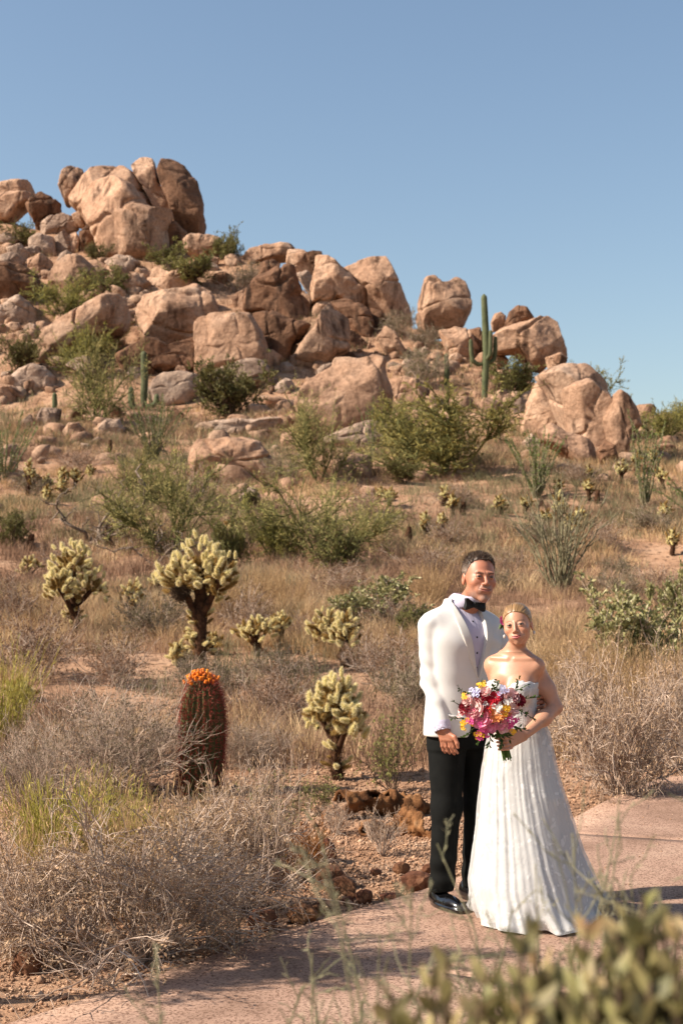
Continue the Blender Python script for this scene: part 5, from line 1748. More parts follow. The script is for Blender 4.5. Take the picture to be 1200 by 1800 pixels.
class Frame:
    """upright local frame: x to the figure's left, -y where it faces"""
    def __init__(self, base, ang, tilt=0., roll=0.):
        self.o = np.asarray(base, float)
        c, s = math.cos(ang), math.sin(ang)
        R = np.array([[c, -s, 0], [s, c, 0], [0, 0, 1]])
        ct, st_ = math.cos(tilt), math.sin(tilt)
        R = R @ np.array([[1, 0, 0], [0, ct, -st_], [0, st_, ct]])
        cr, sr = math.cos(roll), math.sin(roll)
        R = R @ np.array([[cr, 0, sr], [0, 1, 0], [-sr, 0, cr]])
        self.R = R

    def loc(self, P):
        return ((P - self.o) @ self.R).astype(F32)

    def wor(self, p):
        return self.o + self.R @ np.asarray(p, float)


def head_field(q, s, male):
    """q: points in head frame (origin at eye level mid-skull, face to -y), s = size"""
    q = q / s
    ax = np.abs(q[:, 0])
    qa = np.stack([ax, q[:, 1], q[:, 2]], axis=1)          # the face is symmetrical
    d = ell(q, (0, .018, .035), (.075, .094, .087))
    d = smin(d, ell(q, (0, -.022, -.026), (.0635 if male else .0635, .066, .082 if male else .079)), .03)
    chin = (0, -.068, -.103 if male else -.093)
    jaw = (.043, -.002, -.066) if male else (.036, -.002, -.060)
    d = smin(d, cap(qa, chin, jaw, .018 if male else .014, .021 if male else .019), .022)
    d = smin(d, sph(qa, (.040, -.058, -.026), .023), .024)
    d = smin(d, ell(q, chin, (.021 if male else .016, .019, .018)), .014)
    if male:
        d = smin(d, cap(qa, (.008, -.085, .016), (.036, -.081, .018), .010, .009), .012)
    d = smax(d, -sph(qa, (.033, -.108, .001), .0185), .012)
    # nose
    d = smin(d, cap(q, (0, -.086, .012), (0, -.107 if male else -.103, -.030), .0055, .0095 if male else .0085), .012)
    d = smin(d, sph(q, (0, -.108 if male else -.104, -.033), .0105 if male else .009), .006)
    d = smin(d, sph(qa, (.0125, -.097, -.0365), .0078 if male else .0065), .006)
    d = smin(d, ell(q, (0, -.072, -.064), (.042, .026, .026)), .016)
    # lips: two soft rolls with a curved parting line that turns up at the corners
    w = .0285 if male else .0250
    zl = -.0655 + (9.0 if male else 10.0) * ax * ax
    front = np.clip((-.045 - q[:, 1]) / .02, 0, 1)
    tap = np.clip(1 - (ax / w) ** 2, 0, 1) ** .6 * front
    up, lo_ = (.0030, .0040) if male else (.0042, .0052)
    d = d - tap * (up * np.exp(-((q[:, 2] - zl - .0042) / .0040) ** 2) + lo_ * np.exp(-((q[:, 2] - zl + .0058) / .0052) ** 2))
    line = front * np.clip((w * 1.18 - ax) / .006, 0, 1)
    d = d + line * .0032 * np.exp(-((q[:, 2] - zl) / .0016) ** 2)
    # smile folds
    fx = np.interp(q[:, 2], [-.075, -.062, -.036], [.034, .0345, .0195])
    d = d + front * (.0016 if male else .0007) * np.exp(-((ax - fx) / .0035) ** 2) * np.exp(-((q[:, 2] + .054) / .016) ** 2)
    # lids around the eyes
    c = np.array((.0315, -.0795, .0005))
    lid = sph(qa, c, .0140)
    lid = smax(lid, -ell(qa, c + [0, -.012, -.0008], (.0122, .02, .0032 if male else .0042)), .0018)
    d = smin(d, lid, .0035)
    # ears
    e = ell(qa, (.0745, .020, -.010), (.0075, .018, .029))
    e = smax(e, -ell(qa, (.084, .016, -.006), (.008, .009, .016)), .004)
    d = smin(d, e, .006)
    return d * s


def bump(q, c, r):
    d = (np.asarray(q) - np.asarray(c)) / np.asarray(r)
    return np.exp(-(d * d).sum(axis=1))


def head_colour(q, s, male, base, lip, brow, stubble=None):
    q = q / s
    n = len(q)
    col = np.tile(np.array(base), (n, 1))

    def lay(wt, c):
        nonlocal col
        wt = np.clip(wt, 0, 1)[:, None]
        col = col * (1 - wt) + np.array(c) * wt
    face = (q[:, 1] < -.02)
    flush = np.array(base) * np.array([1.04, .88, .86])
    for sx in (-1, 1):
        lay(.6 * bump(q, (sx * .042, -.075, -.028), (.024, .03, .02)), flush)
        lay(.7 * bump(q, (sx * .079, .012, -.01), (.012, .03, .04)), flush)
    lay(.6 * bump(q, (0, -.108, -.034), (.014, .02, .014)), flush)
    if male:
        lay(.45 * bump(q, (0, -.08, .06), (.06, .04, .03)), flush)
    if stubble is not None:
        wt = np.zeros(n)
        wt = np.maximum(wt, bump(q, (0, -.09, -.048), (.03, .03, .009)))
        wt = np.maximum(wt, bump(q, (0, -.075, -.1), (.03, .04, .022)))
        for sx in (-1, 1):
            wt = np.maximum(wt, .8 * bump(q, (sx * .04, -.04, -.085), (.03, .035, .022)))
            wt = np.maximum(wt, .7 * bump(q, (sx * .027, -.08, -.07), (.008, .03, .025)))
        lay(wt * .75, stubble)
    lz = -.0635
    axq = np.abs(q[:, 0])
    w = .0285 if male else .0250
    zl = -.0655 + (9.0 if male else 10.0) * axq * axq
    tap = np.clip(1 - (axq / w) ** 2, 0, 1) ** .5
    hu, hd = (.0052, .0085) if male else (.0078, .0115)
    dz = q[:, 2] - zl
    inl = np.where(dz > 0, dz / np.maximum(hu * tap, 1e-4), -dz / np.maximum(hd * tap, 1e-4))
    lay(np.where(q[:, 1] < -.05, np.clip((1.15 - inl) / .35, 0, 1) * (axq < w) * (.75 if male else .95), 0), lip)
    lay(np.where((q[:, 1] < -.05) & (axq < w * 1.12), .8 * np.exp(-(dz / .0017) ** 2), 0), np.array(lip) * .3)
    for sx in (-1, 1):
        x = q[:, 0] * sx
        bz = np.interp(x, [.014, .03, .048], [.0140 if male else .0180, .0185 if male else .0230, .0165 if male else .0210])
        wt = np.exp(-((q[:, 2] - bz) / (.0042 if male else .0032)) ** 2) * ((x > .012) & (x < .05) & (q[:, 1] < -.03))
        lay(wt * (.9 if male else .7), brow)
        # lash line
        e = np.abs(((q[:, 0] - sx * .0315) / .0128) ** 2 + ((q[:, 2]) / (.0044 if male else .0056)) ** 2 - 1)
        up = q[:, 2] > -.002
        lay(np.where((q[:, 1] < -.06) & up, np.exp(-(e / (.45 if male else .7)) ** 2) * (.7 if male else 1.0), 0), (.03, .018, .012))
        lay(np.where(q[:, 1] < -.06, .35 * bump(q, (sx * .0315, -.085, .009), (.018, .03, .006)), 0), np.array(base) * .55)  # upper lid crease: its shade is put into the skin colour
    return col


def skin_mat(name, rough=.5):
    return mat(name, [(1, 1, 1)], rough=rough, vcol=True, sss=.1, spec=.4, bump=.25, bscale=320, bdist=.002)


m_skin_man = skin_mat('tanned_skin', .46)
m_skin_wom = skin_mat('fair_skin', .42)


def eye_mat():
    m = bpy.data.materials.new('eye')
    m.use_nodes = True
    nd, lk = m.node_tree.nodes, m.node_tree.links
    b = nd['Principled BSDF']
    b.inputs['Roughness'].default_value = .12
    tc = nd.new('ShaderNodeTexCoord')
    sx = nd.new('ShaderNodeSeparateXYZ')
    lk.new(tc.outputs['Object'], sx.inputs[0])
    rp = nd.new('ShaderNodeValToRGB')
    rp.color_ramp.interpolation = 'CONSTANT'
    e = rp.color_ramp.elements
    e[0].position, e[0].color = 0, (.25, .22, .20, 1)
    e[1].position, e[1].color = .82, (.06, .035, .022, 1)
    k = e.new(.965)
    k.color = (.006, .006, .006, 1)
    ng = nd.new('ShaderNodeMath')
    ng.operation = 'MULTIPLY'
    ng.inputs[1].default_value = -1 / .0125
    lk.new(sx.outputs['Y'], ng.inputs[0])
    lk.new(ng.outputs[0], rp.inputs['Fac'])
    lk.new(rp.outputs[0], b.inputs['Base Color'])
    return m


m_eye = eye_mat()
_T, _P, _q, _t = uvsphere(20, 12)
_ev = np.stack([np.cos(_P) * np.cos(_T), np.sin(_P), np.cos(_P) * np.sin(_T)], axis=-1).reshape(-1, 3)
_ev = np.concatenate([_ev, [[0, -1, 0], [0, 1, 0]]]) * .0125
eye_me = make_mesh('eye', _ev, [_q, _t], smooth=True)
bead_me = make_mesh('bead', _ev, [_q, _t], smooth=True)
pearl_me = make_mesh('pearl', _ev, [_q, _t], smooth=True)


def relax(V, Q, n=2):
    """a few rounds of neighbour averaging to take the voxel steps off thin edges"""
    V = V.copy()
    e = np.concatenate([Q[:, [0, 1]], Q[:, [1, 2]], Q[:, [2, 3]], Q[:, [3, 0]]])
    e = np.concatenate([e, e[:, ::-1]])
    cnt = np.bincount(e[:, 0], minlength=len(V))[:, None]
    for k in range(n):
        for f in (.55, -.5) if n > 1 else (.5,):
            acc = np.stack([np.bincount(e[:, 0], weights=V[e[:, 1], i], minlength=len(V)) for i in range(3)], axis=1)
            V = V + f * (acc / np.maximum(cnt, 1) - V)
    return V


def mesh_part(name, V, Q, m, parent, origin, colors=None):
    me = make_mesh(name, V - origin, Q, smooth=True, colors=colors)
    return part(name, me, m, parent)


def hand_field(P, wrist, knuckle, palm_n, side, fingers, thumb, rp=.021, rf=.0085):
    """palm slab from wrist to knuckles, four jointed fingers given as world polylines, a thumb"""
    wrist, knuckle, side = map(np.asarray, (wrist, knuckle, side))
    d = None
    for o in (-.027, -.009, .009, .027):
        c = cap(P, wrist + side * o * .6, knuckle + side * o, rp * .75, rp * .58)
        d = c if d is None else smin(d, c, .012)
    for f in fingers:
        d = smin(d, chain(P, f, [rf * 1.1, rf, rf * .95, rf * .8][:len(f)], .004), .005)
    d = smin(d, chain(P, thumb, [rp * .7, rf * 1.3, rf * 1.1, rf * .9][:len(thumb)], .006), .008)
    return d


# ================================================================= the man
GY0 = 7.42
gx = at(812, 1590, GY0)[0]
MAN = Frame((gx, GY0, .026), math.radians(32))
man_o = MAN.o
man = thing('person', 'man in a white dinner jacket, black bow tie and black trousers', 'person', man_o)
HEADM = Frame(at(842, 1016, GY0 - .06), math.radians(14), math.radians(-3), math.radians(3))
HS = 1.06
nb = MAN.wor((0, .0, 1.50))


def man_head(P):
    return head_field(HEADM.loc(P), HS, True)


# arms in world space
shR = MAN.wor((-.190, .01, 1.432))
elR = at(759, 1196, GY0 - .08)
wrR = at(777, 1280, GY0 - .17)
shL = MAN.wor((.192, .01, 1.436))
hndL = at(946, 1238, 7.0)
wrL = at(962, 1236, 7.12)
elL = at(930, 1200, 7.48)
# right hand, hanging relaxed
kn = at(785, 1300, GY0 - .19)
hs_ = np.array([.86, -.45, .0])
hs_ /= np.linalg.norm(hs_)
fing = []
for i, o in enumerate((-.029, -.01, .01, .028)):
    L = [.066, .076, .08, .07][i]
    b0 = kn + hs_ * o + [0, 0, -.002 * (i - 1.5) ** 2]
    dn = np.array([.10 + .05 * i, .02, -1.0])
    dn /= np.linalg.norm(dn)
    d2_ = dn + np.array([.22, .22, .05])
    d2_ /= np.linalg.norm(d2_)
    d3_ = dn + np.array([.45, .6, .2])
    d3_ /= np.linalg.norm(d3_)
    fing.append([b0, b0 + dn * L * .45, b0 + dn * L * .45 + d2_ * L * .35, b0 + dn * L * .45 + d2_ * L * .35 + d3_ * L * .25])
th_ = [wrR + hs_ * .012 + [0, 0, -.015], kn + hs_ * .036 + [.004, -.012, .014], kn + hs_ * .05 + [.004, -.014, -.016], kn + hs_ * .054 + [.004, -.010, -.036]]


def man_handR(P):
    return smin(hand_field(P, wrR, kn, None, hs_, fing, th_, .023, .0086), cap(P, elR, wrR, .04, .029), .02)


# left hand on the woman's waist: fingers come round from behind
kl = at(952, 1236, 7.03)
fl = []
for i, dz in enumerate((.036, .013, -.010, -.032)):
    b0 = kl + np.array([.004, 0, dz])
    fl.append([b0, b0 + [-.012, -.036, -.004], b0 + [-.036, -.056, -.008], b0 + [-.054, -.058, -.01]])
tl = [wrL + [0, 0, .02], kl + [.0, .02, .05], kl + [-.02, .01, .075], kl + [-.04, 0, .085]]


def man_handL(P):
    return smin(hand_field(P, wrL, kl, None, np.array([0, 0, 1.0]), fl, tl, .022, .0088), cap(P, elL, wrL, .04, .029), .02)


MZ = [.84, .92, 1.02, 1.12, 1.25, 1.36, 1.43, 1.48, 1.52, 1.55]
MA = [.196, .192, .182, .176, .192, .203, .190, .135, .072, .056]
MB = [.138, .136, .128, .124, .133, .138, .122, .095, .070, .064]
MC = [.0, .0, .0, .0, -.004, -.008, .0, .008, .014, .014]


def man_torso(P, off=0.):
    q = MAN.loc(P)
    d = loft(q, MZ, MA, MB, MC, 2.25)
    for sx in (-1, 1):
        d = smin(d, cap(q, (sx * .04, .018, 1.502), (sx * .17, .012, 1.446), .034, .056), .05)
    return d - off


def man_body(P):
    q = MAN.loc(P)
    d = man_torso(P, -.03)
    d = smin(d, man_head(P), .02)
    d = smin(d, cap(P, MAN.wor((0, .01, 1.47)), HEADM.wor((0, .016, -.06)), .062, .056), .02)
    for sx, kx in ((-1, -.10), (1, .10)):
        d = smin(d, chain(q, [(sx * .085, .0, .88), (kx, -.01, .48), (kx * 1.1, .03, .1)], [.082, .05, .035], .03), .04)
    d = smin(d, chain(P, [shR, elR, wrR], [.05, .04, .03], .02), .03)
    d = smin(d, chain(P, [shL, elL, wrL], [.05, .04, .03], .02), .03)
    d = smin(d, man_handR(P), .01)
    return smin(d, man_handL(P), .01)


hc = HEADM.o
zones = [grow(man_body, hc - [.13, .15, .19], hc + [.13, .15, .17], .0026),
         grow(man_body, np.minimum(wrR, kn) - [.07, .07, .13], np.maximum(wrR, kn) + [.07, .07, .03], .0032),
         grow(man_body, np.minimum(wrL, kl) - [.08, .09, .07], np.maximum(wrL, kl) + [.05, .06, .12], .0032),
         grow(man_body, man_o + [-.4, -.4, .05], man_o + [.55, .4, 1.46], .012)]
V, Q = join(zones)
SK_M = (.47, .20, .118)
cols = head_colour(HEADM.loc(V), HS, True, SK_M, (.40, .13, .10), (.10, .06, .04), (.33, .235, .195))
far_ = np.linalg.norm(V - hc, axis=1) > .24
nz_ = fbm(V, 60, 2, 3)[:, None]
cols[far_] = np.array(SK_M) * np.array([.98, .92, .9])
cols = np.clip(cols * .8 * (1 + nz_ * .07), 0, 1)
body = mesh_part('body', V, Q, m_skin_man, man, man_o, cols)


def eyes(parent, HF, s, origin, look=0.):
    for sx in (-1, 1):
        c = HF.wor(np.array((sx * .0315, -.0795, .0005)) * s)
        o = part('eye', eye_me, m_eye, parent, c - origin)
        M3 = Matrix([list(r) for r in HF.R])
        e = M3.to_euler()
        o.rotation_euler = e
        o.rotation_euler.rotate_axis('Z', look)
        o.scale = (s * 1.02,) * 3


eyes(man, HEADM, HS, man_o, -.2)

# hair: short, grey at the sides
def man_hair(P):
    q = HEADM.loc(P) / HS
    shell = ell(q, (0, .018, .035), (.076, .094, .087))
    lift = np.interp(q[:, 2], [-.06, .02, .08, .12], [-.001, .0005, .004, .007])
    streak = (vnoise(q * np.array([1.0, .45, .7]), 190, 4) * .003 + vnoise(q, 70, 5) * .0035) * np.interp(q[:, 2], [.02, .07], [.3, 1])
    d = shell - lift - streak
    hl = np.interp(q[:, 1], [-.095, -.07, -.045, -.032, -.018, .0, .02, .035, .06, .1], [.1, .094, .076, .060, .012, -.012, .022, -.03, -.06, -.068])
    hl = hl + .006 * vnoise(q, 120, 15)
    hl = hl + .012 * (1 - np.clip(np.abs(q[:, 0]) / .03, 0, 1)) * (q[:, 1] < -.05) * -.6
    return smax(d, (hl - q[:, 2]) * .8, .004) * HS


V, Q = grow(man_hair, hc - [.12, .14, .12], hc + [.12, .14, .16], .0024)
q = HEADM.loc(V) / HS
rh = np.random.default_rng(77)
pick = rh.integers(0, len(V), 9000)
qs = q[pick]
nrm_ = norm((qs - np.array([0, .018, .03])) / np.array([.076, .094, .087]) ** 2)
topw = np.clip((qs[:, 2] - .045) / .05, 0, 1)[:, None]
comb = np.array([.25, -.35, .1]) * topw + np.array([0, .35, -.9]) * (1 - topw)
sd3 = norm(nrm_ * (.35 + .35 * topw) + comb + rh.normal(size=qs.shape) * .28)
sv_, sf_ = spikes(qs - nrm_ * .002, sd3, np.interp(topw[:, 0], [0, 1], [.006, .017]) * rh.uniform(.7, 1.2, len(qs)), .0016, rh)
sW = (sv_ * HS) @ HEADM.R.T + HEADM.o


def hair_col(q, seed):
    g_ = np.clip(np.interp(q[:, 2], [-.03, .03, .075], [.9, .6, .0]), 0, 1)[:, None]
    hn = vnoise(q * np.array([1.0, .4, .6]), 260, seed)[:, None]
    c = np.array([.060, .036, .022]) * (1 - g_) + np.array([.19, .145, .115]) * g_
    return np.clip(c * (1 + .75 * hn), 0.006, 1)


hcol = np.concatenate([hair_col(q, 9), hair_col(np.repeat(qs, 3, axis=0), 10)])
m_hair = mat('short_hair', [(1, 1, 1)], vcol=True, rough=.5, spec=.4)
me_ = make_mesh('hair', np.concatenate([V, sW]) - man_o, [Q, sf_ + len(V)], smooth=True, colors=hcol)
part('hair', me_, m_hair, man)

# ---- clothes
m_jacket = mat('ivory_wool', [(.72, .70, .665), (.78, .76, .73)], k=.74, scale=8, rough=.75, spec=.2, bump=.12, bscale=420, bdist=.002, sheen=.15)
m_lapel = mat('ivory_satin', [(.74, .705, .64), (.79, .76, .70)], k=.72, scale=8, rough=.5, spec=.3, bump=.05, bscale=300, bdist=.001)
m_shirt = mat('white_shirt', [(.66, .61, .76), (.72, .67, .82)], k=.7, scale=9, rough=.8, spec=.2, bump=.1, bscale=300, bdist=.001)  # white cloth; the lavender is reflected light put into the colour
m_black = mat('black_wool', [(.006, .0065, .006), (.011, .0115, .0105)], scale=20, rough=.85, spec=.12, bump=.15, bscale=380, bdist=.002)
m_satin = mat('black_velvet', [(.006, .006, .006), (.012, .012, .012)], scale=20, rough=.6, spec=.3)
m_shoe = mat('black_patent', [(.004, .004, .005), (.007, .007, .008)], scale=10, rough=.16, spec=.6, coat=.7)

VEE = [(-.062, 1.62), (-.075, 1.55), (-.062, 1.45), (-.042, 1.34), (0.0, 1.165), (.042, 1.34), (.062, 1.45), (.075, 1.55), (.062, 1.62)]


def folds(P):
    """soft creases in the cloth"""
    q = MAN.loc(P)
    a = np.sin(q[:, 2] * 46 + q[:, 0] * 22 + 2.2 * vnoise(q, 7, 2)) * .0050
    b = vnoise(q * np.array([1, 1, .6]), 9, 8) * .0065
    return a * np.clip(.25 + .75 * vnoise(q, 4, 21), 0, 1) + b


def sleeve(P, A_, E, Wp, end=1.0):
    d = chain(P, [A_, E, Wp], [.062, .055, .045], .03)
    n = np.asarray(Wp) - np.asarray(E)
    n = n / np.linalg.norm(n)
    return smax(d, ((P - np.asarray(Wp, F32)) @ n.astype(F32)) - .0, .006)


ELF = (elR + shR) / 2


def man_jacket(P):
    q = MAN.loc(P)
    d = man_torso(P, .012)
    sR = sleeve(P, shR, elR, wrR + (elR - wrR) * .06)
    sL = sleeve(P, shL, elL, wrL + (elL - wrL) * .2)
    crease = np.exp(-((P[:, 2] - elR[2]) / .16) ** 2)
    wr = np.sin((P[:, 2] * 1.0 + P[:, 0] * .55) * 78 + 3 * vnoise(P, 9, 31)) * .0040 * crease
    sR = sR + wr - vnoise(P, 6, 14) * .004
    d = d - folds(P)
    d = smin(d, sR, .007)
    d = smin(d, sL, .01)
    # hem: rounded at the front, then the opening for the shirt
    hem = .865 + .0 * q[:, 0]
    d = smax(d, hem - q[:, 2], .006)
    d = smax(d, (q[:, 2] - 1.552 + .6 * (np.abs(q[:, 0]) - .10)) * .85, .02)
    vee = poly2(q[:, 0], q[:, 2], VEE)
    d = smax(d, -np.maximum(vee, q[:, 1] + .02), .004)
    cut = poly2(q[:, 0], q[:, 2], [(-.012, 1.1), (.0, 1.16), (.012, 1.1), (.05, .9), (.09, .8), (-.09, .8), (-.05, .9)])
    d = smax(d, -np.maximum(cut, q[:, 1] + .02), .004)
    # neck hole
    d = smax(d, -cap(P, MAN.wor((0, .004, 1.56)), MAN.wor((0, -.03, 1.75)), .060, .085), .006)
    d = np.maximum(d, -(man_torso(P, -.02)))
    return d


jb = (man_o + [-.42, -.42, .82], man_o + [.62, .42, 1.66])
V, Q = grow(man_jacket, *jb, .0065)
jk = mesh_part('jacket', relax(V, Q, 3), Q, m_jacket, man, man_o)


def man_lapel(P, sx):
    q = MAN.loc(P)
    t = man_torso(P, .012)
    x = q[:, 0] * sx
    reg = poly2(x, q[:, 2], [(.060, 1.60), (.075, 1.55), (.062, 1.45), (.042, 1.34), (.001, 1.16), (.010, 1.165), (.075, 1.30), (.103, 1.39), (.110, 1.45), (.100, 1.52), (.085, 1.60)])
    d = smax(np.abs(t - .003) - .0055, reg, .005)
    d = smax(d, (q[:, 2] - 1.556 + .6 * (np.abs(q[:, 0]) - .10)) * .85, .006)
    return np.maximum(d, q[:, 1] - .0)


for sx in (-1, 1):
    V, Q = grow(lambda P: man_lapel(P, sx), man_o + [-.3, -.35, 1.1], man_o + [.3, .3, 1.66], .0036)
    mesh_part('lapel', relax(V, Q, 4), Q, m_lapel, jk, man_o)
# breast pocket welt and hip pocket flap
for (pts, nm) in (([(-.165, .985), (-.06, .965), (-.06, .953), (-.165, .973)], 'pocket_welt'),):
    def f_(P, pts=pts):
        q = MAN.loc(P)
        t = man_torso(P, .012)
        return np.maximum(np.maximum(np.abs(t - .003) - .003, poly2(q[:, 0], q[:, 2], pts)), q[:, 1])
    V, Q = grow(f_, man_o + [-.3, -.3, .93], man_o + [.3, .3, 1.02], .004)
    mesh_part(nm, V, Q, m_jacket, jk, man_o)


def man_shirt(P):
    q = MAN.loc(P)
    d = man_torso(P, -.004)
    pl = np.exp(-((np.abs(q[:, 0]) - .018) / .0022) ** 2) * .0018
    d = d + pl * (q[:, 1] < 0)
    d = smax(d, poly2(q[:, 0], q[:, 2], [(-.062, 1.6), (-.07, 1.5), (-.12, 1.4), (-.12, 1.1), (.12, 1.1), (.12, 1.4), (.07, 1.5), (.062, 1.6)]), .004)
    # standing collar
    neckc = cap(P, MAN.wor((0, .004, 1.53)), HEADM.wor((0, .014, -.075)), .070, .062)
    ztop = np.interp(q[:, 1], [-.1, -.04, .08], [1.578, 1.592, 1.60])
    col = np.maximum(np.abs(neckc - .0) - .004, np.maximum(q[:, 2] - ztop, 1.52 - q[:, 2]))
    d = smin(d, col, .006)
    d = np.maximum(d, -(man_torso(P, -.016)))
    return d


V, Q = grow(man_shirt, man_o + [-.2, -.25, 1.08], man_o + [.25, .25, 1.66], .004)
shirt = mesh_part('shirt', relax(V, Q, 2), Q, m_shirt, man, man_o)
cu = wrR + (wrR - elR) / np.linalg.norm(wrR - elR) * .012


def cuff_f(P):
    a, b = wrR + (elR - wrR) * .1, cu
    d = cap(P, a, b, .047, .043)
    n = (b - a) / np.linalg.norm(b - a)
    d = np.maximum(d, (P - b.astype(F32)) @ n.astype(F32) - .006)
    return np.maximum(d, -cap(P, a, b + n * .1, .040, .036))


V, Q = grow(cuff_f, np.minimum(wrR, cu) - .08, np.maximum(wrR, cu) + .08, .0045)
mesh_part('cuff', V, Q, m_shirt, man, man_o)
bt = MAN.wor((0, -.118, 1.535))
BT = Frame(bt, math.radians(26), 0, math.radians(6))


def bow_f(P):
    q = BT.loc(P)
    x = np.abs(q[:, 0])
    hh = np.interp(x, [0, .014, .05, .062], [.011, .016, .031, .028])
    d = np.maximum(np.abs(q[:, 2]) - hh, x - .06)
    d = np.maximum(d, np.abs(q[:, 1] - .004 * np.cos(x * 60) + .15 * x * 0) - .010 + .003 * np.sin(q[:, 2] * 130))
    d = smin(d * .8, box(q, (0, -.006, 0), (.011, .013, .014), .006), .004)
    return d


V, Q = grow(bow_f, bt - [.085, .08, .06], bt + [.085, .08, .06], .003)
mesh_part('bow_tie', V, Q, m_satin, man, man_o)
for z in (1.45, 1.37, 1.29, 1.215):
    lo_, hi_ = -.3, .0
    ys_ = np.linspace(-.3, 0, 301)
    dd_ = man_torso(np.array([MAN.wor((0.0, y, z)) for y in ys_]), -.004)
    y = ys_[np.nonzero(dd_ < 0)[0][0]]
    o = part('button', bead_me, m_satin, shirt, MAN.wor((0.0, y, z)) - man_o)
    o.scale = (.42, .3, .42)


# trousers
def man_trousers(P):
    q = MAN.loc(P)
    d = loft(q, [.80, .86, .95, 1.02], [.185, .182, .172, .165], [.125, .128, .122, .118], [.0, .0, .0, 0], 2.2)
    fz = q[:, 2]
    for sx, kx, ax, ay in ((-1, -.105, -.118, .02), (1, .10, .112, .05)):
        c = chain(q, [(sx * .088, .004, .84), (kx, -.012, .50), (ax, ay, .09)], [.098, .075, .064], .04)
        cr = np.exp(-(((q[:, 0] - np.interp(fz, [.09, .5, .84], [ax, kx, sx * .088])) / .008) ** 2)) * .006 * (q[:, 1] < .03)
        wv = np.sin(fz * 55 + 2.5 * vnoise(q, 6, 3)) * .0045 * np.exp(-((fz - .16) / .1) ** 2) + vnoise(q * np.array([1, 1, .35]), 12, 6) * .006
        d = smin(d, c - cr - wv, .025)
    d = smax(d, .075 + .03 * np.clip(q[:, 1] * 4, -.6, .6) * -1 - fz, .004)
    return d


V, Q = grow(man_trousers, man_o + [-.35, -.3, .03], man_o + [.35, .3, 1.0], .0065)
mesh_part('trousers', relax(V, Q, 2), Q, m_black, man, man_o)


def shoe_f(P, F_):
    q = F_.loc(P)          # toe towards -y, heel at +y, origin under the ankle
    sole = np.maximum(ell(q * np.array([1, 1, 0.0]) + np.array([0, 0, 0]), (0, -.075, 0), (.052, .155, 1.0)), np.abs(q[:, 2] - .011) - .011)
    up = ell(q, (0, -.07, .022), (.047, .148, .052))
    up = smin(up, ell(q, (0, .025, .05), (.042, .065, .06)), .03)
    up = smax(up, .018 - q[:, 2], .004)
    d = smin(up, sole, .004)
    cut = np.abs(q[:, 1] + .105 + .12 * q[:, 0] ** 2 * 20) - .0012
    return d + np.exp(-(cut / .002) ** 2) * .0012


for lx, ly, ang in ((-.118, .03, 26), (.112, .055, 44)):
    o = MAN.wor((lx, ly, 0.0))
    SF = Frame(o, math.radians(ang))
    V, Q = grow(lambda P: shoe_f(P, SF), o - [.26, .26, .01], o + [.26, .26, .14], .0045)
    mesh_part('shoe', V, Q, m_shoe, man, man_o)

# ================================================================= the woman
WY = 7.02
wx = at(906, 1600, WY)[0]
WOM = Frame((wx, WY, .026), math.radians(-26))
wom_o = WOM.o
wom = thing('person', 'woman in a strapless white lace wedding gown with slicked back hair', 'person', wom_o)
HEADW = Frame(at(909, 1099, WY - .05), math.radians(-17), math.radians(-2), math.radians(-8))
WS = .885
hw = HEADW.o


def wom_head(P):
    return head_field(HEADW.loc(P), WS, False)


wshL = at(945, 1180, WY + .02)
welL = at(976, 1244, WY - .03)
wwrL = at(922, 1291, WY - .20)
wshR = WOM.wor((-.112, .03, 1.235))
welR = at(880, 1235, WY + .12)
wwrR = at(868, 1275, WY - .08)
WZ = [.72, .82, .90, .98, 1.03, 1.10, 1.16, 1.22, 1.27, 1.30]
WA = [.118, .122, .118, .106, .104, .110, .119, .114, .092, .060]
WB = [.095, .098, .094, .088, .086, .092, .094, .076, .058, .050]
WC = [.01, .01, .008, .0, .0, -.002, -.004, .004, .012, .014]


def wom_torso(P, off=0.):
    q = WOM.loc(P)
    d = loft(q, WZ, WA, WB, WC, 2.15)
    for sx in (-1, 1):
        d = smin(d, cap(q, (sx * .04, .012, 1.288), (sx * .112, .012, 1.240), .032, .040), .04)
        d = smin(d, ell(q, (sx * .058, -.078, 1.125), (.056, .050, .058)), .03)
    return d - off


# left hand closed round the bouquet stems
wkn = at(893, 1303, WY - .245)
stem_top = at(880, 1288, WY - .26)
stem_bot = at(891, 1334, WY - .25)
sd_ = (stem_bot - stem_top) / np.linalg.norm(stem_bot - stem_top)
wf = []
for i in range(4):
    t_ = .010 + .0175 * i
    c0 = stem_top + sd_ * (t_ + .012)
    b0 = c0 + np.array([.030, -.014, .004])
    wf.append([b0, c0 + np.array([.012, -.033, 0]), c0 + np.array([-.017, -.031, -.003]), c0 + np.array([-.029, -.010, -.005])])
wth = [wwrL + np.array([-.014, -.01, .008]), stem_top + np.array([.03, -.01, .016]), stem_top + np.array([.012, -.030, .012]), stem_top + np.array([-.008, -.034, .004])]


def wom_handL(P):
    kk = stem_top + sd_ * .038 + np.array([.032, -.012, .004])
    d = hand_field(P, wwrL + (kk - wwrL) * .1, kk, None, -sd_, wf, wth, .0185, .0076)
    return d


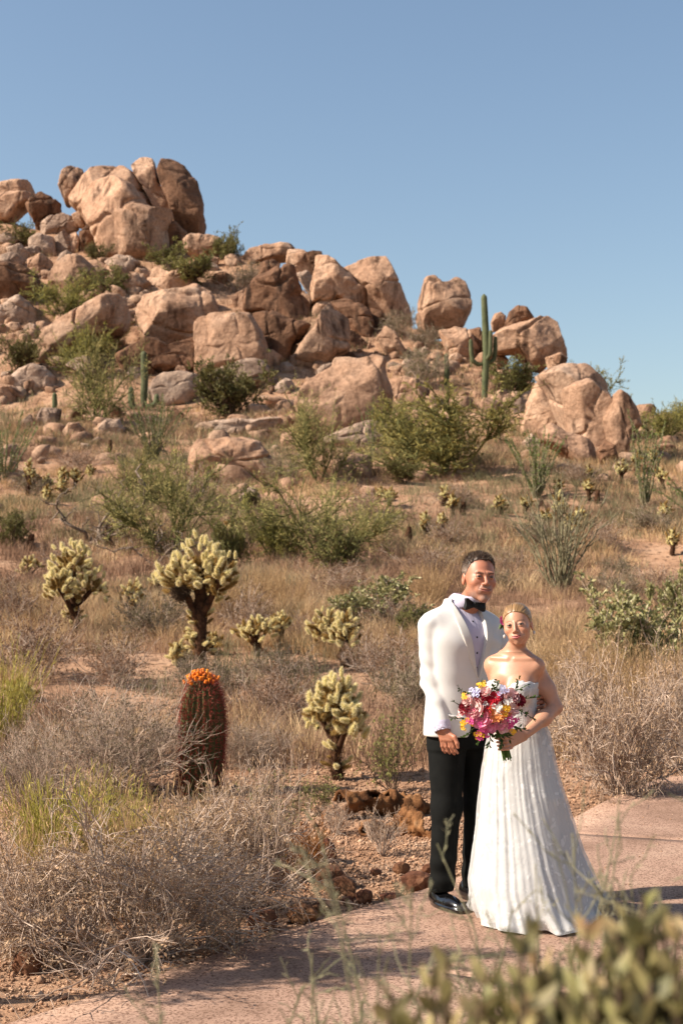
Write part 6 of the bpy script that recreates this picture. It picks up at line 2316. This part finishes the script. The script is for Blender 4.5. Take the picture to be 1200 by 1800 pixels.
def wom_body(P):
    q = WOM.loc(P)
    d = wom_torso(P)
    d = smin(d, wom_head(P), .014)
    d = smin(d, chain(P, [WOM.wor((0, .016, 1.26)), WOM.wor((0, .012, 1.31)), HEADW.wor((0, .02, -.05))], [.050, .044, .041], .03), .022)
    # collar bones
    for sx in (-1, 1):
        d = smin(d, cap(q, (sx * .02, -.040, 1.272), (sx * .11, -.022, 1.278), .008, .007), .014)
    d = smin(d, chain(P, [wshL, (wshL + welL) / 2, welL], [.041, .039, .033], .03), .03)
    d = smin(d, chain(P, [welL, welL * .6 + wwrL * .4, wwrL], [.033, .034, .023], .03), .012)
    d = smin(d, chain(P, [wshR, welR, wwrR], [.044, .037, .024], .03), .035)
    d = smin(d, wom_handL(P), .008)
    for sx in (-1, 1):
        d = smin(d, chain(q, [(sx * .08, .01, .76), (sx * .07, .0, .42), (sx * .065, .02, .08)], [.078, .048, .034], .03), .04)
    return d


kk = stem_top
zones = [grow(wom_body, hw - [.11, .13, .135], hw + [.11, .13, .14], .0022),
         grow(wom_body, wom_o + [-.28, -.2, 1.0], np.array([wom_o[0] + .3, wom_o[1] + .25, hw[2] - .125]), .0042),
         grow(wom_body, np.array([kk[0] - .06, kk[1] - .09, kk[2] - .12]), np.array([welL[0] + .07, welL[1] + .08, wom_o[2] + 1.003]), .003),
         grow(wom_body, wom_o + [-.28, -.2, .02], wom_o + [.10, .25, 1.005], .012)]
V, Q = join(zones)
SK_W = (.62, .315, .195)
cols = head_colour(HEADW.loc(V), WS, False, SK_W, (.50, .11, .11), (.14, .08, .045))
far_ = np.linalg.norm(V - hw, axis=1) > .19
cols[far_] = np.array(SK_W)
cols = np.clip(cols * .74 * (1 + fbm(V, 50, 2, 5)[:, None] * .05), 0, 1)
mesh_part('body', V, Q, m_skin_wom, wom, wom_o, cols)
eyes(wom, HEADW, WS, wom_o, .15)


def wom_hair(P):
    q = HEADW.loc(P) / WS
    shell = ell(q, (0, .018, .035), (.076, .094, .087))
    groove = vnoise(np.stack([np.arctan2(q[:, 2] - .0, np.abs(q[:, 0]) + .01) * .12, q[:, 1] * .12, q[:, 0] * 0], axis=1), 220, 4) * .0014
    part_ = np.exp(-((q[:, 0] + .006) / .004) ** 2) * .004 * (q[:, 2] > .05)
    d = shell - .0045 - groove + part_
    hl = np.interp(q[:, 1], [-.09, -.072, -.05, -.03, -.012, .012, .03, .06, .11], [.083, .074, .056, .034, .006, .008, -.03, -.05, -.05])
    d = smax(d, (hl - q[:, 2]) * .85, .004)
    bun = ell(q, (.0, .125, -.025), (.045, .036, .042)) - vnoise(q, 90, 6) * .003
    return smin(d, bun, .012) * WS


V, Q = grow(wom_hair, hw - [.10, .11, .1], hw + [.10, .16, .14], .0022)
q = HEADW.loc(V) / WS
ang_ = np.arctan2(q[:, 2] + .0, np.abs(q[:, 0]) + .01)
hn = vnoise(np.stack([ang_ * .12, q[:, 1] * .02, 0 * ang_], axis=1), 420, 12)[:, None]
hcol = np.array([.235, .135, .055]) * (1 + .5 * hn)
m_hairw = mat('blonde_hair', [(1, 1, 1)], vcol=True, rough=.36, spec=.5)
mesh_part('hair', V, Q, m_hairw, wom, wom_o, np.clip(hcol, 0.01, 1))
for sx in (1, -1):
    e = HEADW.wor(np.array((sx * .083, .01, -.052)) * WS)
    o = part('earring', pearl_me, mat('pearl', [(.75, .7, .62), (.8, .76, .7)], rough=.25, spec=.6), wom, e - wom_o)
    o.scale = (.5, .5, .8)

# ---- the gown
def lace_mat():
    m = bpy.data.materials.new('white_lace')
    m.use_nodes = True
    nd, lk = m.node_tree.nodes, m.node_tree.links
    b = nd['Principled BSDF']
    b.inputs['Roughness'].default_value = .6
    b.inputs['Specular IOR Level'].default_value = .3
    b.inputs['Sheen Weight'].default_value = .2
    tc = nd.new('ShaderNodeTexCoord')
    wv = nd.new('ShaderNodeTexNoise')
    wv.inputs['Scale'].default_value = 11
    lk.new(tc.outputs['Object'], wv.inputs['Vector'])
    mx = nd.new('ShaderNodeMix')
    mx.data_type = 'VECTOR'
    mx.inputs['Factor'].default_value = .12
    lk.new(tc.outputs['Object'], mx.inputs['A'])
    lk.new(wv.outputs['Color'], mx.inputs['B'])
    vo = nd.new('ShaderNodeTexVoronoi')
    vo.feature = 'DISTANCE_TO_EDGE'
    vo.inputs['Scale'].default_value = 34
    lk.new(mx.outputs['Result'], vo.inputs['Vector'])
    v2 = nd.new('ShaderNodeTexVoronoi')
    v2.inputs['Scale'].default_value = 17
    lk.new(mx.outputs['Result'], v2.inputs['Vector'])
    rp = nd.new('ShaderNodeValToRGB')
    rp.color_ramp.elements[0].position = .03
    rp.color_ramp.elements[0].color = (1, 1, 1, 1)
    rp.color_ramp.elements[1].position = .11
    rp.color_ramp.elements[1].color = (0, 0, 0, 1)
    lk.new(vo.outputs['Distance'], rp.inputs['Fac'])
    r2 = nd.new('ShaderNodeValToRGB')
    r2.color_ramp.elements[0].position = .22
    r2.color_ramp.elements[0].color = (1, 1, 1, 1)
    r2.color_ramp.elements[1].position = .34
    r2.color_ramp.elements[1].color = (0, 0, 0, 1)
    lk.new(v2.outputs['Distance'], r2.inputs['Fac'])
    ad = nd.new('ShaderNodeMath')
    ad.operation = 'MAXIMUM'
    lk.new(rp.outputs[0], ad.inputs[0])
    lk.new(r2.outputs[0], ad.inputs[1])
    cm = nd.new('ShaderNodeMix')
    cm.data_type = 'RGBA'
    cm.inputs['A'].default_value = (.54, .53, .51, 1)
    cm.inputs['B'].default_value = (.63, .62, .60, 1)
    lk.new(ad.outputs[0], cm.inputs['Factor'])
    lk.new(cm.outputs['Result'], b.inputs['Base Color'])
    bp = nd.new('ShaderNodeBump')
    bp.inputs['Strength'].default_value = .3
    bp.inputs['Distance'].default_value = .004
    lk.new(ad.outputs[0], bp.inputs['Height'])
    lk.new(bp.outputs[0], b.inputs['Normal'])
    tr = nd.new('ShaderNodeBsdfTranslucent')
    lk.new(cm.outputs['Result'], tr.inputs['Color'])
    ms = nd.new('ShaderNodeMixShader')
    ms.inputs[0].default_value = .18
    lk.new(b.outputs[0], ms.inputs[1])
    lk.new(tr.outputs[0], ms.inputs[2])
    lk.new(ms.outputs[0], nd['Material Output'].inputs['Surface'])
    return m


m_lace = lace_mat()


def bodice_f(P):
    q = WOM.loc(P)
    t = wom_torso(P, .007) - vnoise(q, 45, 7) * .0022
    ax = np.abs(q[:, 0])
    top = np.interp(ax, [0, .02, .06, .10, .16], [1.128, 1.150, 1.176, 1.166, 1.150]) + .003 * np.sin(q[:, 0] * 260)
    top = np.where(q[:, 1] > .0, 1.13, top)
    d = smax(t, q[:, 2] - top, .005)
    d = smax(d, .93 - q[:, 2], .004)
    return np.maximum(d, -wom_torso(P, -.004))


V, Q = grow(bodice_f, wom_o + [-.25, -.25, .78], wom_o + [.25, .25, 1.22], .004)
gown = mesh_part('bodice', relax(V, Q, 2), Q, m_lace, wom, wom_o)

# skirt: a full cone of gathered folds spreading into a short train
NA, NZ = 420, 90
zt = np.array([1.005, .96, .90, .80, .70, .614, .48, .30, .178, .08, .0])
lft = np.array([868, 864, 858, 850, 844, 840, 836, 828, 822, 824, 830])
rgt = np.array([945, 954, 964, 971, 979, 989, 1006, 1031, 1053, 1068, 1080])
dep = np.array([.092, .102, .125, .15, .168, .185, .215, .26, .29, .32, .345])
z = np.linspace(1.005, 0.0, NZ) ** 1.0
l_ = np.interp(z, zt[::-1], lft[::-1])
r__ = np.interp(z, zt[::-1], rgt[::-1])
k_ = WY / 2500
cxs = ((l_ + r__) / 2 - 600) * k_
aw = (r__ - l_) / 2 * k_
dw = np.interp(z, zt[::-1], dep[::-1])
th = np.arange(NA) / NA * 2 * math.pi

def skirt(seed, out, amp_k, nlo, nhi, pw, hem_irreg, lift):
    rs = np.random.default_rng(seed)
    fold = np.zeros((NZ, NA))
    for n_ in range(nlo, nhi):
        drift = rs.normal() * .9
        fold += rs.normal() / n_ ** pw * np.cos(n_ * th[None] + rs.uniform(0, 6.28) + (1 - z[:, None]) * drift + .4 * np.sin(z[:, None] * 5 + n_))
    fold /= np.abs(fold).std() * 2.4
    fold = np.tanh(fold * 1.1)
    pg = np.stack([np.broadcast_to(np.cos(th)[None] * 2, fold.shape), np.broadcast_to(np.sin(th)[None] * 2, fold.shape), np.broadcast_to(z[:, None] * .8, fold.shape)], axis=-1).reshape(-1, 3)
    env = np.clip(.55 + .6 * vnoise(pg, 1.3, seed), .1, 1.2).reshape(fold.shape)       # folds gather here and fade there
    amp = np.interp(z, [0, .3, .7, .95, 1.0], [.015, .012, .008, .004, .002])[:, None] * amp_k * env
    RX = aw[:, None] + out - amp * .5 + fold * amp
    RY = dw[:, None] + out + fold * amp
    hemw = np.interp(z, [0, .05, .14], [1, .4, 0])[:, None] * (.03 * np.sin(5 * th + 1) + .022 * np.sin(9 * th + 2) + hem_irreg * np.sin(17 * th + 3) + hem_irreg * np.sin(31 * th))[None]
    X = cxs[:, None] + (RX + hemw) * np.cos(th)[None]
    Yy = WY + .02 + (RY + hemw) * np.sin(th)[None] + np.interp(z, [0, .3, 1], [.10, .03, 0])[:, None] * (np.sin(th)[None] > 0)
    Yy = Yy + np.interp(z, [0, .15, .6], [.40, .24, 0])[:, None] * np.clip(np.cos(th)[None], 0, 1) ** 1.5       # the train trails back to one side
    Zz = np.broadcast_to(z[:, None], X.shape) + .032 + np.abs(hemw) * .25 + lift * np.interp(z, [0, .1], [1, 0])[:, None] * (.5 + .5 * np.sin(4 * th + seed))[None]
    V = np.stack([X, Yy, Zz], axis=-1).reshape(-1, 3)
    V = V + (fbm(V, 9, 3, seed) * .004)[:, None] * np.array([1, 1, 0])
    idx = np.arange(NA * NZ).reshape(NZ, NA)
    Q = np.stack([idx[:-1], idx[1:], np.roll(idx[1:], -1, axis=1), np.roll(idx[:-1], -1, axis=1)], axis=-1).reshape(-1, 4)
    return V, Q


def tulle_mat():
    """sheer net: mostly open, with lace sprigs scattered over it"""
    m = bpy.data.materials.new('sheer_tulle')
    m.use_nodes = True
    nd, lk = m.node_tree.nodes, m.node_tree.links
    b = nd['Principled BSDF']
    b.inputs['Roughness'].default_value = .55
    b.inputs['Base Color'].default_value = (.62, .61, .595, 1)
    b.inputs['Sheen Weight'].default_value = .3
    tc = nd.new('ShaderNodeTexCoord')
    wv = nd.new('ShaderNodeTexNoise')
    wv.inputs['Scale'].default_value = 14
    lk.new(tc.outputs['Object'], wv.inputs['Vector'])
    mx = nd.new('ShaderNodeMix')
    mx.data_type = 'VECTOR'
    mx.inputs['Factor'].default_value = .10
    lk.new(tc.outputs['Object'], mx.inputs['A'])
    lk.new(wv.outputs['Color'], mx.inputs['B'])
    vo = nd.new('ShaderNodeTexVoronoi')
    vo.inputs['Scale'].default_value = 24
    lk.new(mx.outputs['Result'], vo.inputs['Vector'])
    rp = nd.new('ShaderNodeValToRGB')
    rp.color_ramp.elements[0].position = .16
    rp.color_ramp.elements[0].color = (.7, .7, .7, 1)
    rp.color_ramp.elements[1].position = .34
    rp.color_ramp.elements[1].color = (.42, .42, .42, 1)
    lk.new(vo.outputs['Distance'], rp.inputs['Fac'])
    tp = nd.new('ShaderNodeBsdfTransparent')
    ms = nd.new('ShaderNodeMixShader')
    lk.new(rp.outputs[0], ms.inputs[0])
    lk.new(tp.outputs[0], ms.inputs[1])
    lk.new(b.outputs[0], ms.inputs[2])
    lk.new(ms.outputs[0], nd['Material Output'].inputs['Surface'])
    return m


V, Q = skirt(12, -.012, .7, 7, 40, 1.0, .004, 0)
mesh_part('skirt', V, Q, m_lace, wom, wom_o)
V, Q = skirt(31, .004, .7, 9, 70, .8, .008, .03)
mesh_part('tulle_overskirt', V, Q, tulle_mat(), wom, wom_o)
ring_o = part('ring', make_mesh('ring', *lathe([(.0075, -.001), (.0088, 0), (.0075, .001), (.0075, -.001)], 16), smooth=True), mat('silver', [(.8, .8, .8), (.85, .85, .85)], rough=.15, spec=.8), wom, (wf[2][1] + wf[2][2]) / 2 - wom_o)
ring_o.rotation_euler = orient((1, .1, 0))

# ================================================================= the bouquet
BQY = WY - .30
bq_o = stem_top
bq = thing('bouquet', 'round wedding bouquet of pink, red, orange and white flowers', 'bouquet', bq_o)


def petals(rings, seed, R=1.0, cupz=.6, thick=0):
    """layered cupped petals; rings = (count, radius, opening 0..1, petal width)"""
    r = np.random.default_rng(seed)
    A = Acc()
    for (n, rad, op, pw) in rings:
        for i in range(n):
            a0 = (i + r.uniform(-.25, .25)) / n * 2 * math.pi
            U, Vv = np.meshgrid(np.linspace(-1, 1, 5), np.linspace(0, 1, 5))
            w = pw * np.sin(np.clip(Vv * .85 + .12, 0, 1) * math.pi) ** .6 * (1 - .15 * Vv)
            a = a0 + U * w
            el = op * (math.pi * .62) * Vv ** 1.1
            rr = rad * (.25 + .75 * np.sin(np.clip(.25 + Vv * .75, 0, 1) * math.pi * .5)) * (1 + .06 * r.normal())
            x = rr * np.cos(a) * (.35 + .65 * np.sin(np.minimum(el + .35, 1.75)))
            y = rr * np.sin(a) * (.35 + .65 * np.sin(np.minimum(el + .35, 1.75)))
            zz = rad * cupz * (Vv * (1.25 - op * .95)) + rad * .05 * r.normal() + .02 * U * U * Vv
            v = np.stack([x, y, zz], axis=-1).reshape(-1, 3) * R
            k = np.arange(25).reshape(5, 5)
            q = np.stack([k[:-1, :-1], k[:-1, 1:], k[1:, 1:], k[1:, :-1]], axis=-1).reshape(-1, 4)
            A.add(v, q)
    return A.mesh('flower', True)


ME_ROSE = petals([(3, .3, .15, .9), (4, .48, .3, .75), (5, .66, .5, .62), (6, .85, .75, .52), (7, 1.0, .98, .46)], 1, cupz=.95)
ME_DAHL = petals([(5, .3, .2, .5), (8, .48, .4, .32), (11, .66, .6, .25), (14, .84, .8, .2), (15, 1.0, 1.0, .18)], 2, cupz=.85)
ME_FLOR = petals([(5, 1.0, .9, .55), (3, .4, .3, .7)], 3, cupz=.5)


def flower_mat(name, c1, c2, tr=.25):
    return mat(name, [c1, c2], scale=30, rough=.6, spec=.25, island=.14, transl=tr, k=.85)


FM = {
    'pink': flower_mat('pink_petal', srgb(244, 132, 164), srgb(250, 182, 200)), 'blush': flower_mat('blush_petal', srgb(244, 190, 186), srgb(250, 214, 208)),
    'orange': flower_mat('orange_petal', srgb(240, 140, 70), srgb(248, 178, 108)), 'red': flower_mat('red_petal', srgb(176, 26, 44), srgb(214, 50, 70)),
    'wine': flower_mat('wine_petal', srgb(110, 8, 26), srgb(150, 20, 40)), 'magenta': flower_mat('magenta_petal', srgb(216, 62, 140), srgb(236, 112, 172)),
    'lilac': flower_mat('lilac_petal', srgb(188, 186, 222), srgb(214, 212, 236)), 'white': flower_mat('white_petal', srgb(240, 234, 224), srgb(250, 246, 238)),
    'yellow': flower_mat('yellow_petal', srgb(236, 176, 30), srgb(250, 206, 64)), 'green': mat('bouquet_leaf', [srgb(58, 80, 34), srgb(96, 118, 58)], scale=12, rough=.55, island=.2, transl=.25),
    'stem': mat('cut_stem', [srgb(70, 104, 40), srgb(112, 142, 66)], scale=12, rough=.6, island=.2)}
MEC = {}


def fmesh(me, m):
    k = (me.name, m.name)
    if k not in MEC:
        c = me.copy()
        c.materials.append(m)
        MEC[k] = c
    return MEC[k]


bc_ = at(868, 1250, BQY + .06)


def flower(me, px, row, dpx, colr, lift=0., name='flower'):
    """set on the dome of the bouquet, facing outwards"""
    u = np.array([(px - 868) / 72, (1250 - row) / 62])
    rad = min(1.0, float(np.linalg.norm(u)))
    yy = BQY + .05 - .10 * math.sqrt(max(0, 1 - rad * rad * .9)) - lift
    p = at(px, row, yy)
    d = norm((p - bc_ + np.array([0, -.05, .02]))[None])[0]
    o = part(name, fmesh(me, FM[colr]), None, bq, p - bq_o - d * dpx * .5 * yy / 2500 * .55)
    o.rotation_euler = orient(d)
    o.rotation_euler.rotate_axis('Z', px * 1.7)
    s = dpx / 2 * yy / 2500 * 1.18
    o.scale = (s, s, s)
    return o


for (px, row, d, c) in [(843, 1259, 32, 'pink'), (861, 1275, 22, 'pink'), (826, 1258, 20, 'pink'), (880, 1272, 18, 'pink'), (905, 1245, 18, 'blush'), (852, 1214, 15, 'blush'), (829, 1243, 28, 'blush'), (900, 1223, 24, 'blush'), (818, 1230, 16, 'blush'), (885, 1281, 16, 'blush')]:
    flower(ME_ROSE, px, row, d * 1.18, c, .03, 'rose')
for (px, row, d, c) in [(872, 1254, 24, 'orange'), (856, 1236, 24, 'red'), (813, 1244, 19, 'wine'), (915, 1229, 20, 'wine'), (870, 1224, 18, 'red'), (843, 1225, 16, 'wine'), (888, 1228, 16, 'wine')]:
    flower(ME_DAHL, px, row, d * 1.15, c, .042 if c == 'orange' else .03, 'dahlia')
rb = np.random.default_rng(21)


def cluster(px, row, w, n, d, c):
    for i in range(n):
        a, q_ = rb.uniform(0, 6.28), math.sqrt(rb.uniform(0, 1))
        flower(ME_FLOR, px + math.cos(a) * q_ * w * .5, row + math.sin(a) * q_ * w * .5, d * rb.uniform(.8, 1.25), c, rb.uniform(.015, .05), 'floret')


cluster(898, 1268, 30, 13, 9, 'magenta')
cluster(847, 1285, 30, 14, 9, 'magenta')
cluster(826, 1270, 16, 7, 8, 'magenta')
cluster(881, 1214, 24, 8, 9, 'lilac')
cluster(833, 1217, 20, 6, 9, 'lilac')
cluster(878, 1236, 24, 13, 9, 'white')
cluster(845, 1240, 16, 7, 8, 'white')
cluster(895, 1240, 18, 7, 8, 'white')
cluster(808, 1255, 14, 6, 8, 'blush')
cluster(890, 1249, 22, 13, 8, 'yellow')
cluster(820, 1275, 22, 11, 8, 'yellow')
cluster(842, 1294, 16, 6, 8, 'yellow')
cluster(846, 1203, 16, 7, 7, 'yellow')
cluster(815, 1222, 10, 4, 7, 'yellow')
cluster(900, 1288, 10, 4, 7, 'yellow')
# foliage: sprigs around and between the flowers
def sprig(px0, row0, px1, row1, n, w):
    a, b = at(px0, row0, BQY - .0), at(px1, row1, BQY - .03)
    t_ = np.linspace(0, 1, n)
    p = a[None] + (b - a)[None] * t_[:, None]
    A = Acc()
    A.add(*tubes(p[None], np.full((1, n), .0016), 4))
    d = np.repeat(norm((b - a)[None]), 2 * n, axis=0) + rb.normal(size=(2 * n, 3)) * .7
    A.add(*leaves(np.repeat(p, 2, axis=0), d, w, w * .5, .15, rb))
    A.v = [v_ - bq_o for v_ in A.v]
    part('sprig', A.mesh('sprig'), FM['green'], bq)


for s_ in [(885, 1225, 925, 1205, 7, .024), (900, 1230, 942, 1226, 7, .026), (905, 1245, 935, 1262, 7, .026), (895, 1275, 922, 1282, 6, .026), (820, 1235, 806, 1208, 8, .018), (815, 1245, 795, 1232, 7, .014), (815, 1262, 795, 1262, 6, .02), (838, 1275, 815, 1296, 6, .024), (862, 1285, 860, 1310, 7, .03), (875, 1285, 882, 1308, 7, .034), (870, 1270, 895, 1298, 7, .03), (850, 1262, 880, 1290, 7, .03), (872, 1215, 874, 1196, 6, .022), (905, 1210, 912, 1192, 7, .02), (850, 1220, 846, 1196, 7, .014), (855, 1250, 840, 1272, 6, .03), (880, 1240, 905, 1250, 6, .03), (835, 1230, 820, 1218, 6, .02), (858, 1225, 866, 1208, 6, .026), (850, 1290, 840, 1305, 5, .02)]:
    sprig(*s_)
n_ = 26
rr_ = np.random.default_rng(4)
a_ = rr_.uniform(0, 6.28, n_)
q_ = np.sqrt(rr_.uniform(0, 1, n_)) * .017
o1 = np.stack([np.cos(a_) * q_, np.sin(a_) * q_, 0 * a_], axis=1)
for i in range(n_):
    top = at(868 + math.cos(a_[i]) * 30, 1252, BQY + .05 + .04 * math.sin(a_[i]))
    p = np.array([top, stem_top + o1[i], stem_bot + o1[i] * 1.15 + np.array([0, 0, rr_.uniform(-.012, .012)])])
    v_, f_ = tubes(resample(p, 8)[None], np.full((1, 8), .0028), 5)
    part('stem', make_mesh('stem', v_ - bq_o, f_, smooth=True), FM['stem'], bq)
# buttonhole flower on the far lapel
bh = at(884, 1092, GY0 - .19)
bo = thing('boutonniere', 'small magenta buttonhole flower on the man\'s lapel', 'flower', bh)
for i, (dx, dz, s_, c) in enumerate([(0, 0, .021, 'magenta'), (.012, -.022, .013, 'wine'), (-.008, .016, .011, 'magenta')]):
    o = part('blossom', fmesh(ME_ROSE, FM[c]), None, bo, (dx, -.01, dz))
    o.rotation_euler = orient((.2, -1, .25))
    o.scale = (s_,) * 3
A = Acc()
A.add(*leaves(np.zeros((7, 3)), np.stack([rb.normal(size=7) * .5, -.2 + 0 * rb.normal(size=7), -.8 - rb.uniform(0, .6, 7)], axis=1), .05, .018, .1, rb))
part('leaf_spray', A.mesh('leaf_spray'), FM['green'], bo)

# ================================================================= foreground: the jojoba in front of the lens and thin twigs
def near_leaf_mesh(pos, dirs, L, W_, r):
    """oval leathery leaves with a folded midrib: 5 stations"""
    N = len(pos)
    dirs = norm(dirs)
    side = norm(np.cross(dirs, norm(r.normal(size=(N, 3)))))
    nor = np.cross(side, dirs)
    t = np.array([0, .18, .45, .75, 1.0])
    w = np.array([.08, .72, 1.0, .68, .04])
    c = pos[:, None] + dirs[:, None] * (t[None, :, None] * L[:, None, None]) + nor[:, None] * (np.sin(t * 3.1) * .07)[None, :, None] * L[:, None, None]
    s = side[:, None] * (w[None, :, None] * W_[:, None, None] * .5)
    up = nor[:, None] * (w[None, :, None] * W_[:, None, None] * .16)
    v = np.stack([c - s + up, c, c + s + up], axis=2)
    k = np.arange(N * 15).reshape(N, 5, 3)
    q = np.stack([k[:, :-1, :-1], k[:, :-1, 1:], k[:, 1:, 1:], k[:, 1:, :-1]], axis=-1).reshape(-1, 4)
    return v.reshape(-1, 3), q


def jojoba_near(px, row_top, Y, wpx, label, seed, nst=30, nl=34):
    r = np.random.default_rng(seed)
    top = at(px, row_top, Y)
    R = wpx * Y / 2500 / 2
    H = top[2]
    t = thing('jojoba', label, 'bush', (top[0], Y, 0))
    S, A = Acc(), Acc()
    for i in range(nst):
        a, q = r.uniform(0, 6.28), math.sqrt((i + .5) / nst)
        tip = np.array([math.cos(a) * q * R, math.sin(a) * q * R, H - .035 * q * q - r.uniform(0, .13)])
        p = resample(np.array([[tip[0] * .15, tip[1] * .15, 0], [tip[0] * .7, tip[1] * .7, H * .55], tip]), 14)
        p[1:-1] += r.normal(size=(12, 3)) * .006
        S.add(*tubes(p[None], np.linspace(.007, .0022, 14)[None], 5))
        n = nl
        f = .66 + .34 * (np.arange(n) // 2 + .5) / (n / 2)
        c = np.stack([np.interp(f, np.linspace(0, 1, 14), p[:, k]) for k in range(3)], axis=1)
        ph = (np.arange(n) // 2) * 1.57 + (np.arange(n) % 2) * math.pi + a
        d = np.stack([np.cos(ph), np.sin(ph), 1.5 + r.normal(size=n) * .3], axis=1) + r.normal(size=(n, 3)) * .2
        A.add(*near_leaf_mesh(c, d, r.uniform(.022, .036, n), r.uniform(.011, .016, n), r))
        # side twigs
        for k in range(3):
            b = p[int(r.integers(6, 12))]
            e = b + np.array([r.normal() * .05, r.normal() * .05, r.uniform(.04, .1)])
            if e[2] > H * 1.0:
                e[2] = H
            pp = resample(np.array([b, (b + e) / 2 + r.normal(size=3) * .01, e]), 6)
            S.add(*tubes(pp[None], np.linspace(.0028, .0016, 6)[None], 4))
            f2 = np.repeat(np.linspace(.2, 1, 6), 2)
            c = np.stack([np.interp(f2, np.linspace(0, 1, 6), pp[:, k2]) for k2 in range(3)], axis=1)
            ph = np.arange(12) * 1.57 + a
            d = np.stack([np.cos(ph), np.sin(ph), np.full(12, 1.4)], axis=1) + r.normal(size=(12, 3)) * .3
            A.add(*near_leaf_mesh(c, d, r.uniform(.02, .034, 12), r.uniform(.010, .015, 12), r))
    part('stems', S.mesh('jojoba_stems', True), m_bark, t)
    part('foliage', A.mesh('jojoba_leaves', True), m_jojonear, t)
    return t


jojoba_near(985, 1570, 1.25, 330, 'blurred jojoba close to the camera, its tallest sprig before the gown', 61, 38)
jojoba_near(830, 1655, 1.3, 340, 'blurred jojoba low in front of the path, left of the tallest sprig', 62, 38)
jojoba_near(1185, 1545, 1.2, 200, 'blurred jojoba at the lower right corner, close to the camera', 63, 30)
jojoba_near(1020, 1680, 1.12, 440, 'blurred jojoba filling the bottom edge close to the camera', 64, 50)
# feathery grey twigs, a little farther off
m_feather = mat('feathery_twig', [srgb(140, 138, 104), srgb(168, 162, 128), srgb(186, 178, 146)], scale=8, rough=.8, island=.2, transl=.25)


def feathery(px, row_top, Y, wpx, label, seed, n=26):
    r = np.random.default_rng(seed)
    top = at(px, row_top, Y)
    R = wpx * Y / 2500 / 2
    H = max(top[2], .2)
    t = thing('feathery_shrub', label, 'bush', (top[0], Y, 0.0))
    a = r.uniform(0, 6.28, n)
    q = np.sqrt(r.uniform(0, 1, n))
    d = np.stack([np.cos(a) * q * R, np.sin(a) * q * R, np.full(n, H)], axis=1)
    p0 = branch(np.zeros((n, 3)), d, np.linalg.norm(d, axis=1) * r.uniform(.75, 1.0, n), 9, r, .12)
    q1, d1 = along(p0, n * 14, r, .55, 1)
    p1 = branch(q1, d1 + r.normal(size=q1.shape) * .8, .09 * r.uniform(.5, 1.3, len(q1)), 5, r, .3)
    A = Acc()
    A.add(*tubes(p0, np.linspace(.0035, .0012, 9)[None], 4)).add(*tubes(p1, np.full((1, 5), .0011), 3))
    part('stems', A.mesh('feathery_stems'), m_feather, t)
    q2, d2 = along(p1, n * 70, r, .1, 1)
    part('foliage', make_mesh('feathery_leaves', *leaves(q2, d2 + r.normal(size=q2.shape) * .7, .016, .0028, .2, r)), m_feather, t)


feathery(560, 1590, 2.6, 210, 'thin feathery grey shrub blurred before the path at centre', 71, 7)
feathery(740, 1630, 2.1, 260, 'feathery grey green shrub blurred below the man\'s shoes', 72, 20)
feathery(1010, 1540, 2.3, 360, 'feathery shrub with reddish twigs blurred before the gown hem', 73, 40)
feathery(1150, 1530, 2.2, 200, 'feathery grey shrub blurred at the lower right', 74, 24)


# a small palo verde just outside the left of the picture: its dappled shade lies across the path
r_ = np.random.default_rng(404)
t = thing('palo_verde', 'small palo verde left of the path whose dappled shade falls on the slabs', 'tree', (-2.45, 5.5, 0))
pth = resample(np.array([(0, 0, -.05), (.05, .02, .8), (-.03, 0, 1.7)]), 9)
part('trunk', make_mesh('trunk', *tubes(pth[None], np.linspace(.05, .03, 9)[None], 8), smooth=True), m_greenbark, t)
S, F = shrub_mesh(404, n0=9, n1=110, n2=700, nl=5200, leaf=(.08, .022), rad=.02, spread=.9, l1=.45, l2=.26, wob=.28, twig_up=.3)
for (A_, nm, m) in ((S, 'limbs', m_greenbark), (F, 'foliage', m_palo)):
    A_.v = [v_ * [.62, .62, .8] + [-.03, 0, 1.6] for v_ in A_.v]
    part(nm, A_.mesh(nm), m, t)
